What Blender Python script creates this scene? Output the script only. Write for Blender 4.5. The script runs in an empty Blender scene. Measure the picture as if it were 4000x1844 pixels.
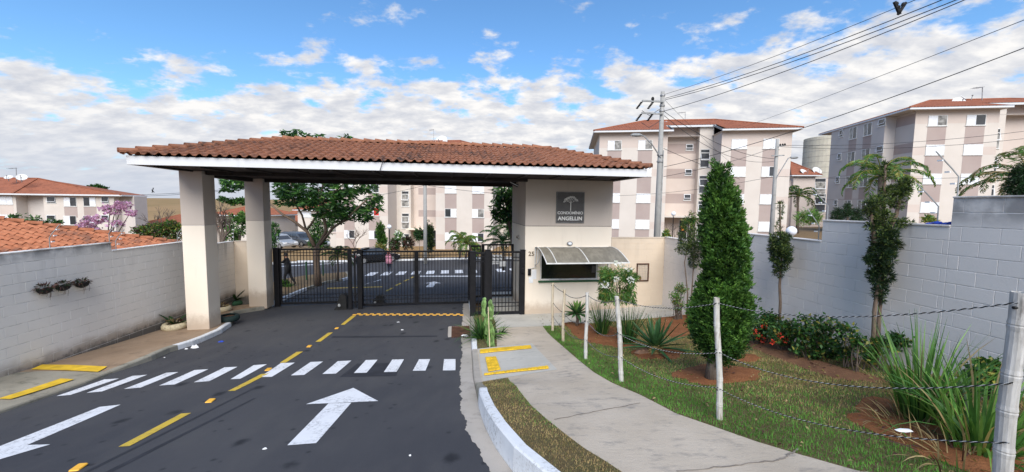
import bpy, bmesh, math, random
import numpy as np
from mathutils import Vector, Matrix

SC = bpy.context.scene
COL = SC.collection
RNG = random.Random(7)
NR = np.random.default_rng(11)

# ------------------------------------------------------------------ camera
PITCH, ROLL, FOC = 0.078, 0.012, 1529.0          # focal length for a 4000 px wide picture
cam_data = bpy.data.cameras.new("camera")
cam_data.sensor_width = 36.0
cam_data.lens = FOC / 4000.0 * 36.0
cam_data.clip_start, cam_data.clip_end = 0.05, 6000.0
cam = bpy.data.objects.new("camera", cam_data)
COL.objects.link(cam)
_R = Vector((1, 0, 0)); _F = Vector((0, math.cos(PITCH), -math.sin(PITCH))); _U = _R.cross(_F)
_R2 = _R * math.cos(ROLL) + _U * math.sin(ROLL)
_U2 = _U * math.cos(ROLL) - _R * math.sin(ROLL)
cam.matrix_world = Matrix((( _R2.x, _U2.x, -_F.x, 0), (_R2.y, _U2.y, -_F.y, 0), (_R2.z, _U2.z, -_F.z, 0), (0, 0, 0, 1)))
SC.camera = cam

# ------------------------------------------------------------------ light
SUN_EL, SUN_AZ = 42.0, 178.0                      # azimuth measured clockwise from +Y (the view direction)
SUN_STRENGTH, SUN_ANGLE = 2.5, 50.0
SKY_STRENGTH = 0.092
world = bpy.data.worlds.new("World")
SC.world = world
world.use_nodes = True
nt = world.node_tree; nd = nt.nodes; lk = nt.links
for n in list(nd): nd.remove(n)
def N(t, **kw):
    n = nd.new(t)
    for k, v in kw.items(): setattr(n, k, v)
    return n
def wmath(op, a, b=None, clamp=False):
    n = N('ShaderNodeMath', operation=op); n.use_clamp = clamp
    for i, q in enumerate((a, b)):
        if q is None: continue
        if isinstance(q, (int, float)): n.inputs[i].default_value = q
        else: lk.new(q, n.inputs[i])
    return n.outputs[0]
def wramp(src, stops):
    r = N('ShaderNodeValToRGB'); e = r.color_ramp.elements
    while len(e) < len(stops): e.new(0.5)
    for el, (p, c) in zip(e, stops): el.position = p; el.color = (*c, 1) if len(c) == 3 else c
    lk.new(src, r.inputs[0]); return r.outputs[0]
sky = N('ShaderNodeTexSky', sky_type='NISHITA', sun_disc=False)
sky.sun_elevation = math.radians(SUN_EL); sky.sun_rotation = math.radians(SUN_AZ)
sky.air_density, sky.dust_density, sky.ozone_density, sky.altitude = 1.0, 0.6, 3.0, 600.0
tc = N('ShaderNodeTexCoord'); sep = N('ShaderNodeSeparateXYZ')
lk.new(tc.outputs['Generated'], sep.inputs[0])
dx, dy, dz = sep.outputs
zc = wmath('MAXIMUM', wmath('ADD', dz, 0.27), 0.05)
comb = N('ShaderNodeCombineXYZ')
lk.new(wmath('DIVIDE', dx, zc), comb.inputs[0]); lk.new(wmath('DIVIDE', dy, zc), comb.inputs[1])
def wnoise(scale, detail, rough, off=(0, 0, 0), dist=0.0, stretch=(1, 1, 1)):
    m = N('ShaderNodeMapping'); m.inputs['Location'].default_value = off; m.inputs['Scale'].default_value = stretch
    lk.new(comb.outputs[0], m.inputs['Vector'])
    n = N('ShaderNodeTexNoise'); n.inputs['Scale'].default_value = scale; n.inputs['Detail'].default_value = detail
    n.inputs['Roughness'].default_value = rough; n.inputs['Distortion'].default_value = dist
    lk.new(m.outputs[0], n.inputs['Vector']); return n.outputs['Fac']
big = wnoise(1.3, 2.0, 0.5, (3.1, 1.7, 0))
mid = wnoise(5.4, 9.0, 0.60, (0.7, 2.9, 0), 0.10, (0.95, 1.15, 1))
# cloud cover: thick in the lower sky, broken higher up, more of it to the right of the view
cover = wmath('ADD', wmath('MULTIPLY', big, 0.30), wmath('MULTIPLY', mid, 0.85))
low = N('ShaderNodeMapRange'); low.inputs[1].default_value = 0.19; low.inputs[2].default_value = 0.38
low.inputs[3].default_value = 0.205; low.inputs[4].default_value = -0.07
lk.new(wmath('SUBTRACT', dz, wmath('MULTIPLY', dx, 0.10)), low.inputs[0])
dens = wmath('ADD', cover, low.outputs[0])
fac = N('ShaderNodeMapRange', interpolation_type='SMOOTHSTEP'); fac.inputs[1].default_value = 0.575; fac.inputs[2].default_value = 0.72
lk.new(dens, fac.inputs[0])
# cloud brightness: white tops, soft grey undersides
shade = wnoise(6.4, 8.0, 0.60, (0.73, 2.99, 0.0), 0.10, (0.95, 1.4, 1))
cl = wramp(shade, [(0.34, (3.65, 3.8, 4.2)), (0.48, (4.5, 4.55, 4.75)), (0.62, (5.7, 5.6, 5.5))])
tint = N('ShaderNodeMixRGB', blend_type='MULTIPLY'); tint.inputs[0].default_value = 1.0
lk.new(sky.outputs[0], tint.inputs[1]); tint.inputs[2].default_value = (0.80, 1.10, 1.24, 1)
mixc = N('ShaderNodeMixRGB'); lk.new(fac.outputs[0], mixc.inputs[0]); lk.new(tint.outputs[0], mixc.inputs[1]); lk.new(cl, mixc.inputs[2])
# pale horizon band
hz = N('ShaderNodeMapRange', interpolation_type='SMOOTHSTEP'); hz.inputs[1].default_value = 0.20; hz.inputs[2].default_value = -0.02
hz.inputs[3].default_value = 0.0; hz.inputs[4].default_value = 0.9
lk.new(dz, hz.inputs[0])
mixh = N('ShaderNodeMixRGB'); lk.new(hz.outputs[0], mixh.inputs[0]); lk.new(mixc.outputs[0], mixh.inputs[1]); mixh.inputs[2].default_value = (3.45, 3.75, 4.35, 1)
bg = N('ShaderNodeBackground'); bg.inputs[1].default_value = SKY_STRENGTH
lk.new(mixh.outputs[0], bg.inputs[0])
wo = N('ShaderNodeOutputWorld'); lk.new(bg.outputs[0], wo.inputs[0])

sun_data = bpy.data.lights.new("sun", 'SUN')
sun_data.energy = SUN_STRENGTH; sun_data.angle = math.radians(SUN_ANGLE); sun_data.color = (1.0, 0.93, 0.84)
sun = bpy.data.objects.new("sun", sun_data); COL.objects.link(sun)
_az, _el = math.radians(SUN_AZ), math.radians(SUN_EL)
_sd = Vector((math.sin(_az) * math.cos(_el), math.cos(_az) * math.cos(_el), math.sin(_el)))
sun.rotation_euler = _sd.to_track_quat('Z', 'Y').to_euler()
SC.view_settings.view_transform = 'Standard'
SC.view_settings.look = 'None'
SC.view_settings.gamma = 1.0
SC.view_settings.use_curve_mapping = False
SC.view_settings.exposure = 0.94
SC.cycles.max_bounces = 6
SC.cycles.transparent_max_bounces = 8

# ------------------------------------------------------------------ frames and surveying helpers
class Frame:
    """A plan frame: u along a facade, v behind it, heights absolute."""
    def __init__(s, x, y, yaw): s.x, s.y, s.yaw = x, y, yaw; s.c, s.s = math.cos(yaw), math.sin(yaw)
    def world(s, p): return Vector((s.x + p[0] * s.c - p[1] * s.s, s.y + p[0] * s.s + p[1] * s.c, p[2]))
    def local(s, p): a, b = p[0] - s.x, p[1] - s.y; return Vector((a * s.c + b * s.s, -a * s.s + b * s.c, p[2]))
    def hit(s, px, py, v):
        """point where the sight line through photo pixel (px,py) meets the vertical plane v of this frame"""
        d = sight(px, py); o = s.local((0, 0, 0)); e = s.local((d.x, d.y, 0)) - s.local((0, 0, 0))
        t = (v - o.y) / e.y
        return Vector((o.x + t * e.x, v, t * d.z))
W0 = Frame(0, 0, 0)
G = Frame(0.427, 12.6, 0.149)                    # gatehouse: origin at the left front corner of the guard room
def sight(px, py):
    a, b = px - 2000.0, py - 922.0
    u = a * math.cos(ROLL) + b * math.sin(ROLL); v = -a * math.sin(ROLL) + b * math.cos(ROLL)
    return (_R * (u / FOC) - _U * (v / FOC) + _F)
def at(px, py, depth):
    d = sight(px, py); return d * (depth / d.y)
def curve(xs, ys):
    xs = np.array(xs, float); ys = np.array(ys, float); h = np.diff(xs); dl = np.diff(ys) / h
    m = np.zeros(len(xs)); m[0], m[-1] = dl[0], dl[-1]
    for i in range(1, len(xs) - 1):
        m[i] = 0 if dl[i - 1] * dl[i] <= 0 else 2 * dl[i - 1] * dl[i] / (dl[i - 1] + dl[i])
    def f(x):
        x = np.clip(np.asarray(x, float), xs[0], xs[-1]); k = np.clip(np.searchsorted(xs, x) - 1, 0, len(xs) - 2)
        t = (x - xs[k]) / h[k]
        return ((1 + 2 * t) * (1 - t) ** 2 * ys[k] + t * (1 - t) ** 2 * h[k] * m[k] + t * t * (3 - 2 * t) * ys[k + 1] + t * t * (t - 1) * h[k] * m[k + 1])
    return f
_road = curve([-30, -16, -12.4, -8.3, -4.5, -2.5, 0, 2.4, 6, 14, 22, 30, 45, 120], [-0.3, -1.82, -2.27, -2.79, -3.29, -3.47, -3.64, -3.76, -3.98, -4.64, -5.03, -5.3, -5.5, -8.0])
_walk = curve([-30, -14, -12, -8.3, -6.7, -5, -3.2, -2.5, 0, 4], [-0.4, -1.95, -2.1, -2.5, -2.77, -3.03, -3.28, -3.36, -3.55, -3.60])
def R(u, v):
    u = np.asarray(u, float); v = np.asarray(v, float)
    w = np.clip((v - 4) / 18.0, 0, 1); w = w * w * (3 - 2 * w)
    return _road(v) + 0.016 * np.clip(u + 2.4, -9, 4) + w * (0.08 * np.clip(u - 4, 0, 34) - 0.08 * np.clip(-u - 16, 0, 45))
def S(u, v):
    u = np.asarray(u, float); return _walk(v) + 0.05 * np.clip(u - 1.0, 0, 8)
def Lf(u, v): return R(u, v) + 0.13
def gnd(px, py, surf=R):
    d = sight(px, py); lo, hi = 0.8, 150.0
    def f(t):
        p = d * t; q = G.local(p); return p.z - float(surf(q.x, q.y))
    ts = np.geomspace(lo, hi, 240); a = ts[0]
    for b in ts[1:]:
        if f(b) < 0:
            for _ in range(40):
                m = (a + b) / 2
                if f(m) < 0: b = m
                else: a = m
            return G.local(d * a)
        a = b
    return G.local(d * hi)
def zz(ox, oy, k): return lambda x, y: (ox + x / k, oy + y / k)

# ------------------------------------------------------------------ mesh builder
ORG = {}; FRM = {}
class MB:
    def __init__(s): s.v = []; s.f = []; s.m = []
    def add(s, vs, fs, mi=0):
        o = len(s.v); s.v.extend([tuple(x) for x in vs]); s.f.extend([tuple(i + o for i in f) for f in fs]); s.m.extend([mi] * len(fs)); return s
    def box(s, x0, x1, y0, y1, z0, z1, mi=0, bev=0.0):
        if x0 > x1: x0, x1 = x1, x0
        if y0 > y1: y0, y1 = y1, y0
        if z0 > z1: z0, z1 = z1, z0
        if bev <= 0:
            vs = [(x, y, z) for z in (z0, z1) for x, y in ((x0, y0), (x1, y0), (x1, y1), (x0, y1))]
            return s.add(vs, [(3, 2, 1, 0), (4, 5, 6, 7), (0, 1, 5, 4), (1, 2, 6, 5), (2, 3, 7, 6), (3, 0, 4, 7)], mi)
        b = min(bev, (x1 - x0) / 2.1, (y1 - y0) / 2.1, (z1 - z0) / 2.1)
        def ring(i, z): return [(x0 + i + b, y0 + i, z), (x1 - i - b, y0 + i, z), (x1 - i, y0 + i + b, z), (x1 - i, y1 - i - b, z), (x1 - i - b, y1 - i, z), (x0 + i + b, y1 - i, z), (x0 + i, y1 - i - b, z), (x0 + i, y0 + i + b, z)]
        vs = ring(b * .7, z0) + ring(0, z0 + b) + ring(0, z1 - b) + ring(b * .7, z1)
        fs = [tuple(range(7, -1, -1)), tuple(range(24, 32))]
        for r in range(3):
            for i in range(8):
                j = (i + 1) % 8; fs.append((r * 8 + i, r * 8 + j, r * 8 + 8 + j, r * 8 + 8 + i))
        return s.add(vs, fs, mi)
    def bar(s, p, q, w, h=None, mi=0):
        """square bar from p to q"""
        h = w if h is None else h; p, q = Vector(p), Vector(q); d = (q - p).normalized()
        up = Vector((0, 0, 1)) if abs(d.z) < .95 else Vector((0, 1, 0)); a = d.cross(up).normalized() * (w / 2); b = a.normalized().cross(d).normalized() * (h / 2)
        vs = [p - a - b, p + a - b, p + a + b, p - a + b, q - a - b, q + a - b, q + a + b, q - a + b]
        return s.add(vs, [(3, 2, 1, 0), (4, 5, 6, 7), (0, 1, 5, 4), (1, 2, 6, 5), (2, 3, 7, 6), (3, 0, 4, 7)], mi)
    def tube(s, pts, rad, n=8, mi=0, cap=True):
        pts = [Vector(p) for p in pts]; k = len(pts); rad = [rad] * k if isinstance(rad, (int, float)) else list(rad)
        o = len(s.v); prev = None; fs = []
        for i, p in enumerate(pts):
            d = (pts[min(i + 1, k - 1)] - pts[max(i - 1, 0)])
            d = d.normalized() if d.length > 1e-9 else Vector((0, 0, 1))
            a = prev - d * prev.dot(d) if prev is not None else (Vector((1, 0, 0)) if abs(d.x) < .8 else Vector((0, 1, 0)))
            if prev is None: a = a - d * a.dot(d)
            a.normalize(); prev = a; b = d.cross(a)
            for j in range(n):
                t = 2 * math.pi * j / n; s.v.append(tuple(p + (a * math.cos(t) + b * math.sin(t)) * rad[i]))
        for i in range(k - 1):
            for j in range(n):
                j2 = (j + 1) % n; fs.append((o + i * n + j, o + i * n + j2, o + (i + 1) * n + j2, o + (i + 1) * n + j))
        if cap: fs.append(tuple(o + j for j in range(n - 1, -1, -1))); fs.append(tuple(o + (k - 1) * n + j for j in range(n)))
        s.f.extend(fs); s.m.extend([mi] * len(fs)); return s
    def lathe(s, cx, cy, prof, n=16, mi=0):
        o = len(s.v); k = len(prof)
        for r, z in prof:
            for j in range(n):
                t = 2 * math.pi * j / n; s.v.append((cx + r * math.cos(t), cy + r * math.sin(t), z))
        fs = [(o + i * n + j, o + i * n + (j + 1) % n, o + (i + 1) * n + (j + 1) % n, o + (i + 1) * n + j) for i in range(k - 1) for j in range(n)]
        s.f.extend(fs); s.m.extend([mi] * len(fs)); return s
    def ball(s, c, rx, ry=None, rz=None, n=12, mi=0):
        ry = rx if ry is None else ry; rz = rx if rz is None else rz; k = max(5, n // 2 + 1); o = len(s.v)
        for i in range(k):
            ph = math.pi * i / (k - 1) - math.pi / 2
            for j in range(n):
                t = 2 * math.pi * j / n; s.v.append((c[0] + rx * math.cos(ph) * math.cos(t), c[1] + ry * math.cos(ph) * math.sin(t), c[2] + rz * math.sin(ph)))
        fs = [(o + i * n + j, o + i * n + (j + 1) % n, o + (i + 1) * n + (j + 1) % n, o + (i + 1) * n + j) for i in range(k - 1) for j in range(n)]
        s.f.extend(fs); s.m.extend([mi] * len(fs)); return s
    def prism(s, poly, axis, a, b, mi=0):
        """extrude a 2-D polygon: axis 'y' -> points are (x,z); 'z' -> (x,y); 'x' -> (y,z)"""
        def P(p, t): return {'y': (p[0], t, p[1]), 'z': (p[0], p[1], t), 'x': (t, p[0], p[1])}[axis]
        n = len(poly); vs = [P(p, a) for p in poly] + [P(p, b) for p in poly]
        fs = [tuple(range(n)), tuple(range(2 * n - 1, n - 1, -1))] + [(i, (i + 1) % n, n + (i + 1) % n, n + i) for i in range(n)]
        return s.add(vs, fs, mi)
    def mesh(s, name, mats, smooth=False, org=(0, 0, 0), recalc=True):
        me = bpy.data.meshes.new(name)
        vs = np.array(s.v, float).reshape(-1, 3) - np.array(org, float)
        me.from_pydata(vs.tolist(), [], s.f)
        for m in (mats if isinstance(mats, (list, tuple)) else [mats]): me.materials.append(m)
        if len(me.materials) > 1: me.polygons.foreach_set('material_index', np.array(s.m, dtype=np.int32))
        if recalc and len(s.f) < 20000:
            b = bmesh.new(); b.from_mesh(me); bmesh.ops.recalc_face_normals(b, faces=b.faces); b.to_mesh(me); b.free()
        if smooth: me.polygons.foreach_set('use_smooth', np.ones(len(me.polygons), dtype=bool))
        me.update(); return me
    def part(s, name, mats, parent, smooth=False, label=None, kind=None, recalc=True):
        o = put(name, s.mesh(name, mats, smooth, ORG[parent.name], recalc), parent, ORG[parent.name])
        if label: o['label'] = label
        if kind: o['kind'] = kind
        return o
    def top(s, name, mats, frame=W0, pos=(0, 0, 0), label=None, cat=None, group=None, kind=None, smooth=False, recalc=True):
        o = put(name, s.mesh(name, mats, smooth, pos, recalc), None, pos, frame); tag(o, label, cat, group, kind); return o
def put(name, mesh, parent=None, pos=(0, 0, 0), frame=None, rot=None, scale=None):
    o = bpy.data.objects.new(name, mesh); COL.objects.link(o); pos = Vector(pos)
    if parent is not None:
        o.parent = parent; o.location = pos - ORG[parent.name]; frame = FRM[parent.name]
        if rot is not None: o.rotation_euler = rot
    else:
        frame = frame or Frame(0, 0, 0); o.location = frame.world(pos); o.rotation_euler = (0, 0, frame.yaw) if rot is None else rot
    if scale is not None: o.scale = scale
    ORG[o.name] = pos; FRM[o.name] = frame
    return o
def tag(o, label=None, cat=None, group=None, kind=None):
    if label: o['label'] = label
    if cat: o['category'] = cat
    if group: o['group'] = group
    if kind: o['kind'] = kind
    return o
def thing(name, label, cat, frame=W0, pos=(0, 0, 0), group=None, rot=None):
    return tag(put(name, None, None, pos, frame, rot), label, cat, group)
def copy_thing(src, pos, frame=W0, rotz=0.0, label=None, group=None, scale=None):
    def dup(o, parent):
        c = o.copy(); COL.objects.link(c); ORG[c.name] = ORG[o.name]; FRM[c.name] = FRM[o.name]
        if parent is not None: c.parent = parent
        for ch in [x for x in bpy.data.objects if x.parent == o]: dup(ch, c)
        return c
    c = dup(src, None); c.location = frame.world(pos); c.rotation_euler = (0, 0, frame.yaw + rotz)
    if scale: c.scale = (scale,) * 3
    if label: c['label'] = label
    if group: c['group'] = group
    return c
def fast_mesh(name, verts, faces4, mats, midx=None, smooth=False):
    """quads from numpy arrays"""
    me = bpy.data.meshes.new(name); nv, nf = len(verts), len(faces4); k = faces4.shape[1]
    me.vertices.add(nv); me.vertices.foreach_set('co', np.asarray(verts, np.float32).ravel())
    me.loops.add(nf * k); me.loops.foreach_set('vertex_index', np.asarray(faces4, np.int32).ravel())
    me.polygons.add(nf); me.polygons.foreach_set('loop_start', np.arange(0, nf * k, k, dtype=np.int32))
    me.polygons.foreach_set('loop_total', np.full(nf, k, np.int32))
    for m in (mats if isinstance(mats, (list, tuple)) else [mats]): me.materials.append(m)
    if midx is not None: me.polygons.foreach_set('material_index', np.asarray(midx, np.int32))
    if smooth: me.polygons.foreach_set('use_smooth', np.ones(nf, bool))
    me.update(calc_edges=True); me.validate(); return me

# ------------------------------------------------------------------ materials
class Mt:
    def __init__(s, name, rough=0.8, metal=0.0, spec=0.4):
        s.m = bpy.data.materials.new(name); s.m.use_nodes = True; s.t = s.m.node_tree; s.n = s.t.nodes; s.l = s.t.links
        s.b = s.n['Principled BSDF']; s.b.inputs['Roughness'].default_value = rough; s.b.inputs['Metallic'].default_value = metal
        s.b.inputs['Specular IOR Level'].default_value = spec
        s.geo = s.n.new('ShaderNodeNewGeometry'); s.pos = s.geo.outputs['Position']
    def obj_pos(s, ob=None):
        t = s.n.new('ShaderNodeTexCoord'); t.object = ob; return t.outputs['Object']
    def noise(s, scale, detail=3, rough=0.55, vec=None, stretch=None, dist=0.0):
        vec = vec or s.pos
        if stretch:
            m = s.n.new('ShaderNodeMapping'); m.inputs['Scale'].default_value = stretch; s.l.new(vec, m.inputs['Vector']); vec = m.outputs[0]
        n = s.n.new('ShaderNodeTexNoise'); n.inputs['Scale'].default_value = scale; n.inputs['Detail'].default_value = detail; n.inputs['Roughness'].default_value = rough
        n.inputs['Distortion'].default_value = dist
        s.l.new(vec, n.inputs['Vector']); return n.outputs['Fac']
    def vor(s, scale, out='Distance', feature='F1', vec=None, stretch=None):
        vec = vec or s.pos
        if stretch:
            m = s.n.new('ShaderNodeMapping'); m.inputs['Scale'].default_value = stretch; s.l.new(vec, m.inputs['Vector']); vec = m.outputs[0]
        n = s.n.new('ShaderNodeTexVoronoi'); n.feature = feature; n.inputs['Scale'].default_value = scale
        s.l.new(vec, n.inputs['Vector']); return n.outputs[out]
    def rng(s, src, a, b, c=0.0, d=1.0, smooth=True):
        r = s.n.new('ShaderNodeMapRange'); r.interpolation_type = 'SMOOTHSTEP' if smooth else 'LINEAR'
        for i, q in enumerate((a, b, c, d)): r.inputs[i + 1].default_value = q
        s.l.new(src, r.inputs[0]); return r.outputs[0]
    def math(s, op, a, b=0.0):
        n = s.n.new('ShaderNodeMath'); n.operation = op
        for i, q in enumerate((a, b)):
            if isinstance(q, (int, float)): n.inputs[i].default_value = q
            else: s.l.new(q, n.inputs[i])
        return n.outputs[0]
    def mix(s, f, a, b, mode='MIX'):
        n = s.n.new('ShaderNodeMixRGB'); n.blend_type = mode
        for i, q in enumerate((f, a, b)):
            if isinstance(q, (int, float)): n.inputs[i].default_value = q
            elif isinstance(q, tuple): n.inputs[i].default_value = (*q[:3], 1)
            else: s.l.new(q, n.inputs[i])
        return n.outputs[0]
    def xyz(s, vec):
        n = s.n.new('ShaderNodeSeparateXYZ'); s.l.new(vec, n.inputs[0]); return n.outputs
    def rand(s): return s.n.new('ShaderNodeObjectInfo').outputs['Random']
    def base(s, c):
        if isinstance(c, tuple): s.b.inputs['Base Color'].default_value = (*c[:3], 1)
        else: s.l.new(c, s.b.inputs['Base Color'])
        return s
    def rough(s, c): s.l.new(c, s.b.inputs['Roughness']); return s
    def bump(s, h, strength=0.3, dist=0.01):
        n = s.n.new('ShaderNodeBump'); n.inputs['Strength'].default_value = strength; n.inputs['Distance'].default_value = dist
        s.l.new(h, n.inputs['Height']); s.l.new(n.outputs[0], s.b.inputs['Normal']); return s
def simple(name, col, rough=0.7, var=0.12, scale=6.0, metal=0.0, bump=0.0, bscale=60.0, spec=0.4, bdist=0.004):
    m = Mt(name, rough, metal, spec); d = tuple(c * (1 - var * 1.6) for c in col); e = tuple(min(1, c * (1 + var)) for c in col)
    m.base(m.mix(m.rng(m.noise(scale, 5), .32, .7), d, e))
    if bump: m.bump(m.noise(bscale, 4), bump, bdist)
    return m.m
def leafy(name, col, tr=0.25, var=0.35, scale=3.0, rough=0.5):
    m = Mt(name, rough, 0, 0.35); d = tuple(c * (1 - var) for c in col); e = tuple(c * (1 + var) for c in col)
    m.base(m.mix(m.rng(m.noise(scale, 4), .35, .65), d, e))
    t = m.n.new('ShaderNodeBsdfTranslucent'); t.inputs[0].default_value = (col[0] * 1.6, col[1] * 1.7, col[2] * .9, 1)
    x = m.n.new('ShaderNodeMixShader'); x.inputs[0].default_value = tr
    m.l.new(m.b.outputs[0], x.inputs[1]); m.l.new(t.outputs[0], x.inputs[2]); m.l.new(x.outputs[0], m.n['Material Output'].inputs[0])
    return m.m

def asphalt():
    m = Mt('asphalt', 0.86, 0, 0.35)
    c = m.mix(m.rng(m.noise(0.35, 4), .3, .7), (0.044, 0.045, 0.052), (0.062, 0.062, 0.067))
    c = m.mix(m.rng(m.noise(160, 2, .7), .55, .8), c, (0.11, 0.11, 0.115))
    # tyre-polished lanes, older and dustier towards the edges
    c = m.mix(m.rng(m.noise(2.2, 5, .6, stretch=(1.0, .35, 1)), .42, .70, 0, .40), c, (0.082, 0.080, 0.080))
    # dark drips and oil spots
    sp = m.math('MULTIPLY', m.rng(m.math('ADD', m.vor(1.5, stretch=(1, .75, 1)), m.math('MULTIPLY', m.noise(7, 3), .16)), .27, .14), m.rng(m.noise(.9, 2), .30, .44))
    c = m.mix(sp, c, (0.018, 0.019, 0.023))
    sp2 = m.math('MULTIPLY', m.rng(m.math('ADD', m.vor(3.7), m.math('MULTIPLY', m.noise(12, 2), .15)), .26, .13), m.rng(m.noise(.6, 2), .38, .50))
    c = m.mix(m.math('MULTIPLY', sp2, .8), c, (0.020, 0.021, 0.026))
    # pale scuffs
    c = m.mix(m.math('MULTIPLY', m.rng(m.noise(3.0, 6, .7), .66, .8), .35), c, (0.12, 0.12, 0.12))
    m.base(c); m.bump(m.math('ADD', m.noise(220, 2, .8), m.math('MULTIPLY', m.noise(12, 3), .6)), .5, .006)
    return m.m
def concrete(name, a, b, dirt, dirt_amt=.6, bump=.35, stretch=None):
    m = Mt(name, 0.9, 0, 0.25)
    c = m.mix(m.rng(m.noise(1.1, 6), .3, .7), a, b)
    c = m.mix(m.math('MULTIPLY', m.rng(m.noise(3.3, 7, .68, stretch=stretch or (1, 2.2, 1)), .50, .72), dirt_amt), c, dirt)
    c = m.mix(m.math('MULTIPLY', m.rng(m.noise(70, 3, .7), .55, .75), .35), c, tuple(x * .55 for x in a))
    m.base(c); m.bump(m.math('ADD', m.noise(90, 4, .7), m.noise(9, 4, .6, stretch=stretch or (1, 2.5, 1))), bump, .012)
    return m.m
def block_paint(name, ob, a, b, streak=0.75, top=None, warm=None, hstep=None):
    """painted concrete blocks: streaks run down from the coping, dirt splashed at the foot; ob's frame gives the height"""
    m = Mt(name, 0.85, 0, 0.3); p = m.obj_pos(ob); x, y, z = m.xyz(p)
    c = m.mix(m.rng(m.noise(.7, 4, vec=p), .3, .7), a, b)
    c = m.mix(m.math('MULTIPLY', m.rng(m.rand(), .2, .9), .05), c, tuple(q * .72 for q in a))
    st = m.noise(1.0, 6, .65, vec=p, stretch=(3.6, 1, .28))
    runs = m.math('MULTIPLY', m.rng(st, .46, .66), m.rng(m.noise(.9, 3, vec=p, stretch=(1, 1, .25)), .42, .60))
    if top is not None:
        runs = m.math('MULTIPLY', runs, m.rng(z, top - 1.3, top - .05))
        edge = m.math('MULTIPLY', m.rng(z, top - .28, top + .02), m.rng(m.noise(2.5, 5, vec=p), .32, .62))
        runs = m.math('MAXIMUM', runs, m.math('MULTIPLY', edge, .8))
    c = m.mix(m.math('MULTIPLY', runs, streak), c, (0.10, 0.10, 0.105))
    if warm is not None:
        c = m.mix(m.math('MULTIPLY', m.rng(m.math('ADD', z, m.math('MULTIPLY', m.noise(2.2, 5, vec=p), -.35)), warm + .18, warm - .12), .75), c, (0.30, 0.235, 0.17))
        c = m.mix(m.math('MULTIPLY', m.rng(m.math('ADD', z, m.math('MULTIPLY', m.noise(5.2, 6, .7, vec=p), -.55)), warm - .12, warm - .34), .85), c, (0.075, 0.075, 0.072))
    m.base(c); m.bump(m.math('ADD', m.noise(55, 4, .7), m.math('MULTIPLY', m.noise(9, 3), .5)), .35, .006)
    return m.m
def plaster(name, a, b, spots=.40, foot=None):
    m = Mt(name, 0.88, 0, 0.3)
    c = m.mix(m.rng(m.noise(.6, 5), .3, .7), a, b)
    c = m.mix(m.math('MULTIPLY', m.rng(m.noise(1.2, 6, .65, stretch=(2.6, 2.6, .35)), .55, .8), spots), c, tuple(q * .62 for q in a))
    if foot is not None:
        z = m.xyz(m.pos)[2]; c = m.mix(m.math('MULTIPLY', m.rng(m.math('ADD', z, m.math('MULTIPLY', m.noise(4, 6, .7), -.5)), foot + .05, foot - .35), .6), c, (0.33, 0.23, 0.15))
        c = m.mix(m.math('MULTIPLY', m.rng(m.noise(26, 6, .75), .60, .74), .25), c, tuple(q * .55 for q in a))
    m.base(c); m.bump(m.math('ADD', m.noise(130, 3, .7), m.math('MULTIPLY', m.noise(6, 3), .8)), .3, .005); return m.m
def terracotta(name, a, b, dark, cell=4.6, moss=.8):
    m = Mt(name, 0.82, 0, 0.3)
    c = m.mix(m.rng(m.noise(7, 5, .6), .3, .7), a, b)
    cellv = m.xyz(m.vor(cell, 'Color'))[0]
    c = m.mix(m.math('MULTIPLY', m.rng(cellv, .55, 1.0), .5), c, tuple(q * .62 for q in a))
    mo = m.math('MULTIPLY', m.rng(m.noise(.55, 4, .6), .46, .66), m.rng(m.noise(5.5, 5, .65), .40, .62))
    c = m.mix(m.math('MULTIPLY', mo, moss), c, dark)
    m.base(c); m.bump(m.noise(80, 4), .3, .004); return m.m
def soil(name, a, b):
    m = Mt(name, 0.95, 0, 0.2)
    c = m.mix(m.rng(m.noise(2.6, 6, .65), .3, .7), a, b)
    c = m.mix(m.math('MULTIPLY', m.rng(m.noise(38, 4, .7), .55, .72), .6), c, tuple(q * .45 for q in a))
    m.base(c); m.bump(m.math('ADD', m.noise(40, 5, .7), m.noise(9, 4)), .8, .03); return m.m
def lawn_ground():
    m = Mt('dry_lawn_ground', 0.95, 0, 0.15)
    c = m.mix(m.rng(m.noise(1.6, 5, .6), .34, .66), (0.21, 0.155, 0.082), (0.155, 0.145, 0.062))
    c = m.mix(m.rng(m.noise(26, 5, .75), .40, .68), c, (0.12, 0.085, 0.045))
    c = m.mix(m.math('MULTIPLY', m.rng(m.noise(60, 4, .8), .58, .72), .7), c, (0.34, 0.28, 0.17))
    m.base(c); m.bump(m.noise(70, 5, .8), 1.0, .03); return m.m
def bamboo(name, a, b, c2):
    m = Mt(name, 0.62, 0, 0.4)
    c = m.mix(m.rng(m.noise(9, 5, .6, stretch=(4, 4, .5)), .35, .65), a, b)
    c = m.mix(m.math('MULTIPLY', m.rng(m.noise(4, 5, .65, stretch=(3, 3, .8)), .52, .70), .8), c, c2)
    m.base(c); m.bump(m.noise(60, 3, stretch=(6, 6, .3)), .3, .003); return m.m
def bark(name, a, b):
    m = Mt(name, 0.9, 0, 0.2); n = m.noise(14, 5, .65, stretch=(3, 3, .6))
    m.base(m.mix(m.rng(n, .35, .65), a, b)); m.bump(n, .7, .02); return m.m
def glassy(name, col, rough=0.08, spec=0.8):
    m = Mt(name, rough, 0, spec); m.base(m.mix(m.rng(m.noise(.8, 2), .3, .7), col, tuple(c * 1.7 for c in col))); return m.m
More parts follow.
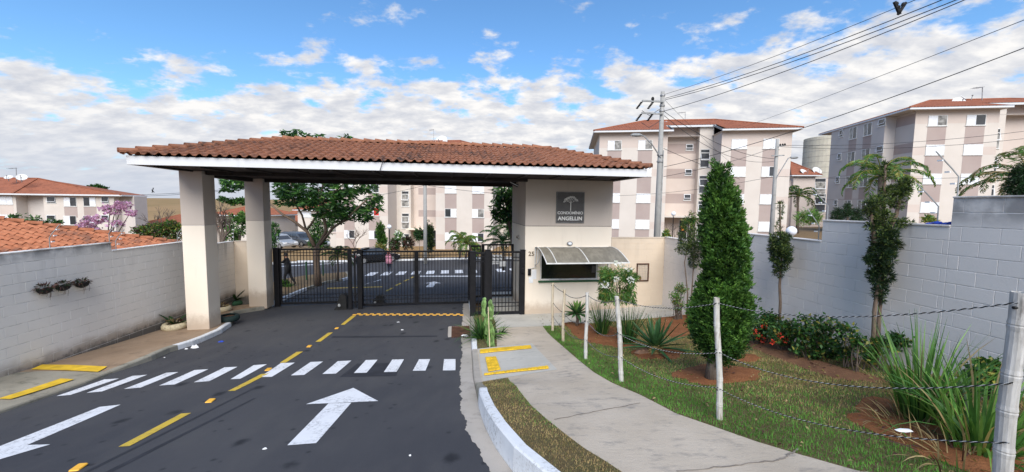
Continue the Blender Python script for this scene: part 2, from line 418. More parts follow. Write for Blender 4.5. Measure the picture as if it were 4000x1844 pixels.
def stain_paint(name, a, wear, amt=.6):
    m = Mt(name, 0.75, 0, 0.3)
    w = m.math('MULTIPLY', m.rng(m.noise(20, 7, .78), .47, .64), m.rng(m.noise(2.6, 4), .36, .60))
    c = m.mix(m.math('MULTIPLY', w, amt), a, wear)
    c = m.mix(m.math('MULTIPLY', m.rng(m.noise(4, 4), .45, .75), .18), c, tuple(q * .6 for q in a))
    m.base(c); m.bump(m.noise(150, 3), .35, .003); return m.m

K = {}
K['asphalt'] = asphalt()
K['path'] = concrete('stamped_concrete', (0.46, 0.392, 0.31), (0.54, 0.468, 0.38), (0.25, 0.23, 0.21), .85, .5)
K['pad'] = concrete('pale_concrete', (0.44, 0.425, 0.38), (0.52, 0.50, 0.45), (0.30, 0.29, 0.27), .5, .4)
K['gutter'] = concrete('gutter_concrete', (0.36, 0.33, 0.285), (0.45, 0.41, 0.365), (0.22, 0.20, 0.18), .6, .4, (1, 1, 1))
K['kerb'] = concrete('kerb_concrete', (0.25, 0.235, 0.19), (0.33, 0.31, 0.26), (0.12, 0.115, 0.085), .8, .4, (1, 1, 1))
K['kerb_white'] = stain_paint('white_kerb_paint', (0.70, 0.72, 0.74), (0.32, 0.31, 0.29), .8)
K['walk_left'] = concrete('muddy_concrete', (0.27, 0.19, 0.125), (0.35, 0.255, 0.175), (0.16, 0.115, 0.08), .7, .5, (1, 1, 1))
K['walk_grey'] = concrete('grey_worn_concrete', (0.28, 0.255, 0.20), (0.37, 0.34, 0.27), (0.12, 0.12, 0.09), .8, .5, (1, 1, 1))
K['white_paint'] = stain_paint('white_road_paint', (0.74, 0.75, 0.77), (0.25, 0.25, 0.26), .8)
K['yellow_paint'] = stain_paint('yellow_road_paint', (0.60, 0.42, 0.055), (0.22, 0.17, 0.08), .8)
K['tactile'] = simple('yellow_tactile', (0.78, 0.50, 0.03), .7, .12, 5, bump=.2)
K['stud'] = simple('amber_stud', (0.80, 0.42, 0.04), .45, .1)
K['soil'] = soil('red_soil', (0.21, 0.082, 0.034), (0.30, 0.125, 0.054))
K['soil_dark'] = soil('dark_brown_soil', (0.17, 0.085, 0.048), (0.24, 0.125, 0.068))  # browner soil for the wall bed and the tyre planters
K['lawn'] = lawn_ground()
K['terrain'] = soil('brown_ground', (0.17, 0.115, 0.065), (0.23, 0.16, 0.085))
K['bank'] = soil('dry_grass_bank', (0.25, 0.155, 0.07), (0.31, 0.21, 0.10))
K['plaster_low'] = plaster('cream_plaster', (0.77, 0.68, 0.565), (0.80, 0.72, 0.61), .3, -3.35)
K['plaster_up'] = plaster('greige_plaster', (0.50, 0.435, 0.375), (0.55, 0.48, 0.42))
K['fascia'] = plaster('white_fascia', (0.62, 0.635, 0.655), (0.67, 0.68, 0.69), .28)
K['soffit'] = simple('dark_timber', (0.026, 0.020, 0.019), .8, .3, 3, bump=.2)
K['tile'] = terracotta('terracotta_tile', (0.235, 0.095, 0.052), (0.33, 0.150, 0.085), (0.055, 0.042, 0.036), 4.6, .95)
K['tile_bright'] = terracotta('bright_terracotta_tile', (0.36, 0.125, 0.060), (0.46, 0.185, 0.095), (0.09, 0.060, 0.050), 4.6, .7)
K['tile_far'] = terracotta('far_terracotta', (0.27, 0.092, 0.048), (0.33, 0.120, 0.064), (0.13, 0.058, 0.04), 3.0, .35)
K['black'] = simple('black_metal', (0.010, 0.010, 0.012), .5, .2, 8, 0.0, spec=.25)
K['black_soft'] = simple('black_rubber', (0.012, 0.012, 0.012), .8, .3, 9)
K['white_metal'] = simple('white_metal', (0.68, 0.68, 0.66), .5, .1)
K['grey_metal'] = simple('grey_metal', (0.30, 0.31, 0.31), .5, .2)
K['galv'] = simple('galvanised_metal', (0.36, 0.36, 0.36), .45, .2, 10, .6)
K['white_plastic'] = simple('white_plastic', (0.78, 0.79, 0.80), .35, .05)
K['globe'] = simple('opal_globe', (0.80, 0.83, 0.88), .25, .03)
K['glass'] = glassy('dark_glass', (0.010, 0.011, 0.012), .06, .9)
K['pane'] = glassy('window_glass', (0.035, 0.038, 0.042), .08, .8)
K['pane_curtain'] = simple('curtained_glass', (0.30, 0.29, 0.27), .3, .35, 3, spec=.6)
K['pane_red'] = simple('red_curtain', (0.55, 0.03, 0.025), .6, .2)
K['poly'] = None
K['concrete_pole'] = concrete('pole_concrete', (0.30, 0.30, 0.285), (0.37, 0.365, 0.35), (0.20, 0.19, 0.17), .5, .3)
K['b_light'] = plaster('pale_stripe_paint', (0.59, 0.535, 0.48), (0.63, 0.575, 0.52), .16)
K['b_dark'] = plaster('mauve_panel_paint', (0.375, 0.30, 0.275), (0.41, 0.335, 0.305), .14)
K['b_mid'] = plaster('rose_beige_paint', (0.56, 0.475, 0.42), (0.60, 0.515, 0.46), .14)
K['b_grey'] = plaster('grey_beige_paint_and_shade', (0.53, 0.485, 0.45), (0.57, 0.52, 0.485), .14)  # shade of the side faces painted in as grey; plain colour on soffits, grooves
K['shutter'] = simple('white_shutter', (0.78, 0.80, 0.83), .45, .04)
K['wood'] = bark('brown_wood', (0.12, 0.062, 0.035), (0.19, 0.105, 0.06))
K['trunk'] = bark('brown_bark', (0.13, 0.090, 0.065), (0.215, 0.160, 0.120))
K['trunk_grey'] = bark('grey_bark', (0.11, 0.085, 0.07), (0.17, 0.135, 0.11))
K['rope_black'] = simple('black_rope', (0.012, 0.012, 0.013), .8, .2)
K['rope_white'] = simple('white_rope', (0.60, 0.60, 0.58), .8, .15)
K['wire'] = simple('dark_cable', (0.035, 0.035, 0.037), .6, .1)
K['skin'] = simple('skin', (0.33, 0.17, 0.11), .55, .08)
K['cloth_black'] = simple('black_cloth', (0.012, 0.013, 0.016), .9, .2)
K['cloth_pink'] = simple('pink_cloth', (0.72, 0.30, 0.38), .85, .15)
K['cloth_orange'] = simple('orange_cloth', (0.62, 0.25, 0.05), .85, .15)
K['denim'] = simple('dark_denim', (0.03, 0.035, 0.055), .85, .2)
K['hair'] = simple('dark_hair', (0.012, 0.010, 0.009), .7, .2)
K['car_black'] = simple('black_car_paint', (0.012, 0.013, 0.016), .22, .1, spec=.7)
K['car_silver'] = simple('silver_car_paint', (0.42, 0.44, 0.46), .3, .05, metal=.3, spec=.6)
K['car_grey'] = simple('grey_car_paint', (0.10, 0.11, 0.125), .3, .05, metal=.3, spec=.6)
K['car_white'] = simple('white_car_paint', (0.72, 0.74, 0.76), .3, .03, spec=.6)
K['car_pink'] = simple('magenta_car_paint', (0.45, 0.05, 0.13), .3, .05, spec=.6)
K['red_lamp'] = simple('red_lamp', (0.50, 0.015, 0.015), .3, .1)
K['lf_dark'] = leafy('dark_leaf', (0.018, 0.055, 0.016))
K['lf_mid'] = leafy('mid_leaf', (0.055, 0.145, 0.030))
K['lf_lite'] = leafy('light_leaf', (0.120, 0.240, 0.048))
K['lf_yel'] = leafy('yellow_leaf', (0.23, 0.22, 0.045))
K['cy_dark'] = leafy('cypress_gap_shade', (0.020, 0.060, 0.013), .15)
K['cy_mid'] = leafy('cypress_green', (0.050, 0.125, 0.022), .18)
K['cy_lite'] = leafy('cypress_tip', (0.105, 0.215, 0.038), .2)
K['podo_d'] = leafy('podocarpus_dark', (0.016, 0.038, 0.014), .15)
K['podo_l'] = leafy('podocarpus_light', (0.11, 0.155, 0.040), .2)
K['agave'] = leafy('agave_leaf', (0.048, 0.120, 0.040), .1, .3, 6)
K['agave_l'] = leafy('agave_light', (0.12, 0.22, 0.05), .1, .3, 6)
K['straw'] = leafy('straw_blade', (0.30, 0.225, 0.11), .2)
K['gr_green'] = leafy('lawn_green', (0.115, 0.29, 0.045), .35)
K['gr_dry'] = leafy('lawn_dry', (0.46, 0.33, 0.16), .35)
K['gr_mid'] = leafy('lawn_olive', (0.23, 0.235, 0.085), .35)
K['cactus'] = simple('cactus_skin', (0.16, 0.27, 0.085), .55, .3, 12)
K['fl_white'] = leafy('white_petal', (0.75, 0.75, 0.72), .2, .08)
K['fl_red'] = leafy('red_petal', (0.62, 0.055, 0.028), .2, .2)
K['fl_pink'] = leafy('pink_blossom', (0.55, 0.31, 0.50), .3, .2)
K['dead'] = leafy('wilted_leaf', (0.075, 0.032, 0.025), .1)
K['blue'] = simple('blue_plastic', (0.02, 0.06, 0.40), .5, .15)
K['tyre_cream'] = stain_paint('cream_tyre_paint', (0.62, 0.53, 0.35), (0.20, 0.17, 0.12), .7)
K['tyre_green'] = stain_paint('green_tyre_paint', (0.030, 0.095, 0.045), (0.03, 0.04, 0.03), .7)
K['tyre_blue'] = stain_paint('blue_tyre_paint', (0.020, 0.055, 0.17), (0.03, 0.03, 0.05), .7)
K['tyre_dark'] = stain_paint('dark_tyre_paint', (0.014, 0.030, 0.028), (0.03, 0.03, 0.03), .7)
K['sign'] = simple('sign_grey', (0.085, 0.080, 0.078), .45, .08)
K['sign_white'] = simple('sign_lettering', (0.72, 0.71, 0.68), .5, .06)
K['bronze'] = simple('bronze_digit', (0.22, 0.16, 0.10), .4, .2, metal=.5)
K['rust'] = simple('rusty_iron', (0.10, 0.045, 0.025), .85, .3, 9, bump=.4)
K['hill'] = None
_m = Mt('dry_hill', .95, 0, .1)
_c = _m.mix(_m.rng(_m.noise(.02, 6, .6), .35, .65), (0.31, 0.205, 0.105), (0.25, 0.175, 0.085))
_c = _m.mix(_m.math('MULTIPLY', _m.rng(_m.noise(.10, 6, .7, stretch=(.35, 1, 1)), .52, .66), .35), _c, (0.13, 0.115, 0.055))
_c = _m.mix(_m.math('MULTIPLY', _m.rng(_m.noise(.5, 5, .7), .62, .72), .5), _c, (0.07, 0.085, 0.035))
K['hill'] = _m.base(_c).m
_m = Mt('bronze_polycarbonate', .6, 0, .25)
_c = _m.mix(_m.rng(_m.noise(2.4, 6, .7, stretch=(2.5, 1, 1)), .38, .66), (0.165, 0.15, 0.12), (0.235, 0.215, 0.172))
K['poly'] = _m.base(_c).m
K['stone'] = simple('brown_stone', (0.22, 0.13, 0.085), .9, .25, 9, bump=.4)
K['pole_warm'] = concrete('cream_tank_concrete', (0.50, 0.465, 0.375), (0.57, 0.53, 0.43), (0.36, 0.33, 0.27), .5, .3)

# ------------------------------------------------------------------ ground, road, kerbs
def ribbon(fa, fb, v0, v1, surf, nv, nu, off=0.0, jag=0.0):
    """sheet between the plan curves u=fa(v) and u=fb(v), draped on surf"""
    vs = np.linspace(v0, v1, nv + 1); t = np.linspace(0, 1, nu + 1)
    A, B = np.array([fa(v) for v in vs]), np.array([fb(v) for v in vs])
    U = A[:, None] * (1 - t) + B[:, None] * t; V = np.repeat(vs[:, None], nu + 1, 1)
    Z = surf(U, V) + off
    P = np.stack([U, V, Z], -1).reshape(-1, 3); i = np.arange(nv)[:, None] * (nu + 1) + np.arange(nu)
    F4 = np.stack([i, i + 1, i + nu + 2, i + nu + 1], -1).reshape(-1, 4)
    return P, F4
def sheet(name, mat, fa, fb, v0, v1, surf, nv=60, nu=12, off=0.0, parent=None, kind='structure', label=None, smooth=True):
    P, F4 = ribbon(fa, fb, v0, v1, surf, nv, nu, off)
    o = put(name, fast_mesh(name, P, F4, mat, smooth=smooth), parent, (0, 0, 0), G)
    if parent is None: tag(o, kind=kind, label=label)
    return o
def pw(pts):
    """plan curve u(v) through points"""
    pts = sorted((p[1], p[0]) for p in pts); a = np.array([p[0] for p in pts]); b = np.array([p[1] for p in pts])
    return lambda v: float(np.interp(v, a, b))
def P2(z, pts, surf=R): return [gnd(*z(x, y), surf) for x, y in pts]
zA = zz(1700, 1150, 1.711); zB = zz(0, 1300, 2.184); zC = zz(900, 1100, 1.597); zD = zz(1500, 900, 2.97); zE = zz(1020, 900, 3.394)
zF = zz(2100, 1050, 2.64); zH = zz(650, 900, 2.64); zI = zz(2700, 1100, 2.376); zJ = zz(3200, 900, 1.259); zO = zz(0, 0, .644)

asp = P2(zA, [(187, 78), (184, 180), (178, 212)]) + P2(zA, [(179, 306), (178, 400), (172, 470), (168, 560), (172, 680), (180, 780), (205, 850), (215, 920), (265, 985), (310, 1080), (380, 1188)])
asp = [Vector((p.x + RNG.uniform(-.012, .012), p.y, 0)) for p in asp]
a0 = asp[-1]; asp += [Vector((a0.x + .38, a0.y - 1.0, 0)), Vector((a0.x + 1.6, -14, 0))]
a1 = asp[0]; asp += [Vector((a1.x + .03, 2.7, 0))]
_fa = pw(asp)
fAsp = lambda v: _fa(v) + .016 * math.sin(v * 11.3 + 2 * math.sin(v * 4.1)) + .010 * math.sin(v * 37 + 1.3 * math.sin(v * 19)) + .006 * math.sin(v * 83)
krb = P2(zA, [(230, 110), (232, 190), (239, 290), (243, 400), (248, 470), (252, 550), (264, 610), (282, 690), (291, 760), (330, 880), (400, 1020), (480, 1130), (522, 1188)])
k0 = krb[-1]; krb += [Vector((k0.x + .40, k0.y - 1.0, 0)), Vector((k0.x + 1.7, -14, 0))]
krb += [Vector((krb[0].x + .02, 2.7, 0))]
fK = pw(krb)
fK2 = lambda v: fK(v) + 0.135
p1pts = P2(zA, [(505, 548), (560, 640), (640, 740), (740, 830), (880, 940), (1000, 1030), (1150, 1120), (1250, 1188)], S)
q0 = p1pts[-1]; p1pts += [Vector((q0.x + 1.0, q0.y - 1.0, 0)), Vector((q0.x + 4, -14, 0))]
fP1a = pw(p1pts)
bedpts = P2(zA, [(405, 190), (405, 232), (415, 345)], S); fBed = pw(bedpts + [Vector((bedpts[0].x, 1.2, 0))])
p2pts = P2(zA, [(718, 212), (750, 255), (850, 345), (960, 440), (1060, 520), (1180, 590), (1369, 670)], S) + [gnd(2640, 1615, S), gnd(2950, 1723, S), gnd(3369, 1844, S)]
r0 = p2pts[-1]; p2pts += [Vector((r0.x + 1.6, r0.y - .55, 0)), Vector((r0.x + 9, r0.y - 1.9, 0)), Vector((r0.x + 14, -14, 0))]
fP2 = pw(p2pts)
def SP(u, v):   # dropped kerb: the pad slopes from the gutter up to the path
    a = fK2(v) if np.isscalar(v) else np.array([fK2(x) for x in np.ravel(v)]).reshape(np.shape(v))
    t = np.clip((np.asarray(u) - a) / 1.7, 0, 1); return (R(u, v) + .036) * (1 - t) + S(u, v) * t
vPad1 = gnd(*zA(450, 346), SP).y; vPad0 = min(gnd(1800 + x / 2.969, 1100 + y / 2.969, SP).y for x, y in ((268, 1104), (600, 1072), (1020, 1028))) - .06
def SW(u, v):   # the whole pavement dips smoothly towards the dropped kerb
    v_ = np.asarray(v, float); k = 1 - np.clip(np.maximum(vPad0 - v_, v_ - vPad1) / 1.0, 0, 1); k = k * k * (3 - 2 * k); return S(u, v) * (1 - k) + SP(u, v) * k
vFront = gnd(*zA(718, 212), S).y                     # front edge of the slab before the guard room
WR = Frame(5.22, 13.32, -math.radians(83.05))        # garden wall, x runs towards the camera
def wall_u(v):
    a = G.local(WR.world((0, 0, 0))); b = G.local(WR.world((12, 0, 0))); return a.x + (v - a.y) / (b.y - a.y) * (b.x - a.x) + .03
lfp = P2(zB, [(0, 690), (240, 610), (470, 527), (840, 400), (960, 345), (1070, 310), (1300, 235), (1460, 165), (1700, 90), (1900, 0)]) + P2(zH, [(600, 1035), (672, 990)])
lfp = [Vector((lfp[0].x - .6, -14, 0))] + lfp + P2(zH, [(690, 930), (705, 870), (840, 845), (1000, 815), (1150, 775)]) + [gnd(1093, 1183), ]
lfp += [Vector((lfp[-1].x + .05, 2.7, 0))]
_t = sorted(lfp, key=lambda p: p.y); fLK = pw(_t)

ter_x = np.concatenate([np.linspace(-900, -60, 10), np.linspace(-50, 60, 56), np.linspace(75, 900, 10)])
ter_y = np.concatenate([np.linspace(-60, -14, 6), np.linspace(-12, 60, 60), np.linspace(75, 2500, 12)])
TX, TY = np.meshgrid(ter_x, ter_y); TZ = R(TX, TY) - 0.16
TZ = TZ - np.clip((TY - 50) / 120, 0, 1) * 4.0
_i = np.arange(len(ter_y) - 1)[:, None] * len(ter_x) + np.arange(len(ter_x) - 1)
tag(put('terrain', fast_mesh('terrain', np.stack([TX, TY, TZ], -1).reshape(-1, 3), np.stack([_i, _i + 1, _i + len(ter_x) + 1, _i + len(ter_x)], -1).reshape(-1, 4), K['terrain'], smooth=True), None, (0, 0, 0), G), kind='structure')

road = sheet('road', K['asphalt'], fLK, fAsp, -14, 2.7, R, 420, 20, label='dark asphalt entrance road with white and yellow markings')
sheet('inner_road', K['asphalt'], lambda v: -40, lambda v: 14, 2.7, 26.0, R, 80, 40)
def marking(pts, mat, name, surf=R, off=0.006, parent=None, n=8, m=2):
    """quad a-b-c-d (ground points) as a thin draped sheet"""
    a, b, c, d = [Vector((p[0], p[1], 0)) for p in pts]; vs = []
    for i in range(n + 1):
        for j in range(m + 1):
            p = (a.lerp(b, j / m)).lerp(d.lerp(c, j / m), i / n); vs.append((p.x, p.y, float(surf(p.x, p.y)) + off))
    fs = [(i * (m + 1) + j, i * (m + 1) + j + 1, (i + 1) * (m + 1) + j + 1, (i + 1) * (m + 1) + j) for i in range(n) for j in range(m)]
    me = MB().add(vs, fs).mesh(name, mat, recalc=False)
    return put(name, me, parent or road, (0, 0, 0))
for z, a in [(zB, ((480, 543), (600, 533), (1015, 392), (890, 400))), (zB, ((738, 515), (870, 503), (1258, 360), (1130, 370))), (zB, ((1057, 482), (1200, 470), (1523, 337), (1420, 343))),
             (zB, ((1357, 453), (1490, 443), (1778, 313), (1660, 320))), (zB, ((1652, 425), (1785, 415), (2026, 292), (1915, 297))), (zC, ((0, 611), (62, 608), (228, 517), (145, 523))),
             (zC, ((183, 598), (258, 596), (402, 507), (315, 510))), (zC, ((377, 587), (460, 584), (578, 500), (500, 503))), (zC, ((574, 578), (658, 576), (755, 494), (670, 498))),
             (zC, ((770, 572), (850, 570), (918, 489), (845, 491))), (zC, ((957, 566), (1037, 564), (1083, 486), (1010, 488))), (zC, ((1137, 558), (1217, 557), (1246, 485), (1177, 486))),
             (zC, ((1325, 556), (1404, 555), (1404, 485), (1333, 485)))]:
    marking(P2(z, a), K['white_paint'], 'zebra_stripe')
for z, a in [(zB, ((1010, 975), (1105, 970), (1632, 686), (1545, 692))), (zB, ((1942, 500), (2005, 497), (2297, 347), (2226, 355))), (zC, ((308, 508), (345, 507), (454, 437), (413, 440))),
             (zC, ((530, 377), (562, 376), (640, 318), (610, 320))), (zC, ((688, 270), (712, 270), (783, 214), (755, 215)))]:
    marking(P2(z, a), K['yellow_paint'], 'centre_dash')
def arrow(stem, head, name='direction_arrow', mat=None):
    a = [Vector(p) for p in stem]; h = [Vector(p) for p in head]; vs = []; fs = []
    def quad(a, b, c, d, n, m):
        o = len(vs)
        for i in range(n + 1):
            for j in range(m + 1):
                p = (a.lerp(b, j / m)).lerp(d.lerp(c, j / m), i / n); vs.append((p.x, p.y, float(R(p.x, p.y)) + .006))
        for i in range(n):
            for j in range(m): fs.append((o + i * (m + 1) + j, o + i * (m + 1) + j + 1, o + (i + 1) * (m + 1) + j + 1, o + (i + 1) * (m + 1) + j))
    quad(*a, 10, 2); quad(h[0], h[1], h[2], h[2] + (h[0] - h[1]) * .004, 10, 4)
    put(name, MB().add(vs, fs).mesh(name, mat or K['white_paint'], recalc=False), road, (0, 0, 0))
arrow(P2(zC, [(355, 1024), (535, 1010), (755, 757), (612, 762)]), P2(zC, [(472, 767), (922, 747), (768, 665)]))
arrow(P2(zB, [(850, 635), (1030, 615), (200, 974), (0, 970)]), P2(zB, [(430, 955), (-230, 975), (-330, 1180)]))
stud_me = MB().box(-.065, .065, -.05, .05, 0, .02, 0, .012).mesh('road_stud', K['stud'])
def stud(p, r=0.0): put('road_stud', stud_me, road, (p.x, p.y, float(R(p.x, p.y)) + .001), rot=(0, 0, r))
for z, x, y in [(zB, 670, 1156), (zB, 1795, 585), (zC, 237, 551), (zC, 492, 406), (zC, 664, 293)]: stud(gnd(*z(x, y)), 1.57)
sA, sB = gnd(1385, 1231), gnd(1803, 1232)
for i in range(17):
    t = i / 16; stud(sA.lerp(sB, t)); 
    if i < 16: q = sA.lerp(sB, t + .5 / 16); q.y += .14; stud(q)
# dark repair patch under the zebra, faint blue seam lines
K['patch'] = simple('fresh_asphalt_patch', (0.028, 0.029, 0.036), .85, .15, 4, bump=.4, bscale=200)
marking(P2(zC, [(680, 596), (1035, 590), (1060, 505), (790, 512)]), K['patch'], 'repair_patch', off=.003)
marking(P2(zC, [(630, 352), (1290, 345), (1290, 337), (640, 340)]), K['patch'], 'repair_patch', off=.003)
marking(P2(zB, [(720, 1188), (760, 1188), (2184, 470), (2160, 470)]), K['patch'], 'road_seam', off=.003, n=14)
marking(P2(zB, [(900, 1188), (960, 1188), (2184, 560), (2160, 560)]), K['patch'], 'road_seam', off=.003, n=14)
# second crossing, arrow and dashes inside the gates
for i in range(11):
    p = gnd(1437 + 0 * i, 1077); u0 = gnd(1425, 1077).x + i * 0.985; v0 = p.y
    marking([(u0, v0 - .1), (u0 + .55, v0 - .1), (u0 + .55, v0 + 1.9), (u0, v0 + 1.9)], K['white_paint'], 'zebra_stripe')
arrow([gnd(1662, 1122), gnd(1691, 1122), gnd(1703, 1107), gnd(1680, 1107)], [gnd(1658, 1107), gnd(1724, 1107), gnd(1698, 1100)])
marking([gnd(1640, 1081), gnd(1880, 1081), gnd(1880, 1077.5), gnd(1640, 1077.5)], K['white_paint'], 'stop_line')
for a, b in [((1508, 1138), (1533, 1125)), ((1545, 1116), (1568, 1106)), ((1578, 1099), (1596, 1091)), ((1603, 1087), (1617, 1081))]:
    p, q = gnd(*a), gnd(*b); marking([(p.x - .07, p.y), (p.x + .07, p.y), (q.x + .07, q.y), (q.x - .07, q.y)], K['yellow_paint'], 'centre_dash')
marking([gnd(1278, 1128), gnd(1495, 1122), gnd(1495, 1119.5), gnd(1278, 1125)], K['yellow_paint'], 'stop_line')
marking([gnd(1425, 1112), gnd(1432, 1108), gnd(1490, 1094), gnd(1485, 1092)], K['white_paint'], 'lane_line')
marking([gnd(1098, 1097), gnd(1098, 1095), gnd(1200, 1075), gnd(1200, 1076.5)], K['white_paint'], 'lane_line')
marking([gnd(1098, 1042), gnd(1098, 1040), gnd(1340, 1027), gnd(1340, 1028)], K['white_paint'], 'lane_line')

# gutter and right kerb
sheet('gutter', K['gutter'], lambda v: _fa(v) - .10, fK, -14, 2.7, R, 150, 4, off=-.004)
def kerb_mesh(f0, f1, v0, v1, surf_lo, surf_hi, n):
    vs, fs = [], []
    for i in range(n + 1):
        v = v0 + (v1 - v0) * i / n; a, b = f0(v), f1(v); s = 1 if b > a else -1
        zl = float(surf_lo(a, v)) - .05; zh = float(surf_hi(b, v))
        vs += [(a, v, zl), (a + .012 * s, v, zh - .02), (a + .03 * s, v, zh), (b, v, zh + .002), (b, v, zh - .3)]
    for i in range(n):
        for j in range(4): fs.append((i * 5 + j, i * 5 + j + 1, (i + 1) * 5 + j + 1, (i + 1) * 5 + j))
    for e in (0, n): fs.append(tuple(e * 5 + j for j in range(5)))
    return MB().add(vs, fs)
kerb = thing('kerb', 'concrete kerb along the right side of the road', None, G, (0, 0, 0)); tag(kerb, kind='structure'); kerb['label'] = 'kerb along the right side of the road, partly painted white'
vW = gnd(*zA(300, 720)).y
def kpart(v0, v1, mat, n=4, f0=fK, f1=fK2, lo=R, hi=S, parent=None):
    kerb_mesh(f0, f1, v0, v1, lo, hi, n).part('kerbstone', mat, parent or kerb, smooth=False)
v = vW
while v > -13:
    kpart(max(v - 1.0, -13.5) + .006, v, K['kerb_white'], 5); v -= 1.0
kpart(vW + .004, vPad0 - .01, K['kerb'], 8, hi=SW)
kpart(vPad0, vPad1, K['gutter'], 6, hi=lambda u, v: R(u, v) + .035)
vK3 = gnd(*zA(262, 285), S).y
kpart(vPad1 + .004, vK3, K['kerb_white'], 5, hi=SW)
kpart(vK3 + .004, 0.0, K['kerb'], 6, hi=SW)
kpart(.004, 2.6, K['kerb_white'], 4)
# walking surfaces
def SG(u, v):   # the strip dips to the dropped kerb
    t = np.clip((vPad0 - np.asarray(v)) / 1.0, 0, 1); return S(u, v) * t + SP(u, v) * (1 - t)
SG = SW
sheet('grass_strip', K['lawn'], fK2, fP1a, -14, vPad0, SW, 130, 10)
sheet('footpath', K['path'], fP1a, fP2, -14, vPad0, SW, 130, 18, label='curved stamped concrete footpath leading to the pedestrian gate')
sheet('footpath', K['path'], fK2, fP2, vPad0, vPad1, SW, 24, 24)
sheet('planting_bed', K['lawn'], fK2, fBed, vPad1, 0.9, SW, 30, 6)
sheet('footpath', K['path'], fBed, lambda v: max(fP2(v), fBed(v) + .1), vPad1, vFront, SW, 30, 10)
sheet('entrance_slab', K['pad'], fBed, lambda v: 5.0, vFront, 3.6, SW, 30, 20)
sheet('lawn', K['lawn'], fP2, lambda v: max(wall_u(v), fP2(v)), -14, vFront, SW, 120, 50)
padp = P2(zA, [(255, 553), (825, 512), (655, 336), (250, 362)], SP)
pad_me = None
def SPo(u, v): return SP(u, v)
padq = [(fK2(vPad0) + .02, vPad0 + .01), (padp[1].x, vPad0 + .01), (padp[2].x, vPad1 - .01), (fK2(vPad1) + .02, vPad1 - .01)]
pad = marking(padq, K['pad'], 'ramp_pad', surf=lambda u, v: float(SP(float(u), float(v))), off=.005, parent=None, n=14, m=14)
pad.parent = None; pad.location = G.world((0, 0, 0)); pad.rotation_euler = (0, 0, G.yaw); tag(pad, 'pale concrete dropped kerb ramp with yellow tactile strips', kind='structure'); ORG[pad.name] = Vector((0, 0, 0)); FRM[pad.name] = G
def tactile(q, across, parent, surf):
    """row of raised yellow tactile tiles filling the quad q (a-b near edge)"""
    a, b, c, d = [Vector((p[0], p[1], 0)) for p in q]; n = max(1, round(max((b - a).length, .1) / .2)) if across else max(1, round((d - a).length / .2))
    for i in range(n):
        t0, t1 = i / n + .0015, (i + 1) / n - .0015
        if across: qq = [a.lerp(b, t0), a.lerp(b, t1), d.lerp(c, t1), d.lerp(c, t0)]
        else: qq = [a.lerp(d, t0), b.lerp(c, t0), b.lerp(c, t1), a.lerp(d, t1)]
        mb = MB(); vs = []
        for h in (.004, .014):
            for p in qq: vs.append((p.x, p.y, float(surf(p.x, p.y)) + h))
        mb.add(vs, [(4, 5, 6, 7), (0, 1, 5, 4), (1, 2, 6, 5), (2, 3, 7, 6), (3, 0, 4, 7)])
        for r in range(3):
            x0, x1 = .12 + r * .3, .28 + r * .3; w = []
            for h in (.014, .021):
                for s, e in ((x0, .06), (x1, .06), (x1, .94), (x0, .94)):
                    p = qq[0].lerp(qq[1], s).lerp(qq[3].lerp(qq[2], s), e); w.append((p.x, p.y, float(surf(p.x, p.y)) + h))
            mb.add(w, [(4, 5, 6, 7), (0, 1, 5, 4), (1, 2, 6, 5), (2, 3, 7, 6), (3, 0, 4, 7)])
        mb.part('tactile_tile', K['tactile'], parent)
sp = lambda u, v: SP(float(u), float(v)) + .014
zG = zz(1800, 1100, 2.969)
tactile(P2(zG, [(222, 842), (822, 782), (808, 748), (218, 800)], SP), True, pad, sp)
tactile(P2(zG, [(318, 1055), (462, 1030), (408, 882), (283, 888)], SP), False, pad, sp)
tactile(P2(zG, [(268, 1098), (1022, 1018), (1012, 990), (268, 1080)], SP), True, pad, sp)

def joint_line(p, q, w=.018):
    a, b = gnd(*p, SW), gnd(*q, SW); n = 16; vs = []
    for i in range(n + 1):
        c = a.lerp(b, i / n); x, y = c.x + RNG.uniform(-.012, .012), c.y + RNG.uniform(-.012, .012); z = float(SW(x, y)) + .005; ww = w * RNG.uniform(.4, 1); vs += [(x, y - ww / 2, z), (x, y + ww / 2, z)]
    put('path_joint', MB().add(vs, [(i * 2, i * 2 + 2, i * 2 + 3, i * 2 + 1) for i in range(n)]).mesh('path_joint', K['crack'], recalc=False), bpy.data.objects['footpath'], (0, 0, 0))
K['crack'] = simple('dark_crack', (0.22, 0.19, 0.16), .95, .2)  # dark colour of the joints and cracks in the path
joint_line(zA(800, 836), zA(1369, 728)); joint_line((3040, 1800), (3120, 1752), .03); joint_line((2640, 1844), (3040, 1800), .02)
# left pavement, kerb and tactile strips
WL = Frame(-9.35, 3.5, math.radians(94.57))           # boundary wall on the left, x runs away from the camera
def wallL_u(v):
    a = G.local(WL.world((0, 0, 0))); b = G.local(WL.world((12, 0, 0))); return a.x + (v - a.y) / (b.y - a.y) * (b.x - a.x) - .03
def LfR(u, v):
    a = fLK(v) - .13 if np.isscalar(v) else np.array([fLK(x) - .13 for x in np.ravel(v)]).reshape(np.shape(v))
    return R(u, v) + .05 + .08 * np.maximum(np.clip((a - np.asarray(u)) / 1.1, 0, 1), np.clip((np.asarray(v) - vLg) / .9, 0, 1))
vLe = gnd(*zH(672, 990)).y
vLg = gnd(*zB(960, 345)).y
sheet('left_pavement', K['walk_left'], wallL_u, lambda v: fLK(v) - .13, vLg, 3.3, LfR, 90, 14, label='muddy pavement between the left wall and the road')
sheet('left_pavement', K['walk_grey'], wallL_u, lambda v: fLK(v) - .13, -12, vLg, LfR, 60, 16, label='worn grey pavement with yellow strips at the left edge')
kl = thing('kerb', 'kerb along the left side of the road', None, G, (0, 0, 0)); tag(kl, kind='structure')
vLw = gnd(*zB(1440, 150)).y
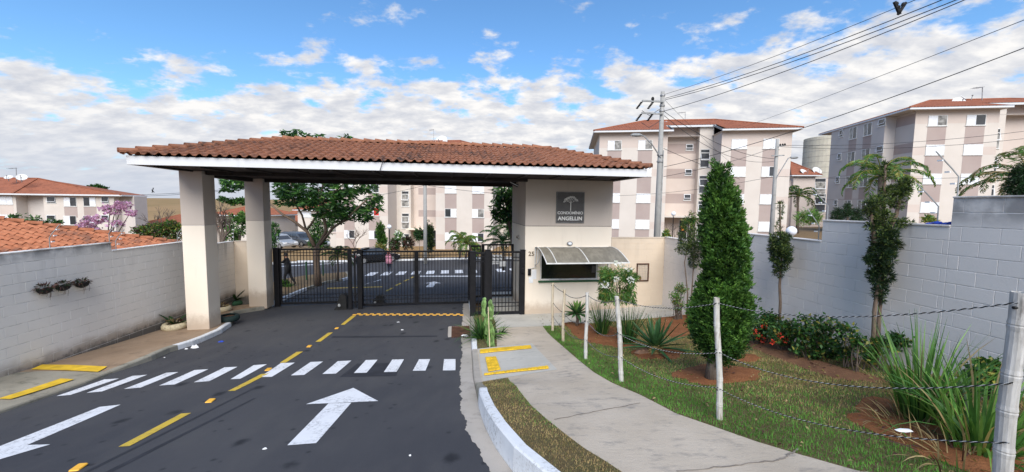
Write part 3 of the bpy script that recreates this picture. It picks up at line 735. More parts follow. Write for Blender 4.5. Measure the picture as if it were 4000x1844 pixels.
fLK2 = lambda v: fLK(v) - .135
for a, b, m, n in ((-12, vLg, K['walk_grey'], 14), (vLg + .004, vLw, K['kerb'], 8), (vLw + .004, vLe, K['kerb_white'], 6), (vLe + .004, 3.2, K['kerb'], 12)):
    kerb_mesh(fLK, fLK2, a, b, R, LfR, n).part('kerbstone', m, kl)
lp = bpy.data.objects['left_pavement.001']
marking(P2(zB, [(262, 320), (835, 340), (915, 295), (360, 278)], LfR), K['tactile'], 'tactile_strip', surf=LfR, off=.020, parent=lp)
marking(P2(zB, [(-20, 572), (90, 575), (635, 404), (520, 397)], LfR), K['tactile'], 'tactile_strip', surf=LfR, off=.020, parent=lp)
# drain grate in its concrete frame
dr = thing('drain_grate', 'rusty iron drain grate beside the kerb with a scrap of paper on it', 'drain', G, gnd(*zA(175, 258)))
o = ORG[dr.name]; z0 = float(R(o.x, o.y)); mb = MB()
q = [G.local(G.world(p)) for p in P2(zA, [(108, 293), (240, 293), (235, 224), (115, 224)])]
ux0, ux1, vy0, vy1 = q[0].x, q[1].x, q[0].y, q[2].y
MB().box(ux0 - .10, ux1 + .02, vy0 - .06, vy1 + .05, z0 - .2, z0 + .022, 0, .02).part('concrete_frame', K['gutter'], dr)
MB().box(ux0, ux1, vy0, vy1, z0 - .1, z0 + .027).part('pit', K['rust'], dr)
for i in range(9):
    x = ux0 + (ux1 - ux0) * (i + .5) / 9; MB().box(x - .014, x + .014, vy0, vy1, z0 + .027, z0 + .042).part('grate_bar', K['rust'], dr)

# ------------------------------------------------------------------ block walls
BLK = {}
def block_wall(root, x0, x1, segs, zb, mat, grid, thick=.14, bw=.4, bh=.2, skip=None, cop=True, cm=None):
    """segs: (xa, xb, ztop). Blocks stand 8 mm proud of the recessed mortar core."""
    core = MB(); todo = []
    for xa, xb, zt in segs:
        core.box(xa, xb, .001, thick, zb, zt - .004)
        rows = int((zt - zb) / bh) + 1
        if cop: MB().box(xa, xb, -.022, thick + .012, zt - .006, zt + .02, 0, .006).part('coping', mat, root)
        for r in range(rows):
            z1 = zt - r * bh - .008; idx = round((zt - r * bh - grid) / bh)
            edges = [xa]; x = math.floor(xa / bw) * bw + (bw / 2 if idx % 2 else 0)
            while x <= xa + .04: x += bw
            while x < xb - .04: edges.append(x); x += bw
            edges.append(xb)
            for a, b in zip(edges, edges[1:]):
                if skip and skip((a + b) / 2, z1 - bh / 2): continue
                w = round(b - a, 3); key = (root.name, w)
                if key not in BLK:
                    BLK[key] = MB().box(.0025, w - .0025, -.003, .02, -bh + .011, 0, 0, .003).mesh('block', mat)
                wp = FRM[root.name].world(((a + b) / 2, 0, z1)); g0 = G.local(wp); gz = float(S(g0.x, g0.y) if root.name != 'boundary_wall.001' else Lf(g0.x, g0.y))
                if z1 < gz - .02: continue
                ax = abs(wp.x) / max(wp.y, .01); todo.append((wp.length if ax < 1.34 else 100 + wp.length, key, (a, RNG.uniform(-.0008, .0008), z1)))
    todo.sort(key=lambda q: q[0]); rest = MB()
    for i, (_, key, p) in enumerate(todo):
        if i < 300: put('block', BLK[key], root, p)
        else:
            me = BLK[key]; rest.add([(v.co.x + p[0], v.co.y + p[1], v.co.z + p[2]) for v in me.vertices], [tuple(f.vertices) for f in me.polygons])
    if rest.v: rest.part('blocks', mat, root, kind='stuff', recalc=False)
    core.part('mortar_core', cm or mat, root)
def wall_thing(label, frame, pos): return thing('boundary_wall', label, 'wall', frame, pos)
wr = wall_thing('long stepped grey block wall behind the garden on the right', WR, (0, 0, -3.6))
K['wall_grey'] = block_paint('grey_wall_paint', wr, (0.73, 0.685, 0.645), (0.77, 0.725, 0.685), .8, 3.6, None)
xs1 = WR.local(at(3210, 900, 7.475)).x; xs2 = WR.local(at(3710, 800, 5.5)).x; xs0 = 3.4
block_wall(wr, 0.0, 12.4, [(0.0, xs0, -1.02), (xs0, xs1, -.62), (xs1, xs2, -.22), (xs2, 12.2, .18)], -3.75, K['wall_grey'], .18, cm=simple('pale_mortar', (0.74, 0.70, 0.66), .95, .15))
wl = wall_thing('white block wall with three planted baskets on the left of the road', WL, (0, 0, -3.6))
K['wall_white'] = block_paint('white_wall_paint', wl, (0.79, 0.765, 0.72), (0.82, 0.80, 0.765), .85, 2.56, .16)
xq = WL.local(at(437, 960, 9.55)).x; xc = WL.local(at(907, 948, 14.28)).x
block_wall(wl, 1.6, xc, [(1.6, xq, -1.04), (xq, 8.6, -1.24), (8.6, xc, -1.44)], -3.85, K['wall_white'], -1.04, cm=simple('dark_mortar', (0.68, 0.66, 0.63), .95, .2))
WB = Frame(*WL.world((xc, 0, 0)).xy, G.yaw)
wb = wall_thing('short beige block wall between the two roof pillars', WB, (0, 0, -3.6))
K['wall_cream'] = block_paint('cream_wall_paint', wb, (0.60, 0.505, 0.40), (0.65, 0.55, 0.44), .35, 2.3, .05)
block_wall(wb, 0.0, .78, [(0, .78, -1.44)], -3.9, K['wall_cream'], -1.44)
uC = G.local(WR.world((0, 0, 0))).x
wc = wall_thing('cream block wall with a small caged opening beside the guard room', G, (2.93, 0, -3.6))
K['wall_cream2'] = block_paint('guard_wall_paint', wc, (0.63, 0.52, 0.40), (0.67, 0.56, 0.435), .2, 2.6, -.1)
n0, n1 = G.hit(2487, 1029, 0), G.hit(2532, 1098, 0)
block_wall(wc, 2.94, uC, [(2.94, uC + .01, -1.04)], -3.75, K['wall_cream2'], -1.04, skip=lambda x, z: n0.x - .1 < x < n1.x + .1 and n1.z - .08 < z < n0.z + .08)
mb = MB()
for a, b, c, d in ((n0.x, n0.x + .035, n1.z, n0.z), (n1.x - .035, n1.x, n1.z, n0.z), (n0.x, n1.x, n0.z - .035, n0.z), (n0.x, n1.x, n1.z, n1.z + .035)): mb.box(a, b, -.03, .05, c, d)
nf = mb.part('niche_frame', K['rust'], wc)
MB().box(n0.x + .035, n1.x - .035, .004, .0055, n1.z + .035, n0.z - .035).part('niche_back', K['b_grey'], wc)
mb = MB()
for i in range(1, 8):
    x = n0.x + (n1.x - n0.x) * i / 8; mb.bar((x, -.01, n1.z), (x, -.01, n0.z), .004)
for i in range(1, 11):
    z = n1.z + (n0.z - n1.z) * i / 11; mb.bar((n0.x, -.012, z), (n1.x, -.012, z), .004)
mb.part('wire_mesh', K['galv'], wc)
MB().ball((n0.x + .14, -.0, n1.z + .11), .055, .03, .07).part('valve', K['rust'], wc)

# ------------------------------------------------------------------ gatehouse
ZS, ZST, WG, DG = 0.845, -0.657, 2.93, 2.9
gh = thing('gatehouse', 'gatehouse with guard room, two pillars and a wide hipped terracotta roof over the road', 'gatehouse', G, (0, 0, -3.6))
w0, w1 = G.hit(2109, 1096, 0), G.hit(2338, 992, 0)
wu0, wu1, wz0, wz1 = w0.x, w1.x, w0.z, w1.z
mb = MB()
mb.box(0, wu0, 0, .15, -3.8, ZST - .008); mb.box(wu1, WG, 0, .15, -3.8, ZST - .008); mb.box(wu0, wu1, 0, .15, -3.8, wz0); mb.box(wu0, wu1, 0, .15, wz1, ZST - .008)
mb.box(0, .15, .15, DG, -3.8, ZST - .008); mb.box(WG - .15, WG, .15, DG, -3.8, ZST - .008); mb.box(.15, WG - .15, DG - .15, DG, -3.8, ZST - .008)
mb.part('lower_wall', K['plaster_low'], gh)
MB().box(.012, WG - .012, .012, DG - .012, ZST - .008, ZST + .008).part('wall_groove', K['soffit'], gh)
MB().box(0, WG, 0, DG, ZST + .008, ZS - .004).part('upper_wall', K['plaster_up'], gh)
mb = MB()
for a, b, c, d in ((wu0, wu0 + .05, wz0, wz1), (wu1 - .05, wu1, wz0, wz1), (wu0 + .05, wu1 - .05, wz0, wz0 + .045), (wu0 + .05, wu1 - .05, wz1 - .05, wz1)): mb.box(a, b, .03, .1, c, d)
gw = mb.part('guard_window', K['white_metal'], gh)
MB().box(wu0 + .05, wu1 - .05, .06, .07, wz0 + .045, wz1 - .05).part('pane', K['glass'], gw)
MB().box(wu0 - .06, wu1 + .06, -.07, .04, wz0 - .06, wz0 - .002, 0, .008).part('sill', K['tyre_green'], gw)
p = G.hit(2323, 1050, .055); MB().box(p.x - .1, p.x + .08, .054, .0585, p.z - .13, p.z + .1).part('sticker', K['sign'], gw)
# pillars
PIL = {}
for nm, (pu, pv, w, d, zb) in {'front': (-9.70, -.41, .575, .57, -3.75), 'rear': (G.hit(965, 1000, 2.75).x, 2.75, .60, .56, -3.85)}.items():
    pl = MB().box(pu, pu + w, pv, pv + d, zb, ZST - .008, 0, .008).part('pillar', K['plaster_low'], gh)
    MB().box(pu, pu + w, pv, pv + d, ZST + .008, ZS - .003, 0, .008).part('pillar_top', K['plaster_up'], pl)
    MB().box(pu + .012, pu + w - .012, pv + .012, pv + d - .012, ZST - .008, ZST + .008).part('groove', K['b_grey'], pl)
    PIL[nm] = (pu, pv, w, d)
# roof carcass
E0, E1, V0, V1, FH = -9.84, 3.108, -1.93, 3.9, .207
RV, RA, RB, ZR = .985, -7.54, .74, 1.955
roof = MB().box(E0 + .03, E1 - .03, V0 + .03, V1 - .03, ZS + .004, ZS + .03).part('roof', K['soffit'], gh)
MB().box(E0, E1, V0, V0 + .028, ZS, ZS + FH, 0, .004).part('fascia', K['fascia'], roof)
MB().box(E0, E1, V1 - .028, V1, ZS, ZS + FH, 0, .004).part('fascia', K['fascia'], roof)
MB().box(E0, E0 + .028, V0 + .029, V1 - .029, ZS, ZS + FH, 0, .004).part('fascia', K['fascia'], roof)
MB().box(E1 - .028, E1, V0 + .029, V1 - .029, ZS, ZS + FH, 0, .004).part('fascia', K['fascia'], roof)
for i in range(13):
    u = E0 + .5 + i * 1.0
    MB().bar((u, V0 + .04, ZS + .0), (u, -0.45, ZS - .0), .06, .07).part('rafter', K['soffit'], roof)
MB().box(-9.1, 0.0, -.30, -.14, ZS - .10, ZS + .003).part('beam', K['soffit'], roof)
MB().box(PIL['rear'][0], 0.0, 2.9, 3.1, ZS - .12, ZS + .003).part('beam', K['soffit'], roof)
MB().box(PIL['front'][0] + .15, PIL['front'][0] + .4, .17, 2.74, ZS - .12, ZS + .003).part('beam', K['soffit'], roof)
# tiles: a wavy tile, 0.215 wide, laid in courses of 0.335
TW, TE, TLEN = .2155, .335, .41
_prof = [(-.112, .016), (-.080, .002), (-.030, .002), (.000, .022), (.028, .052), (.056, .062), (.084, .052), (.112, .018)]
def tile_verts():
    vs = [(x, 0, z + .030) for x, z in _prof] + [(x, TLEN, z + .004) for x, z in _prof] + [(x, .002, z + .012) for x, z in _prof]
    fs = [(i, i + 1, 9 + i, 8 + i) for i in range(7)] + [(16 + i, 17 + i, i + 1, i) for i in range(7)]
    return np.array(vs), fs
TV, TF = tile_verts()
def slope(A, e, n, length, run, rise, cl, cr, singles, parent, mat, stuff):
    """tiles on one roof slope: eave from A along e, inward n; cl/cr: how much each end draws in over the whole run"""
    ang = math.atan2(rise, run); L = math.hypot(run, rise); A = Vector(A); e = Vector(e); n = Vector(n)
    up = n * math.cos(ang) + Vector((0, 0, math.sin(ang))); nrm = e.cross(up)
    rows = int(L / TE) + 1; cols = int(length / TW)
    me = None; out_v, out_f = [], []
    for r in range(rows):
        s = r * TE
        if s + .12 > L: continue
        for c in range(cols + 1):
            x = (c + .5) * TW; jx, jr = RNG.uniform(-.006, .006), RNG.uniform(-.012, .012)
            M = Matrix(((e.x, up.x, nrm.x), (e.y, up.y, nrm.y), (e.z, up.z, nrm.z))) @ Matrix.Rotation(jr, 3, 'Z')
            P0 = A + e * (x + jx) + up * (s + RNG.uniform(-.008, .008))
            lo0, lo1 = cl * s / L, length - cr * s / L; hi0, hi1 = cl * min(s + TLEN, L) / L, length - cr * min(s + TLEN, L) / L
            if x + TW / 2 < lo0 or x - TW / 2 > lo1: continue
            inside = x - TW / 2 > hi0 - .02 and x + TW / 2 < hi1 + .02 and s + TLEN < L + .03
            if inside and singles and singles[0] > 0:
                singles[0] -= 1
                if singles[1] is None: singles[1] = MB().add(TV, TF).mesh('roof_tile', mat, smooth=False)
                put('roof_tile', singles[1], parent, P0, rot=M.to_euler())
            else:
                b = bmesh.new(); vv = [b.verts.new(P0 + M @ Vector(q)) for q in TV]
                for f in TF: b.faces.new([vv[i] for i in f])
                if not inside:
                    for side, (x0, xk) in enumerate(((0, cl), (length, -cr))):
                        q = A + e * x0; d = (n * run + e * xk); d = Vector((d.x, d.y, 0)); pn = d.cross(Vector((0, 0, 1))); pn = -pn if (pn.dot(e) > 0) == (side == 0) else pn
                        bmesh.ops.bisect_plane(b, geom=b.verts[:] + b.edges[:] + b.faces[:], plane_co=q, plane_no=pn, clear_outer=True)
                    bmesh.ops.bisect_plane(b, geom=b.verts[:] + b.edges[:] + b.faces[:], plane_co=A + n * run, plane_no=n, clear_outer=True)
                b.verts.index_update(); o = len(stuff.v)
                stuff.add([v.co[:] for v in b.verts], [tuple(v.index for v in f.verts) for f in b.faces]); b.free()
def ridge_line(a, b, parent, mat, rad=.10, n=None, name='ridge_tile'):
    a, b = Vector(a), Vector(b); L = (b - a).length; n = n or max(2, round(L / .34)); d = (b - a) / n
    x = d.normalized(); side = x.cross(Vector((0, 0, 1))).normalized(); up = side.cross(x); mb = MB(); vs = []
    for t, r, z in ((-.03, rad * 1.06, .02), (1.03, rad * .82, -.012)):
        for k in range(8): 
            th = math.pi * (k / 7) * 1.12 - .19; vs.append(x * (d.length * t) + side * (r * math.cos(th)) + up * (r * math.sin(th) * .9 + z))
    cap = len(vs); vs.append(x * (-.03 * d.length)); vs.append(x * (1.03 * d.length))
    fs = [(k, k + 1, 9 + k, 8 + k) for k in range(7)] + [(k + 1, k, cap) for k in range(7)] + [(8 + k, 9 + k, cap + 1) for k in range(7)]
    me = MB().add(vs, fs).mesh(name, mat)
    for i in range(n): put(name, me, parent, a + d * i)
zE = ZS + FH + .012; ov = .07
st = MB(); sing = [300, None]
fr = dict(parent=roof, mat=K['tile'], stuff=st)
slope((E0 - ov, V0 - ov, zE), (1, 0, 0), (0, 1, 0), E1 - E0 + 2 * ov, RV - V0 + ov, ZR - zE, RA - E0 + ov, E1 - RB + ov, sing, **fr)
slope((E0 - ov, V1 + ov, zE), (0, -1, 0), (1, 0, 0), V1 - V0 + 2 * ov, RA - E0 + ov, ZR - zE, V1 - RV + ov, RV - V0 + ov, None, **fr)
slope((E1 + ov, V0 - ov, zE), (0, 1, 0), (-1, 0, 0), V1 - V0 + 2 * ov, E1 - RB + ov, ZR - zE, RV - V0 + ov, V1 - RV + ov, None, **fr)
slope((E1 + ov, V1 + ov, zE), (-1, 0, 0), (0, -1, 0), E1 - E0 + 2 * ov, V1 - RV + ov, ZR - zE, E1 - RB + ov, RA - E0 + ov, None, **fr)
st.part('roof_tiles', K['tile'], roof, kind='stuff', recalc=False)
zt = ZR + .035
for a, b in (((E0 - ov, V0 - ov, zE + .05), (RA, RV, zt)), ((E1 + ov, V0 - ov, zE + .05), (RB, RV, zt)), ((E0 - ov, V1 + ov, zE + .05), (RA, RV, zt)), ((E1 + ov, V1 + ov, zE + .05), (RB, RV, zt)), ((RA, RV, zt), (RB, RV, zt))):
    ridge_line(a, b, roof, K['tile'])
mb = MB()   # boards under the tiles
mb.add([(E0, V0, zE - .02), (E1, V0, zE - .02), (E1, V1, zE - .02), (E0, V1, zE - .02), (RA, RV, ZR - .03), (RB, RV, ZR - .03)], [(0, 1, 5, 4), (1, 2, 5), (2, 3, 4, 5), (3, 0, 4)])
mb.part('roof_boards', K['soffit'], roof)

# things on the guard room
s0, s1 = G.hit(2173.6, 749, -.02), G.hit(2281, 872, -.02)
sg = thing('sign', 'dark grey square sign with a white tree and lettering above the guard window', 'sign', G, ((s0.x + s1.x) / 2, -.02, s1.z))
MB().box(s0.x, s1.x, -.03, .0, s1.z, s0.z, 0, .004).part('board', K['sign'], sg)
mb = MB(); t = .009
for a, b, c, d in ((s0.x + .012, s1.x - .012, s0.z - .02, s0.z - .012), (s0.x + .012, s1.x - .012, s1.z + .012, s1.z + .02), (s0.x + .012, s0.x + .02, s1.z + .02, s0.z - .02), (s1.x - .02, s1.x - .012, s1.z + .02, s0.z - .02)): mb.box(a, b, -.0335, -.03, c, d)
mb.part('border', K['grey_metal'], sg)
def text(body, size, u, v, z, mat, parent, name, width=None, bold=0.0, ext=.003):
    cu = bpy.data.curves.new('lettering', 'FONT'); cu.body = body; cu.size = size; cu.align_x = 'CENTER'; cu.align_y = 'CENTER'; cu.extrude = ext; cu.offset = bold; cu.space_character = 1.04
    ob = bpy.data.objects.new('tmp', cu); COL.objects.link(ob); dg = bpy.context.evaluated_depsgraph_get(); me = bpy.data.meshes.new_from_object(ob.evaluated_get(dg)); bpy.data.objects.remove(ob)
    co = np.empty(len(me.vertices) * 3); me.vertices.foreach_get('co', co); co = co.reshape(-1, 3)
    if width: co[:, :2] *= width / (co[:, 0].max() - co[:, 0].min())
    me.vertices.foreach_set('co', np.stack([co[:, 0], -co[:, 2] * 0 - co[:, 2], co[:, 1]], -1).ravel()); me.materials.clear(); me.materials.append(mat); me.update()
    return put(name, me, parent, (u, v, z))
um = (s0.x + s1.x) / 2; hh = s0.z - s1.z; ww = s1.x - s0.x
text('CONDOMÍNIO', .1, um, -.034, s1.z + hh * .325, K['sign_white'], sg, 'lettering', ww * .90, .0022)
text('ANGELLIN', .1, um, -.034, s1.z + hh * .145, K['sign_white'], sg, 'lettering', ww * .86, .0032)
mb = MB(); rr = random.Random(5); tx, tz = um + .01, s1.z + hh * .40     # the little white tree
mb.bar((tx, -.033, tz), (tx, -.033, tz + hh * .30), .022, .006)
def twig(p, a, l, w, dep):
    q = (p[0] + math.sin(a) * l, -.033, p[2] + math.cos(a) * l); mb.bar(p, q, w, .005)
    if dep == 0:
        for _ in range(5):
            x, z = q[0] + rr.uniform(-.024, .024), q[2] + rr.uniform(-.02, .024); r = rr.uniform(.007, .014); mb.add([(x - r, -.0345, z), (x, -.0345, z - r), (x + r, -.0345, z), (x, -.0345, z + r)], [(0, 1, 2, 3)])
        return
    for s in (-1, 0, 1): twig(q, a * .8 + s * rr.uniform(.35, .65), l * rr.uniform(.6, .8), w * .6, dep - 1)
for a in (-1.15, -.6, -.1, .4, .95): twig((tx, -.033, tz + hh * .24 + rr.uniform(-.03, .03)), a, hh * .10, .009, 2)
mb.part('tree_emblem', K['sign_white'], sg)
text('25', .15, G.hit(2075.5, 992, -.012).x, -.012, G.hit(2075.5, 992, 0).z, K['bronze'], gh, 'house_number', .185, .001, .006)
# awning
aw = thing('awning', 'curved bronze polycarbonate awning over the guard window', 'awning', G, (wu0, 0, wz1))
AP = -1.62; b0, b1 = G.hit(2089, 968.5, 0), G.hit(2372, 968, 0)
f0_, f1_ = G.hit(2149, 1031, AP), G.hit(2484, 1025, AP)
zb_, zf_ = (b0.z + b1.z) / 2 + .02, (f0_.z + f1_.z) / 2
def awp(x, t): return (x, AP * t, zb_ + .09 * math.sin(math.pi * min(t * 1.0, 1)) * (1 - t * .3) + (zf_ - zb_) * t ** 1.7)
ua, ub = b0.x, b1.x + .05
mb = MB(); n = 12; vs = [awp(x, i / n) for x in (ua, ub) for i in range(n + 1)]
mb.add(vs + [(a, b, c - .008) for a, b, c in vs], [(i, i + 1, n + 2 + i, n + 1 + i) for i in range(n)] + [(i + 2 * n + 2 + 1, i + 2 * n + 2, 2 * n + 2 + n + 1 + i, 2 * n + 2 + n + 2 + i) for i in range(n)])
mb.part('sheet', K['poly'], aw, smooth=True)
for x in (ua + .015, ua + .31, ua + 1.28, ub - .015): MB().tube([tuple(Vector(awp(x, i / n)) + Vector((0, 0, .006))) for i in range(n + 1)], .016, 6).part('rib', K['white_metal'], aw)
MB().bar(awp(ua, 1.0), awp(ub, 1.0), .035).part('front_bar', K['white_metal'], aw)
MB().bar((ua, -.015, zb_), (ub, -.015, zb_), .03).part('wall_bar', K['white_metal'], aw)
for x in (ua + .015, ub - .015):
    MB().bar((x, -.02, zb_), (x, -.02, zb_ - .62), .035).part('bracket', K['white_metal'], aw)
    MB().tube([(x, -.02, zb_ - .56), (x, -.35, zb_ - .50), (x, -.75, zb_ - .26), awp(x, .62)], .014, 6).part('bracket', K['white_metal'], aw)
    MB().bar((x, -.36, zb_ - .50), awp(x, .26), .022).part('bracket', K['white_metal'], aw)
def bulkhead(u, v, z, label, ang=0.0):
    t = thing('wall_lamp', label, 'lamp', G, (u, v, z)); mb = MB()
    if ang == 0: mb.ball((u, v - .02, z), .105, .05, .075, 14); MB().ball((u, v - .05, z), .07, .035, .05, 12).part('lens', K['globe'], t)
    else: mb.box(u - .06, u, v - .06, v + .06, z - .06, z + .06, 0, .02); MB().ball((u - .07, v, z), .03, .05, .05).part('lens', K['bronze'], t)
    mb.part('housing', K['galv'], t)
p = G.hit(2225, 951.5, 0); bulkhead(p.x, 0, p.z, 'oval bulkhead lamp on the guard room wall above the awning')
bulkhead(0, 1.2, G.hit(2022, 935, .3).z, 'small lamp on the shaded side wall of the guard room', 1)
p = G.hit(2006, 718, .55)
t = thing('floodlight', 'slim floodlight tilted under the roof at the guard room corner', 'lamp', G, (p.x, .55, p.z + .1))
MB().bar((p.x - .15, .45, p.z + .055), (p.x + .14, .45, p.z - .075), .05, .09).part('housing', K['soffit'], t)
MB().bar((p.x - .14, .395, p.z + .045), (p.x + .13, .395, p.z - .078), .035, .02).part('lens', K['white_plastic'], t)
MB().bar((p.x + .05, .5, p.z), (p.x + .08, .5, ZS + .01), .02).part('arm', K['soffit'], t)
p = G.hit(2068, 1063, -.03)
t = thing('intercom', 'black intercom with white notices below the house number', 'intercom', G, (p.x, -.0, p.z - .25))
MB().box(p.x - .05, p.x + .05, -.06, 0, p.z - .11, p.z + .11, 0, .012).part('body', K['black'], t)
MB().bar((p.x - .03, -.03, p.z + .11), (p.x + .22, -.03, p.z + .16), .02).part('pipe', K['white_metal'], t)
MB().box(p.x + .07, p.x + .24, -.006, 0, p.z - .24, p.z + .08).part('notice', K['white_plastic'], t)
MB().box(p.x - .01, p.x + .13, -.012, -.007, p.z - .36, p.z - .16).part('notice', K['white_plastic'], t)

# ------------------------------------------------------------------ gates
def gate(label, v, u0, u1, z0, z1, pitch, stiles=(), rails=(), name='gate', cat='gate', fw=.06, rail_z=None, bar=.02):
    t = thing(name, label, cat, G, ((u0 + u1) / 2, v, z0))
    MB().box(u0, u1, v - .025, v + .025, z1 - .06, z1).part('top_rail', K['black'], t)
    MB().box(u0, u1, v - .025, v + .025, z0, z0 + .08).part('bottom_rail', K['black'], t)
    for a, w in [(u0, fw), (u1 - fw, fw)] + list(stiles): MB().box(a, a + w, v - .03, v + .03, z0, z1 - .001).part('stile', K['black'], t)
    for z in rails: MB().box(u0 + fw, u1 - fw, v - .012, v + .012, z - .012, z + .012).part('rail', K['black'], t)
    me = MB().box(-bar / 2, bar / 2, -bar / 2, bar / 2, 0, z1 - z0 - .14).mesh('bar', K['black']); n = round((u1 - u0 - 2 * fw) / pitch)
    for i in range(1, n):
        u = u0 + fw + (u1 - u0 - 2 * fw) * i / n
        if any(a - .01 < u < a + w + .01 for a, w in stiles): continue
        put('bar', me, t, (u, v, z0 + .08))
    return t
VL, VR_ = 3.32, 2.44
a, b = G.hit(1097, 1177, VL), G.hit(1400, 970, VL)
zl0, zl1 = float(R(a.x, VL)) + .07, b.z
gate('closed black sliding gate leaf of vertical bars at the left, in front of the man', VL, a.x, b.x, zl0, zl1, .113, rails=(zl1 - .16, zl1 - .27, zl0 + .22, zl0 + .36), name='sliding_gate')
a, b = G.hit(1415, 1196, VR_), G.hit(1834, 979, VR_); m0 = G.hit(1618, 1000, VR_).x
zr0, zr1 = float(R(a.x, VR_)) + .06, (G.hit(1415, 979, VR_).z + b.z) / 2
gate('closed black sliding gate leaf of vertical bars across the entrance lane, two panels wide', VR_, a.x, b.x, zr0, zr1, .113, stiles=((m0, .16),), rails=(zr1 - .17, zr1 - .27, zr0 + .22, zr0 + .36), name='sliding_gate')
def post(label, px0, px1, ptop, pbot, v, surf=R, w=None, name='gate_post'):
    a, b = G.hit(px0, ptop, v), G.hit(px1, pbot, v); zb = float(surf(a.x, v)) - .05; w = w or b.x - a.x
    t = thing(name, label, 'gate post', G, (a.x, v, zb)); MB().box(a.x, a.x + w, v, v + .12, zb, a.z, 0, .006).part('shaft', K['black'], t); MB().box(a.x - .01, a.x + w + .01, v - .01, v + .13, a.z, a.z + .015).part('cap', K['black'], t); return t
pA = post('black steel gate post between the two sliding leaves, the left one beside the motor cover', 1356, 1375, 977, 1203, 2.1)
pB = post('black steel gate post between the two sliding leaves, the one carrying a white dome camera', 1394, 1415, 977, 1201, 2.1)
post('thick black gate post against the rear roof pillar', 1064, 1093, 970, 1195, VL - .1)
p = G.hit(1401, 997, 2.05); t = thing('dome_camera', 'small white dome camera on a gate post', 'camera', G, (p.x, 2.08, p.z)); MB().ball((p.x, 2.06, p.z), .05).part('dome', K['white_plastic'], t); MB().ball((p.x + .01, 2.015, p.z - .012), .022).part('lens', K['black'], t); MB().box(p.x - .03, p.x + .03, 2.07, 2.1, p.z - .03, p.z + .03).part('base', K['white_plastic'], t)
a = G.hit(1375, 978, 2.16); t = thing('gate_guide', 'black frame of guide rollers between the two gate posts', 'gate guide', G, (a.x, 2.3, -3.8))
u0, u1 = a.x + .02, G.hit(1394, 978, 2.16).x - .02
for zz_ in (zr1 + .0, zr0 + .5, zr0 + .25): MB().box(u0, u1, 2.14, 2.2, zz_ - .05, zz_).part('cross_bar', K['black'], t)
MB().bar((u0, 2.2, zr1 - .03), (u0 + .3, 3.4, zr1 - .01), .06).part('tie_bar', K['black'], t)
MB().bar((u0 + .05, 2.22, zr0), (u0 + .05, 2.22, zr1 - .05), .05).part('upright', K['black'], t)
def motor(label, px0, px1, py0, py1, v):
    a, b = G.hit(px0, py1, v), G.hit(px1, py0, v); z0 = float(R(a.x, v)); t = thing('gate_motor', label, 'gate motor', G, ((a.x + b.x) / 2, v, z0)); h = b.z - z0; x0, x1 = a.x, b.x
    MB().prism([(x0, z0), (x1, z0), (x1, z0 + h * .8), (x1 - .08, z0 + h), (x0 + (x1 - x0) * .45, z0 + h * .95), (x0 + .06, z0 + h * .55)], 'y', v - .15, v + .15).part('cover', K['black_soft'], t)
    MB().box(x0 - .05, x1 + .03, v - .18, v + .18, z0, z0 + .05, 0, .01).part('base', K['black_soft'], t)
    MB().ball((x0 + .12, v - .16, z0 + h * .3), .05, .03, .06).part('knob', K['grey_metal'], t)
motor('black plastic sliding gate motor in front of the left leaf', 1316, 1356, 1145, 1192, 2.3)
motor('black plastic sliding gate motor standing behind the right leaf', 1456, 1500, 1150, 1186, 2.85)
# pedestrian cage
def S0(u, v): return float(S(u, v))
post('black square post at the left end of the pedestrian gate cage', 1837, 1857, 984, 1250, -.05, S)
post('broad black post on the hinge side of the front pedestrian gate', 1895, 1915, 978, 1240, -.05, S)
post('black post fixed to the guard room corner', 2034, 2049, 978, 1241, -.05, S)
a, b = G.hit(1857, 1000, 0), G.hit(1895, 985, 0); zf = S0(-1, 0)
gate('narrow fixed black bar panel beside the front pedestrian gate', 0.0, a.x, b.x, zf + .05, b.z, .105, rails=(b.z - .15, b.z - .3, zf + .3, zf + .42), name='bar_panel', cat='fence', fw=.02)
a, b = G.hit(1914, 1237, 0), G.hit(2036, 981, 0)
dg_ = gate('front black pedestrian gate of vertical bars beside the guard room', 0.0, a.x, b.x, zf + .03, b.z, .112, rails=(b.z - .2, b.z - .31, zf + .28, zf + .40), name='pedestrian_gate')
p = G.hit(2043, 1056, -.08); MB().box(p.x - .04, p.x + .04, -.12, -.05, p.z - .09, p.z + .07, 0, .01).part('lock', K['black'], dg_)
VB = 2.45; zf2 = S0(-1, VB)
a, b = G.hit(1838, 962, VB), G.hit(1880, 958, VB)
gate('narrow fixed black bar panel at the back of the pedestrian cage', VB, a.x, b.x, zf2 + .05, b.z, .105, rails=(b.z - .15, b.z - .3, zf2 + .3, zf2 + .42), name='bar_panel', cat='fence', fw=.03)
a, b = G.hit(1880, 1165, VB), G.hit(2010, 953, VB)
rg = gate('rear black pedestrian gate carrying white notices', VB, a.x, b.x, zf2 + .06, b.z, .112, rails=(b.z - .3, b.z - .42, zf2 + .28, zf2 + .40), name='pedestrian_gate', fw=.11)
t = thing('cage_side', 'black bar side of the pedestrian cage running back from the left post', 'fence', G, (G.hit(1845, 1000, 0).x, 1.2, zf)); u = G.hit(1845, 1000, 0).x
ztp = G.hit(1845, 984, 0).z
MB().box(u - .025, u + .025, .07, VB, ztp - .06, ztp).part('top_rail', K['wood'], t); MB().box(u - .025, u + .025, .07, VB, zf + .05, zf + .12).part('bottom_rail', K['black'], t)
me = MB().box(-.01, .01, -.01, .01, 0, ztp - zf - .18).mesh('bar', K['black'])
for i in range(1, 20): put('bar', me, t, (u, .07 + i * .118, zf + .12))
a, b = G.hit(1916, 1032, VB - .05), G.hit(1961, 995, VB - .05)
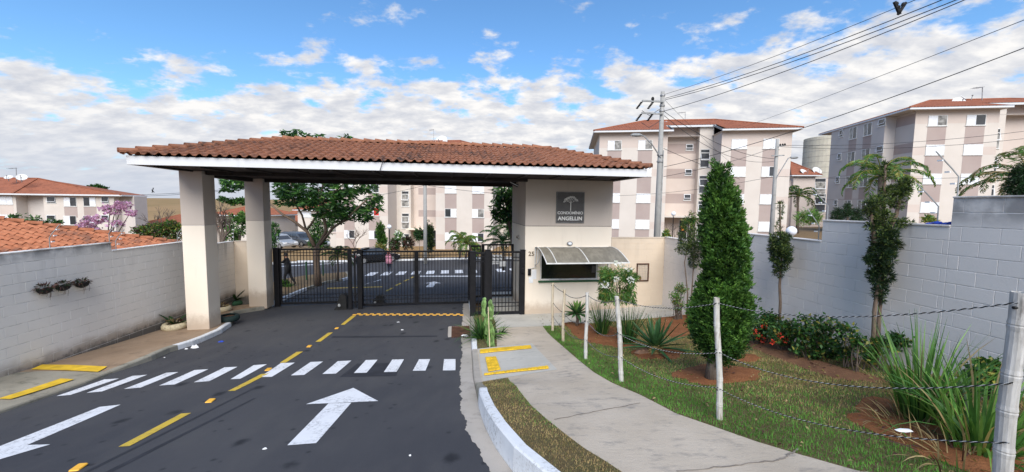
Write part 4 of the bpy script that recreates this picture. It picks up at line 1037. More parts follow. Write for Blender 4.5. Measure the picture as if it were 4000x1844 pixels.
t = thing('notice_board', 'white notice with rows of round symbols hung on the rear pedestrian gate', 'notice', G, (a.x, VB - .05, a.z)); MB().box(a.x, b.x, VB - .05, VB - .045, a.z, b.z).part('sheet', K['white_plastic'], t)
for r in range(2):
    for c in range(3):
        x = a.x + (b.x - a.x) * (.18 + .32 * c); z = b.z - (b.z - a.z) * (.2 + .32 * r); MB().tube([(x, VB - .053, z), (x, VB - .0505, z)], .045, 12).part('symbol', K['grey_metal'], t)
MB().box(a.x + .04, b.x - .06, VB - .053, VB - .0505, a.z + .04, a.z + .07).part('text_line', K['grey_metal'], t)
a, b = G.hit(1952, 1041, VB - .08), G.hit(1978, 1020, VB - .08)
MB().box(a.x, b.x, VB - .08, VB - .075, a.z, b.z).top('paper_notice', K['white_plastic'], G, (a.x, VB - .08, a.z), 'plain white sheet of paper hung on the rear pedestrian gate', 'notice')

# ------------------------------------------------------------------ buildings
WM = {}
def window_meshes(kind, w, h):
    k = (kind, round(w, 2), round(h, 2))
    if k in WM: return WM[k]
    fr, sub = MB(), []; b = .045; x0, x1 = -w / 2, w / 2
    def frame(a, c, d, e, t=b, y0=-.04, y1=.0):
        for q in ((a, a + t, d, e), (c - t, c, d, e), (a + t, c - t, d, d + t), (a + t, c - t, e - t, e)): fr.box(q[0], q[1], y0, y1, q[2], q[3])
    def shutter(a, c, d, e):
        m = MB(); n = max(4, int((e - d) / .075)); st = (e - d) / n
        m.box(a, c, -.015, -.006, d, e)
        for i in range(n): m.add([(a + .03, -.018, d + i * st), (c - .03, -.018, d + i * st), (c - .03, -.034, d + (i + .85) * st - st * .6), (a + .03, -.034, d + (i + .85) * st - st * .6), (c - .03, -.018, d + (i + 1) * st), (a + .03, -.018, d + (i + 1) * st)], [(0, 1, 2, 3), (3, 2, 4, 5)])
        for q in ((a, a + .03), (c - .03, c)): m.box(q[0], q[1], -.037, -.006, d, e)
        sub.append(('shutter', m.mesh('shutter', K['shutter'])))
    def pane(a, c, d, e, mat='pane', y=-.012):
        sub.append(('pane', MB().box(a, c, y, y + .008, d, e).mesh('pane', K[mat])))
    if kind in ('closed', 'half_r', 'half_l', 'half_red', 'half_curtain', 'two'):
        frame(x0, x1, 0, h)
        L, Rr = (x0 + b, -.006, b, h - b), (.006, x1 - b, b, h - b)
        if kind == 'closed': shutter(*L); shutter(*Rr)
        elif kind == 'half_l': pane(*L); shutter(*Rr)
        elif kind == 'two': pane(*L, 'pane_curtain'); pane(*Rr); fr.box(-.03, .03, -.04, 0, b, h - b)
        else: shutter(*L); pane(*Rr, {'half_r': 'pane', 'half_red': 'pane_red', 'half_curtain': 'pane_curtain'}[kind])
    elif kind == 'small':
        frame(x0, x1, 0, h); pane(x0 + b, x1 - b, b, h - b); m = MB()
        z1, z0 = h - .06, .22; y0, y1 = -.05, -.16
        for a, c in ((x0 + .02, x0 + .06), (x1 - .06, x1 - .02)): m.add([(a, y0, z1), (c, y0, z1), (c, y1, z0), (a, y1, z0)], [(0, 1, 2, 3)])
        m.box(x0 + .02, x1 - .02, y1 - .02, y1 + .01, z0 - .03, z0 + .02); m.box(x0 + .02, x1 - .02, y0 - .02, y0 + .01, z1 - .02, z1 + .03)
        sub.append(('vent_sash', m.mesh('vent_sash', K['shutter'])))
    elif kind in ('tall', 'tall_c'):
        frame(x0, x1, 0, h)
        for i, f in enumerate((.0, .40, .80)):
            d, e = h * f + b, h * (f + (.40 if i < 2 else .20)) - .01
            pane(x0 + b, x1 - b, d, e, 'pane_curtain' if kind == 'tall_c' and i < 2 else 'pane'); fr.box(x0, x1, -.045, 0, e - .03, e + .035)
        m = MB(); m.add([(x0 + .02, -.05, h * .78), (x1 - .02, -.05, h * .78), (x1 - .02, -.075, h * .78), (x0 + .02, -.075, h * .78)], [(0, 1, 2, 3)])
        for a, c in ((x0 + .02, x0 + .07), (x1 - .07, x1 - .02)): m.add([(a, -.05, h * .78), (c, -.05, h * .78), (c, -.20, h * .44), (a, -.20, h * .44)], [(0, 1, 2, 3)])
        m.box(x0 + .02, x1 - .02, -.21, -.17, h * .42, h * .455); sub.append(('vent_sash', m.mesh('vent_sash', K['shutter'])))
    fr.box(x0 - .06, x1 + .06, -.06, 0, -.05, -.001)
    WM[k] = (fr.mesh('window', K['white_metal']), sub); return WM[k]
def window(t, kind, x, v, z, w=1.4, h=.95, side=0):
    me, sub = window_meshes(kind, w, h); o = put('window', me, t, (x, v, z), rot=(0, 0, side * math.pi / 2))
    for nm, sm in sub: put(nm, sm, o, ORG[o.name])
    return o
def wavy_slope(out, F3, length, cl, cr, run, rise, cut=None, pitch=.26, rows=10):
    """corrugated tile sheet; F3(x, d, h): along the eave, inward, upward -> point; cut: (xa, xb, d0) notch"""
    n = int(length / (pitch / 4)); X = [length * i / n for i in range(n + 1)]; o = len(out.v); ang = math.hypot(run, rise) / run
    cols = []
    for i, x in enumerate(X):
        lim = run
        if cl > 0: lim = min(lim, x / cl * run)
        if cr > 0: lim = min(lim, (length - x) / cr * run)
        d0 = 0.0
        if cut and cut[0] < x < cut[1]: d0 = cut[2]
        lim = max(lim, min(d0, run)); w = (0, .035, .05, .035)[i % 4] * (1 if i % 8 < 9 else 1)
        col = []
        for r in range(rows + 1):
            d = d0 + (lim - d0) * r / rows; col.append(F3(x, d, d / run * rise + w))
        cols.append(col); out.v.extend([tuple(p) for p in col])
    k = rows + 1
    for i in range(n):
        for r in range(rows): out.f.append((o + i * k + r, o + (i + 1) * k + r, o + (i + 1) * k + r + 1, o + i * k + r + 1)); out.m.append(0)
def hip_roof(t, x0, x1, v0, v1, ze, rise, mat, ov=.6, notch=None, hip=None, fh=.16, rows=10):
    """notch: (xa, xb, depth) recess in the front eave"""
    X0, X1, A, B = x0 - ov, x1 + ov, v0 - ov, v1 + ov; run = (B - A) / 2; hp = hip or min(run, (X1 - X0) / 2); L = X1 - X0; D = B - A
    st = MB(); cut = (notch[0] - X0, notch[1] - X0, notch[2] + ov) if notch else None
    wavy_slope(st, lambda x, d, h: (X0 + x, A + d, ze + h), L, hp, hp, run, rise, cut, rows=rows)
    wavy_slope(st, lambda x, d, h: (X0 + d, B - x, ze + h), D, run, run, hp, rise, rows=rows)
    wavy_slope(st, lambda x, d, h: (X1 - d, A + x, ze + h), D, run, run, hp, rise, rows=rows)
    wavy_slope(st, lambda x, d, h: (X1 - x, B - d, ze + h), L, hp, hp, run, rise, rows=2)
    rf = MB().box(X0 + .05, X1 - .05, (A + .05 if not notch else v0 + notch[2] + .3), B - .05, ze - fh - .004, ze - fh + .03).part('roof', K['b_grey'], t)
    st.part('roof_tiles', mat, rf, kind='stuff', recalc=False)
    f = MB(); z0, z1 = ze - fh, ze - .004
    xs = [(X0, X1)] if not notch else [(X0, notch[0] + .3), (notch[1] - .3, X1)]
    for a, b in xs:
        f.box(a, b, A, A + .03, z0, z1)
        if notch: MB().box(a + .04, b - .04, A + .035, v0 + notch[2] + .5, z0 + .004, z0 + .03).part('soffit', K['b_grey'], rf)
    if notch:
        zn = ze + (notch[2] + ov) / run * rise; f.box(notch[0], notch[1], v0 + notch[2] - .02, v0 + notch[2] + .01, zn - .2, zn - .01)
        for x in (notch[0] + .3, notch[1] - .3): MB().add([(x, A, z0), (x, A, z1 + .03), (x, v0 + notch[2], zn + .03), (x, v0 + notch[2], zn - .16), (x + .03, A, z0), (x + .03, A, z1 + .03), (x + .03, v0 + notch[2], zn + .03), (x + .03, v0 + notch[2], zn - .16)], [(0, 1, 2, 3), (7, 6, 5, 4), (1, 5, 6, 2), (0, 3, 7, 4)]).part('gutter_cheek', K['grey_metal'], rf)
    f.box(X0, X0 + .03, A, B, z0, z1); f.box(X1 - .03, X1, A, B, z0, z1); f.box(X0, X1, B - .03, B, z0, z1)
    f.part('fascia', K['fascia'], rf)
    zr = ze + rise + .05
    for a, b in (((X0, A, ze + .03), (X0 + hp, A + run, zr)), ((X1, A, ze + .03), (X1 - hp, A + run, zr)), ((X0 + hp, A + run, zr), (X1 - hp, A + run, zr))):
        MB().tube([a, b], .10, 6).part('ridge_cap', mat, rf)
    return rf
def panel(t, x0, x1, v, z0, z1, mat, y=-.004): MB().box(x0, x1, v + y, v + .02, z0, z1).part('paint_or_shade_panel', K[mat], t)
def wing(t, x0, x1, v0, v1, zg, ze, cols, sills, w, kinds, right=None):
    MB().box(x0, x1, v0, v1, zg, ze).part('wall', K['b_light'], t)
    top = sills[0] + .22
    panel(t, x0 + .002, x1 - .002, v0, top, ze - .01, 'b_mid')
    for ci, c in enumerate(cols):
        for ri, s in enumerate(sills):
            lo = sills[ri + 1] + .95 if ri + 1 < len(sills) else zg
            panel(t, c - w / 2, c + w / 2, v0, lo, s - .05, 'b_dark', -.006)
            window(t, kinds[ri][ci], c, v0 - .007, s, w, .95)
    for s in sills[1:]:
        for a, b in ((x0 + .002, cols[0] - w / 2 - .05), (cols[-1] + w / 2 + .05, x1 - .002)): panel(t, a, b, v0, s, s + .72, 'b_mid', -.002)
YB = -math.radians(8.5)
# --- middle block, right of the gatehouse
FM = Frame(8.81, 40.6, YB); z5 = zz(2200, 400, 1.98)
m_ = thing('apartment_block', 'four storey beige and mauve apartment block behind the guard room, tall concrete pole in front', 'apartment block', FM, (0, 0, -3.4))
sl = [5.74, 3.09, .43, -2.23]; ze = 7.42
X = lambda x, v=0.0: FM.hit(*z5(x, 700), v).x
xw0, xw1, xr0, xr1 = 0.0, X(792), X(1205), X(1743)
wing(m_, xw0, xw1, 0, 10.5, -3.8, ze, (X(386), X(621)), sl, 1.38, [('half_curtain', 'half_curtain'), ('closed', 'closed'), ('closed', 'closed'), ('closed', 'closed')])
wing(m_, xr0, xr1, 0, 10.5, -3.8, ze, (X(1340), X(1584)), sl, 1.42, [('closed', 'closed'), ('closed', 'half_r'), ('closed', 'closed'), ('closed', 'closed')])
vb, vs_ = 3.2, 2.3
MB().box(xw1, xr0, vb, 10.5, -3.8, ze + 1.2).part('wall', K['b_mid'], m_)
xs0_, xs1_ = FM.hit(*z5(1040, 600), vs_).x, FM.hit(*z5(1118, 600), vs_).x + .3
MB().box(xs0_, xr0, vs_, vb, -3.8, ze + .9).part('stair_bay', K['b_light'], m_)
MB().box(xr0 - .004, xr0 - .0005, .01, vs_, -3.8, ze - .02).part('paint_or_shade_panel', K['b_grey'], m_)  # grey sheet paints the shade of the left-facing side wall
for s in sl[:3]: panel(m_, xw1 + .01, xs0_ - .01, vb, s + .0, s + 1.05, 'b_dark', -.003)
xe = FM.hit(*z5(965, 600), vb).x
for s in sl[:3]: window(m_, 'small', xe, vb - .004, s + .35, .72, .66)
xt = (xs0_ + xs1_) / 2 - .05
for s in (4.2, 1.5, -1.15, -3.6): window(m_, 'tall', xt, vs_, s, .92, 1.85 if s > -3 else 1.9)
MB().box(xw1 + .01, xs0_ + .4, vb - 1.9, vb - .005, -1.05, -.9).part('entrance_canopy', K['b_light'], m_)
xd = FM.hit(*z5(935, 950), vb).x
dp = MB().box(xd - .5, xd + .5, vb - .02, vb - .004, -3.35, -1.4).part('door', K['pane'], m_)
mb = MB()
for a, b in ((xd - .56, xd - .5), (xd + .28, xd + .34), (xd + .5, xd + .56)): mb.box(a, b, vb - .05, vb - .003, -3.35, -1.4)
mb.box(xd - .56, xd + .56, vb - .05, vb - .003, -1.4, -1.33); mb.part('door_frame', K['white_metal'], dp)
hip_roof(m_, xw0, xr1, 0, 10.5, ze + .16, 2.05, K['tile_far'], .62, (xw1 + .1, xr0 + .1, 2.0))
# --- block seen through the gateway
FA = Frame(*at(1312, 900, 45.7).xy, YB); z7 = zz(1250, 700, 3.96); z8 = zz(1700, 700, 3.96)
a_ = thing('apartment_block', 'beige and mauve apartment block seen through the gateway under the roof', 'apartment block', FA, (0, 0, -5.2))
sl = [3.92, 1.27, -1.39, -4.04]; ze = 5.6
X = lambda x, z=z7, v=0.0: FA.hit(*z(x, 500), v).x
xw1, xr0, xr1 = X(1050), X(1790), X(892, z8)
wing(a_, 0, xw1, 0, 10.5, -5.9, ze, (X(450), X(835)), sl, 1.32, [('closed', 'closed'), ('half_l', 'half_r'), ('half_r', 'half_red'), ('half_r', 'half_r')])
wing(a_, xr0, xr1, 0, 10.5, -5.9, ze, (X(2022), X(664, z8)), sl, 1.34, [('closed', 'closed'), ('closed', 'closed'), ('half_l', 'half_curtain'), ('closed', 'half_r')])
MB().box(xw1, xr0, vb, 10.5, -5.9, ze + 1.2).part('wall', K['b_mid'], a_)
MB().box(xw1 + .0005, xw1 + .004, .01, vs_, -5.9, ze - .02).part('paint_or_shade_panel', K['b_grey'], a_)  # sheet greyed to carry the shade on the wing's inner side
xs1_ = X(1405, z7, vs_); MB().box(xw1, xs1_, vs_, vb, -5.9, ze + .9).part('stair_bay', K['b_light'], a_)
for s in (2.3, -.3, -2.95, -5.4): window(a_, 'tall_c', X(1322, z7, vs_), vs_, s, .92, 1.85)
for s in sl[:3]: panel(a_, xs1_ + .6, xr0 - .01, vb, s - .1, s + .7, 'b_dark', -.003)
MB().box(xs1_ - .2, xr0 - .01, vb - 1.9, vb - .005, -3.0, -2.86).part('entrance_canopy', K['plaster_low'], a_)
xd = X(1770, z7, vb); dp = MB().box(xd - .3, xd + .25, vb - .02, vb - .004, -5.2, -3.15).part('door', K['pane'], a_)
mb = MB(); mb.box(xd - .36, xd - .3, vb - .05, vb - .003, -5.2, -3.1); mb.box(xd + .25, xd + .31, vb - .05, vb - .003, -5.2, -3.1); mb.box(xd - .3, xd + .25, vb - .05, vb - .003, -4.2, -4.14); mb.part('door_frame', K['white_metal'], dp)
MB().box(xr1 - .0, xr1 + .004, .3, 10.3, -5.9, ze - .02).part('paint_or_shade_panel', K['b_grey'], a_)  # right end wall greyed, its shade put into the colour
MB().box(xr1 + .005, xr1 + 1.2, 3.4, 9.6, -5.9, ze - .02).part('side_bay', K['b_light'], a_)
MB().box(-1.15, -.004, .6, 5.0, -5.9, -3.55).part('annex', K['b_light'], a_)
MB().box(-1.25, -.004, .5, 5.1, -3.55, -3.42).part('annex_cap', K['b_mid'], a_)
hip_roof(a_, 0, xr1, 0, 10.5, ze + .16, 2.05, K['tile_far'], .62, (xw1 + .1, xr0 + .1, 2.0))
# --- right block, turned so that two faces show
FB = Frame(*at(3573, 500, 36.6).xy, YB); z6 = zz(3000, 300, 1.697)
b_ = thing('apartment_block', 'four storey apartment block on the far right with a grey striped side face', 'apartment block', FB, (0, 0, -1.6))
sl = [7.67, 5.05, 2.43, -.19]; ze = 9.05
X = lambda x, v=0.0: FB.hit(*z6(x, 500), v).x
xr = X(1510)
wing(b_, 0, xr, 0, 2.6, -2.0, ze, (X(1104), X(1356)), sl, 1.5, [('half_curtain', 'half_r'), ('closed', 'closed'), ('closed', 'closed'), ('closed', 'closed')])
MB().box(0, xr, 2.605, 11.8, -2.0, ze).part('wall', K['b_light'], b_)
MB().box(xr, xr + 12, vb, 11.8, -2.0, ze + 1.2).part('wall', K['b_mid'], b_)
MB().box(xr + .0005, xr + .004, .01, vs_, -2.0, ze - .02).part('paint_or_shade_panel', K['b_grey'], b_)  # shade of the recess side painted on as a grey sheet
MB().box(xr, xr + 2.6, vs_, vb, -2.0, ze + .9).part('stair_bay', K['b_light'], b_)
for s, k in ((5.9, 'tall_c'), (3.3, 'tall'), (.65, 'tall'), (-1.9, 'tall')): window(b_, k, xr + 1.75, vs_, s, 1.0, 1.85)
FS = Frame(FB.x, FB.y, YB - math.pi / 2)            # the side face: x runs towards the viewer, v behind = into the block
xj = FS.hit(*z6(812, 300), -.5).x                   # jog in the side face
xf = FS.hit(*z6(412, 500), -.95).x
MB().box(-.95, -.003, -xj, -xf, -2.0, ze).part('side_bay', K['b_grey'], b_)  # bay in the greyed tone, side-face shade in its colour
MB().box(-.004, -.0005, .01, -xj - .01, -2.0, ze - .02).part('paint_or_shade_panel', K['b_grey'], b_)  # near part of the side face, shade painted in grey
for s in (8.3, 5.68, 3.06, .44): MB().box(-.008, -.0045, .02, -xj - .02, s - .35, s + .55).part('paint_or_shade_panel', K['b_dark'], b_)
for px, kw, ww, hh, dzz in (((470 + 497) / 2, 'small', .62, .8, .55), (561, 'two', 1.15, 1.25, .0), (656, 'two', 1.15, 1.25, .0), (748, 'small', .9, .7, .6)):
    xx = FS.hit(*z6(px, 420), -.95).x
    for i, s in enumerate(sl):
        window(b_, kw, -.952, -xx, s - .05 + dzz, ww, hh, side=-1)
        if kw == 'two' and i < 3: MB().box(-.956, -.9505, -xx - .58, -xx + .58, sl[i + 1] + 1.22, s - .11).part('paint_or_shade_panel', K['b_dark'], b_)
for s in sl: MB().box(-.955, -.9505, -xj + .003, -xf - .003, s + 1.28, s + 1.33).part('floor_line', K['b_dark'], b_)
hip_roof(b_, -.35, xr + 12, 0, 11.8, ze + .16, 2.1, K['tile_far'], .7, (xr + .1, xr + 11.9, 2.0))
# --- low beige house behind, between the two blocks
def simple_house(label, F, w, d, zg, ze, rise, wins=(), mat='b_light', tile='tile_far', name='house', ov=.6, hip=None):
    t = thing(name, label, name.replace('_', ' '), F, (0, 0, zg)); MB().box(0, w, 0, d, zg - 1.5, ze).part('wall', K[mat], t)
    for kind, px, py, ww, hh in wins:
        p = F.hit(px, py, 0); window(t, kind, p.x, -.003, p.z, ww, hh)
    hip_roof(t, 0, w, 0, d, ze + .16, rise, K[tile], ov, None, hip, rows=6); return t
z3 = zz(2900, 500, 3.96)
FK_ = Frame(*at(3096, 760, 62).xy, YB)
wk = FK_.hit(*z3(1122, 850), 0).x
kh = simple_house('low beige house with a red roof between the two big blocks, round tank behind', FK_, wk, 9, -2.5, FK_.hit(*z3(900, 748), 0).z, 2.6, (), 'b_mid')
MB().box(wk + .005, wk + 5.5, 1.9, 9, -4, FK_.hit(*z3(900, 748), 0).z - .02).part('side_bay', K['b_mid'], kh)
for py, k in ((1062, 'tall_c'), (1300, 'tall')):
    p = FK_.hit(*z3(1145, py), 1.9); window(kh, k, p.x + .4, 1.897, p.z, 1.6, 2.9)
MB().box(-4, -.005, .5, 7, -4, FK_.hit(*z3(730, 805), 0).z).part('side_bay', K['b_mid'], kh)
# --- water tank
p = at(3220, 700, 96); tk = thing('water_tank', 'round concrete water tank standing between the apartment blocks', 'water tank', W0, (p.x, p.y, -3))
zt0 = at(3220, 541, 96).z; MB().lathe(p.x, p.y, [(0, -4), (4.6, -4), (4.6, zt0), (4.4, zt0 + .1), (0, zt0 + .25)], 40).part('shell', K['pole_warm'], tk)
for i in range(7): MB().lathe(p.x, p.y, [(4.6, zt0 - 1.3 * i - .6), (4.63, zt0 - 1.3 * i - .62), (4.63, zt0 - 1.3 * i - .68), (4.6, zt0 - 1.3 * i - .7)], 40).part('pour_joint', K['gutter'], tk)
for q in (-2.6, 1.6): MB().bar((p.x + q, p.y - 3.4, zt0), (p.x + q, p.y - 3.4, zt0 + 1.0), .09).part('lamp_post', K['grey_metal'], tk)
# --- houses down the slope to the left
z1 = zz(0, 500, 2.376)
FH_ = Frame(*at(446, 790, 56).xy, 0.0)
hz = FH_.hit(*z1(900, 626), 0).z
hs = thing('apartment_block', 'pale low apartment block at the left edge above the tiled roof, pink tree in front', 'apartment block', FH_, (0, 0, -8))
xl = FH_.hit(*z1(405, 700), 0).x; MB().box(xl, 0, 0, 2.6, -10, hz).part('wall', K['b_light'], hs)
MB().box(.004, 1.9, 1.0, 3.0, -10, hz - .05).part('side_bay', K['b_grey'], hs)
xl2 = FH_.hit(*z1(150, 700), -.8).x; MB().box(xl2 - 14, xl2, -.8, 3, -10, hz).part('front_bay', K['b_light'], hs)
MB().box(xl2, xl - .004, .5, 3, -10, hz).part('wall', K['b_grey'], hs)
for i, (a, b_w, k) in enumerate(((480, .95, 'small'), (655, 1.35, 'half_r'), (835, 1.3, 'half_l'), (980, .8, 'small'))):
    for r, yo in ((0, 0), (1, 172), (2, 344)):
        q = FH_.hit(*z1(a, (697 if k == 'small' else 727) + yo), 0); window(hs, k, q.x, -.003, q.z, b_w * 1.35, .95 if k == 'small' else 1.3)
        if k != 'small' and r < 2: panel(hs, q.x - b_w * .7, q.x + b_w * .7, 0, q.z - 1.6, q.z - .06, 'b_dark')
for yo in (0, 172, 344): q = FH_.hit(*z1(60, 710 + yo), -.8); window(hs, 'closed', q.x, -.803, q.z, 1.9, 1.2); panel(hs, q.x - .95, q.x + .95, -.8, q.z - 1.6, q.z - .06, 'b_mid')
ap = FH_.hit(147, 697, 3.6); ec = FH_.hit(507, 766, .6); zl = hz + .12; mb = MB(); st = MB()
P = [(xl2 - 16, -1.5, zl), (xl2 + .5, -1.5, zl), (xl - .4, -.6, zl), (ec.x, -.6, zl - .05), (ec.x + .1, 3.2, zl), (ap.x, 3.6, ap.z), (xl2 - 16, 3.6, ap.z), (xl2 - 16, 8.2, zl), (ap.x, 6.4, zl)]
hroof = MB().add(P + [(x, y, z - .16) for x, y, z in P], [(0, 1, 2, 5, 6), (2, 3, 5), (3, 4, 5), (6, 5, 8, 7), (4, 8, 5), (9, 10, 11, 12, 13, 17, 16)]).part('roof', K['tile_far'], hs)
f = MB()
for a, b in ((0, 1), (1, 2), (2, 3), (3, 4)): f.bar((P[a][0], P[a][1], zl - .10), (P[b][0], P[b][1], zl - .10), .05, .2)
f.part('fascia', K['fascia'], hroof)
for a, b in ((5, 6), (3, 5), (1, 5)): MB().bar((P[a][0], P[a][1], P[a][2] + .04), (P[b][0], P[b][1], P[b][2] + .04), .22, .12).part('ridge_cap', K['tile_far'], hroof)
zh = zz(800, 650, 2.64)
def far_house(label, pxs, py_eave, py_base, depth, rise, wins=(), mat='b_light', hip=None):
    F = Frame(*at(pxs[0], 850, depth).xy, YB); w = F.hit(pxs[1], 850, 0).x; ez = F.hit(pxs[0], py_eave, 0).z; bz = F.hit(pxs[0], py_base, 0).z
    return simple_house(label, F, w, 9, bz, ez, rise, wins, mat, hip=hip)
far_house('distant pale house with a red roof showing between the two gate pillars', (838, 1005), 842, 945, 66, 1.7)
far_house('small distant house with a red roof beyond the man at the gate', (1064, 1162), 868, 950, 78, 2.6,
          [('small', *zh(737, 612), 1.3, 1.1), ('two', *zh(815, 640), 1.8, 2.0), ('half_r', *zh(897, 632), 1.7, 1.5), ('half_r', *zh(815, 772), 1.7, 1.6), ('half_r', *zh(904, 762), 1.7, 1.6)])
far_house('tall distant pale house behind the spreading tree', (1163, 1300), 822, 960, 70, 1.8, [('closed', *zh(1050, 525), 1.9, 1.4)])
far_house('distant pale house with a broad red roof left of the front pillar', (502, 720), 893, 960, 62, 2.0)
# --- neighbour's tiled roof just over the left wall
nb = thing('neighbour_house', 'neighbouring low house whose orange tiled roof rises above the left wall', 'house', WL, (0, 3, -3.8))
st = MB(); sing = [300, None]
EXA, EXB = -1.5, 11.3; e0 = 0.62; sl_ = .33; RN = 5.0; ze = -1.80
MB().box(EXA, EXB - .4, e0 + .4, 10, -3.9, ze - .08).part('wall', K['b_light'], nb)
nroof = MB().box(EXA - .1, EXB - .05, e0 + .05, 10.4, ze - .08, ze - .04).part('roof', K['soffit'], nb)
# frame of WL: x away from camera, v to the left; tiles climb along +v
slope((EXA, e0, ze), (1, 0, 0), (0, 1, 0), EXB - EXA, RN, RN * sl_, 0.0, RN, sing, nroof, K['tile_bright'], st)
slope((EXB, e0, ze), (0, 1, 0), (-1, 0, 0), 2 * RN, RN, RN * sl_, RN, RN, None, nroof, K['tile_bright'], st)
st.part('roof_tiles', K['tile_bright'], nroof, kind='stuff', recalc=False)
ridge_line((EXB, e0, ze + .05), (EXB - RN, e0 + RN, ze + RN * sl_ + .06), nroof, K['tile_bright'], .09)
ridge_line((EXB - RN, e0 + RN, ze + RN * sl_ + .06), (EXA, e0 + RN, ze + RN * sl_ + .06), nroof, K['tile_bright'], .09)
MB().add([(EXA, e0, ze - .03), (EXB, e0, ze - .03), (EXB - RN, e0 + RN, ze + RN * sl_ - .03), (EXA, e0 + RN, ze + RN * sl_ - .03), (EXA, e0 + 2 * RN, ze - .03), (EXB, e0 + 2 * RN, ze - .03)], [(0, 1, 2, 3), (3, 2, 5, 4), (1, 5, 2)]).part('roof_boards', K['soffit'], nroof)
# hill beyond the houses
hx = np.linspace(-420, 60, 70); hy = np.linspace(110, 420, 40); HX, HY = np.meshgrid(hx, hy)
ridge = 3.0 + 3.2 * np.sin(HX / 70 + 2.2) * .4 - np.clip((HX + 150) / 200, 0, 1.2) * 5.0 + 1.2 * np.sin(HX / 23) * .4
HZ = -15 + (ridge + 15) * np.clip((HY - 110) / 170, 0, 1) ** .8 - np.clip((HY - 290) / 130, 0, 1) * 6
_i = np.arange(39)[:, None] * 70 + np.arange(69)
tag(put('hill', fast_mesh('hill', np.stack([HX, HY, HZ], -1).reshape(-1, 3), np.stack([_i, _i + 1, _i + 71, _i + 70], -1).reshape(-1, 4), K['hill'], smooth=True), None), kind='structure')
# planted bank in front of the block inside
sheet('bank', K['bank'], lambda v: -34, lambda v: 9, 24.6, 36, lambda u, v: R(u, v) + .12 + .028 * np.clip(np.asarray(v) - 24.6, 0, 9), 16, 20)
kb = thing('kerb', 'white kerb along the far side of the inner road', None, G, (0, 0, 0)); tag(kb, kind='structure')
for i in range(20):
    u = -32 + 2 * i; q = MB(); q.box(u, u + 1.98, 24.4, 24.6, float(R(u + 1, 24.5)) - .1, float(R(u + 1, 24.5)) + .15, 0, .02); q.part('kerbstone', K['kerb_white'], kb)
# island with its kerb behind the left gate leaf
ip = [gnd(x, y) for x, y in ((1062, 1198), (1095, 1181), (1200, 1134), (1279, 1107), (1340, 1098), (1362, 1091), (1366, 1080), (1356, 1068), (1310, 1071), (1200, 1080), (1097, 1098), (1030, 1120))]
mb = MB(); n = len(ip); vs = [(p.x, p.y, float(R(p.x, p.y)) + .10) for p in ip]; c = sum((Vector(v) for v in vs), Vector()) / n
mb.add(vs + [tuple(c)], [(i, (i + 1) % n, n) for i in range(n)])
isl = mb.top('planted_island', K['terrain'], G, (0, 0, 0), kind='structure')
for i in range(0, 7):
    a, b = Vector((ip[i].x, ip[i].y, 0)), Vector((ip[i + 1].x, ip[i + 1].y, 0)); k = 2
    for j in range(k):
        p, q = a.lerp(b, j / k), a.lerp(b, (j + .985) / k); zp, zq = float(R(p.x, p.y)), float(R(q.x, q.y)); d = (q - p).normalized(); nn = Vector((-d.y, d.x, 0)) * .13
        MB().add([(p.x, p.y, zp - .1), (q.x, q.y, zq - .1), (q.x, q.y, zq + .13), (p.x, p.y, zp + .13), (p.x + nn.x, p.y + nn.y, zp + .132), (q.x + nn.x, q.y + nn.y, zq + .132), (q.x + nn.x, q.y + nn.y, zq), (p.x + nn.x, p.y + nn.y, zp)], [(0, 1, 2, 3), (3, 2, 5, 4), (4, 5, 6, 7)]).part('kerbstone', K['kerb_white'] if (i in (0, 1, 4)) else K['kerb'], isl)

# ------------------------------------------------------------------ poles, wires, lamps, aerials
def pole(label, px, py_top, depth, zg, r0, r1, name='utility_pole'):
    p = at(px, 700, depth); zt = at(px, py_top, depth).z; t = thing(name, label, 'utility pole', W0, (p.x, p.y, zg))
    MB().tube([(p.x, p.y, zg - .3), (p.x, p.y, (zg + zt) / 2), (p.x, p.y, zt)], [r0, (r0 + r1) / 2, r1], 14).part('shaft', K['concrete_pole'], t, smooth=True); return t, p, zt
def lamp_arm(t, p, z, dx_, dz_, dy_=0.0):
    q = Vector((p.x + dx_, p.y + dy_, z + dz_)); s = 1 if dx_ > 0 else -1
    MB().tube([(p.x, p.y - .1, z), (p.x + dx_ * .5, p.y - .1 + dy_ * .5, z + dz_ * .62), (q.x - s * .12, q.y, q.z - .03), tuple(q)], .028, 6).part('lamp_arm', K['galv'], t)
    MB().ball((q.x + s * .22, q.y, q.z + .01), .28, .12, .08, 10).part('lamp_head', K['grey_metal'], t)
def insulators(t, p, z, side):
    MB().bar((p.x, p.y - .12, z), (p.x + side * .95, p.y - .12, z + .03), .07).part('cross_arm', K['grey_metal'], t)
    for k in (.45, .95):
        a = Vector((p.x + side * k, p.y - .14, z)); b = a + Vector((-side * -.26, 0, -.36)); 
        mb = MB()
        for i in range(5): mb.ball(tuple(a.lerp(b, .15 + .17 * i)), .062, .062, .035, 8)
        mb.part('insulator', K['black_soft'], t)
    MB().tube([(p.x + side * .95, p.y - .14, z - .4), (p.x + side * .6, p.y - .14, z - .62), (p.x + side * .1, p.y - .14, z - .3)], .012, 5).part('jumper', K['wire'], t)
t1, p1, zt1 = pole('tall concrete utility pole rising behind the block wall, with lamp arm and insulators', 2575, 358, 18.0, -4.0, .165, .085)
insulators(t1, p1, zt1 - .47, -1); insulators(t1, p1, zt1 - 1.0, -1)
MB().ball((p1.x - .48, p1.y - .12, zt1 - .36), .07, .07, .1).part('insulator', K['black_soft'], t1)
lamp_arm(t1, p1, zt1 - 2.95, -.95, .98, -.2)
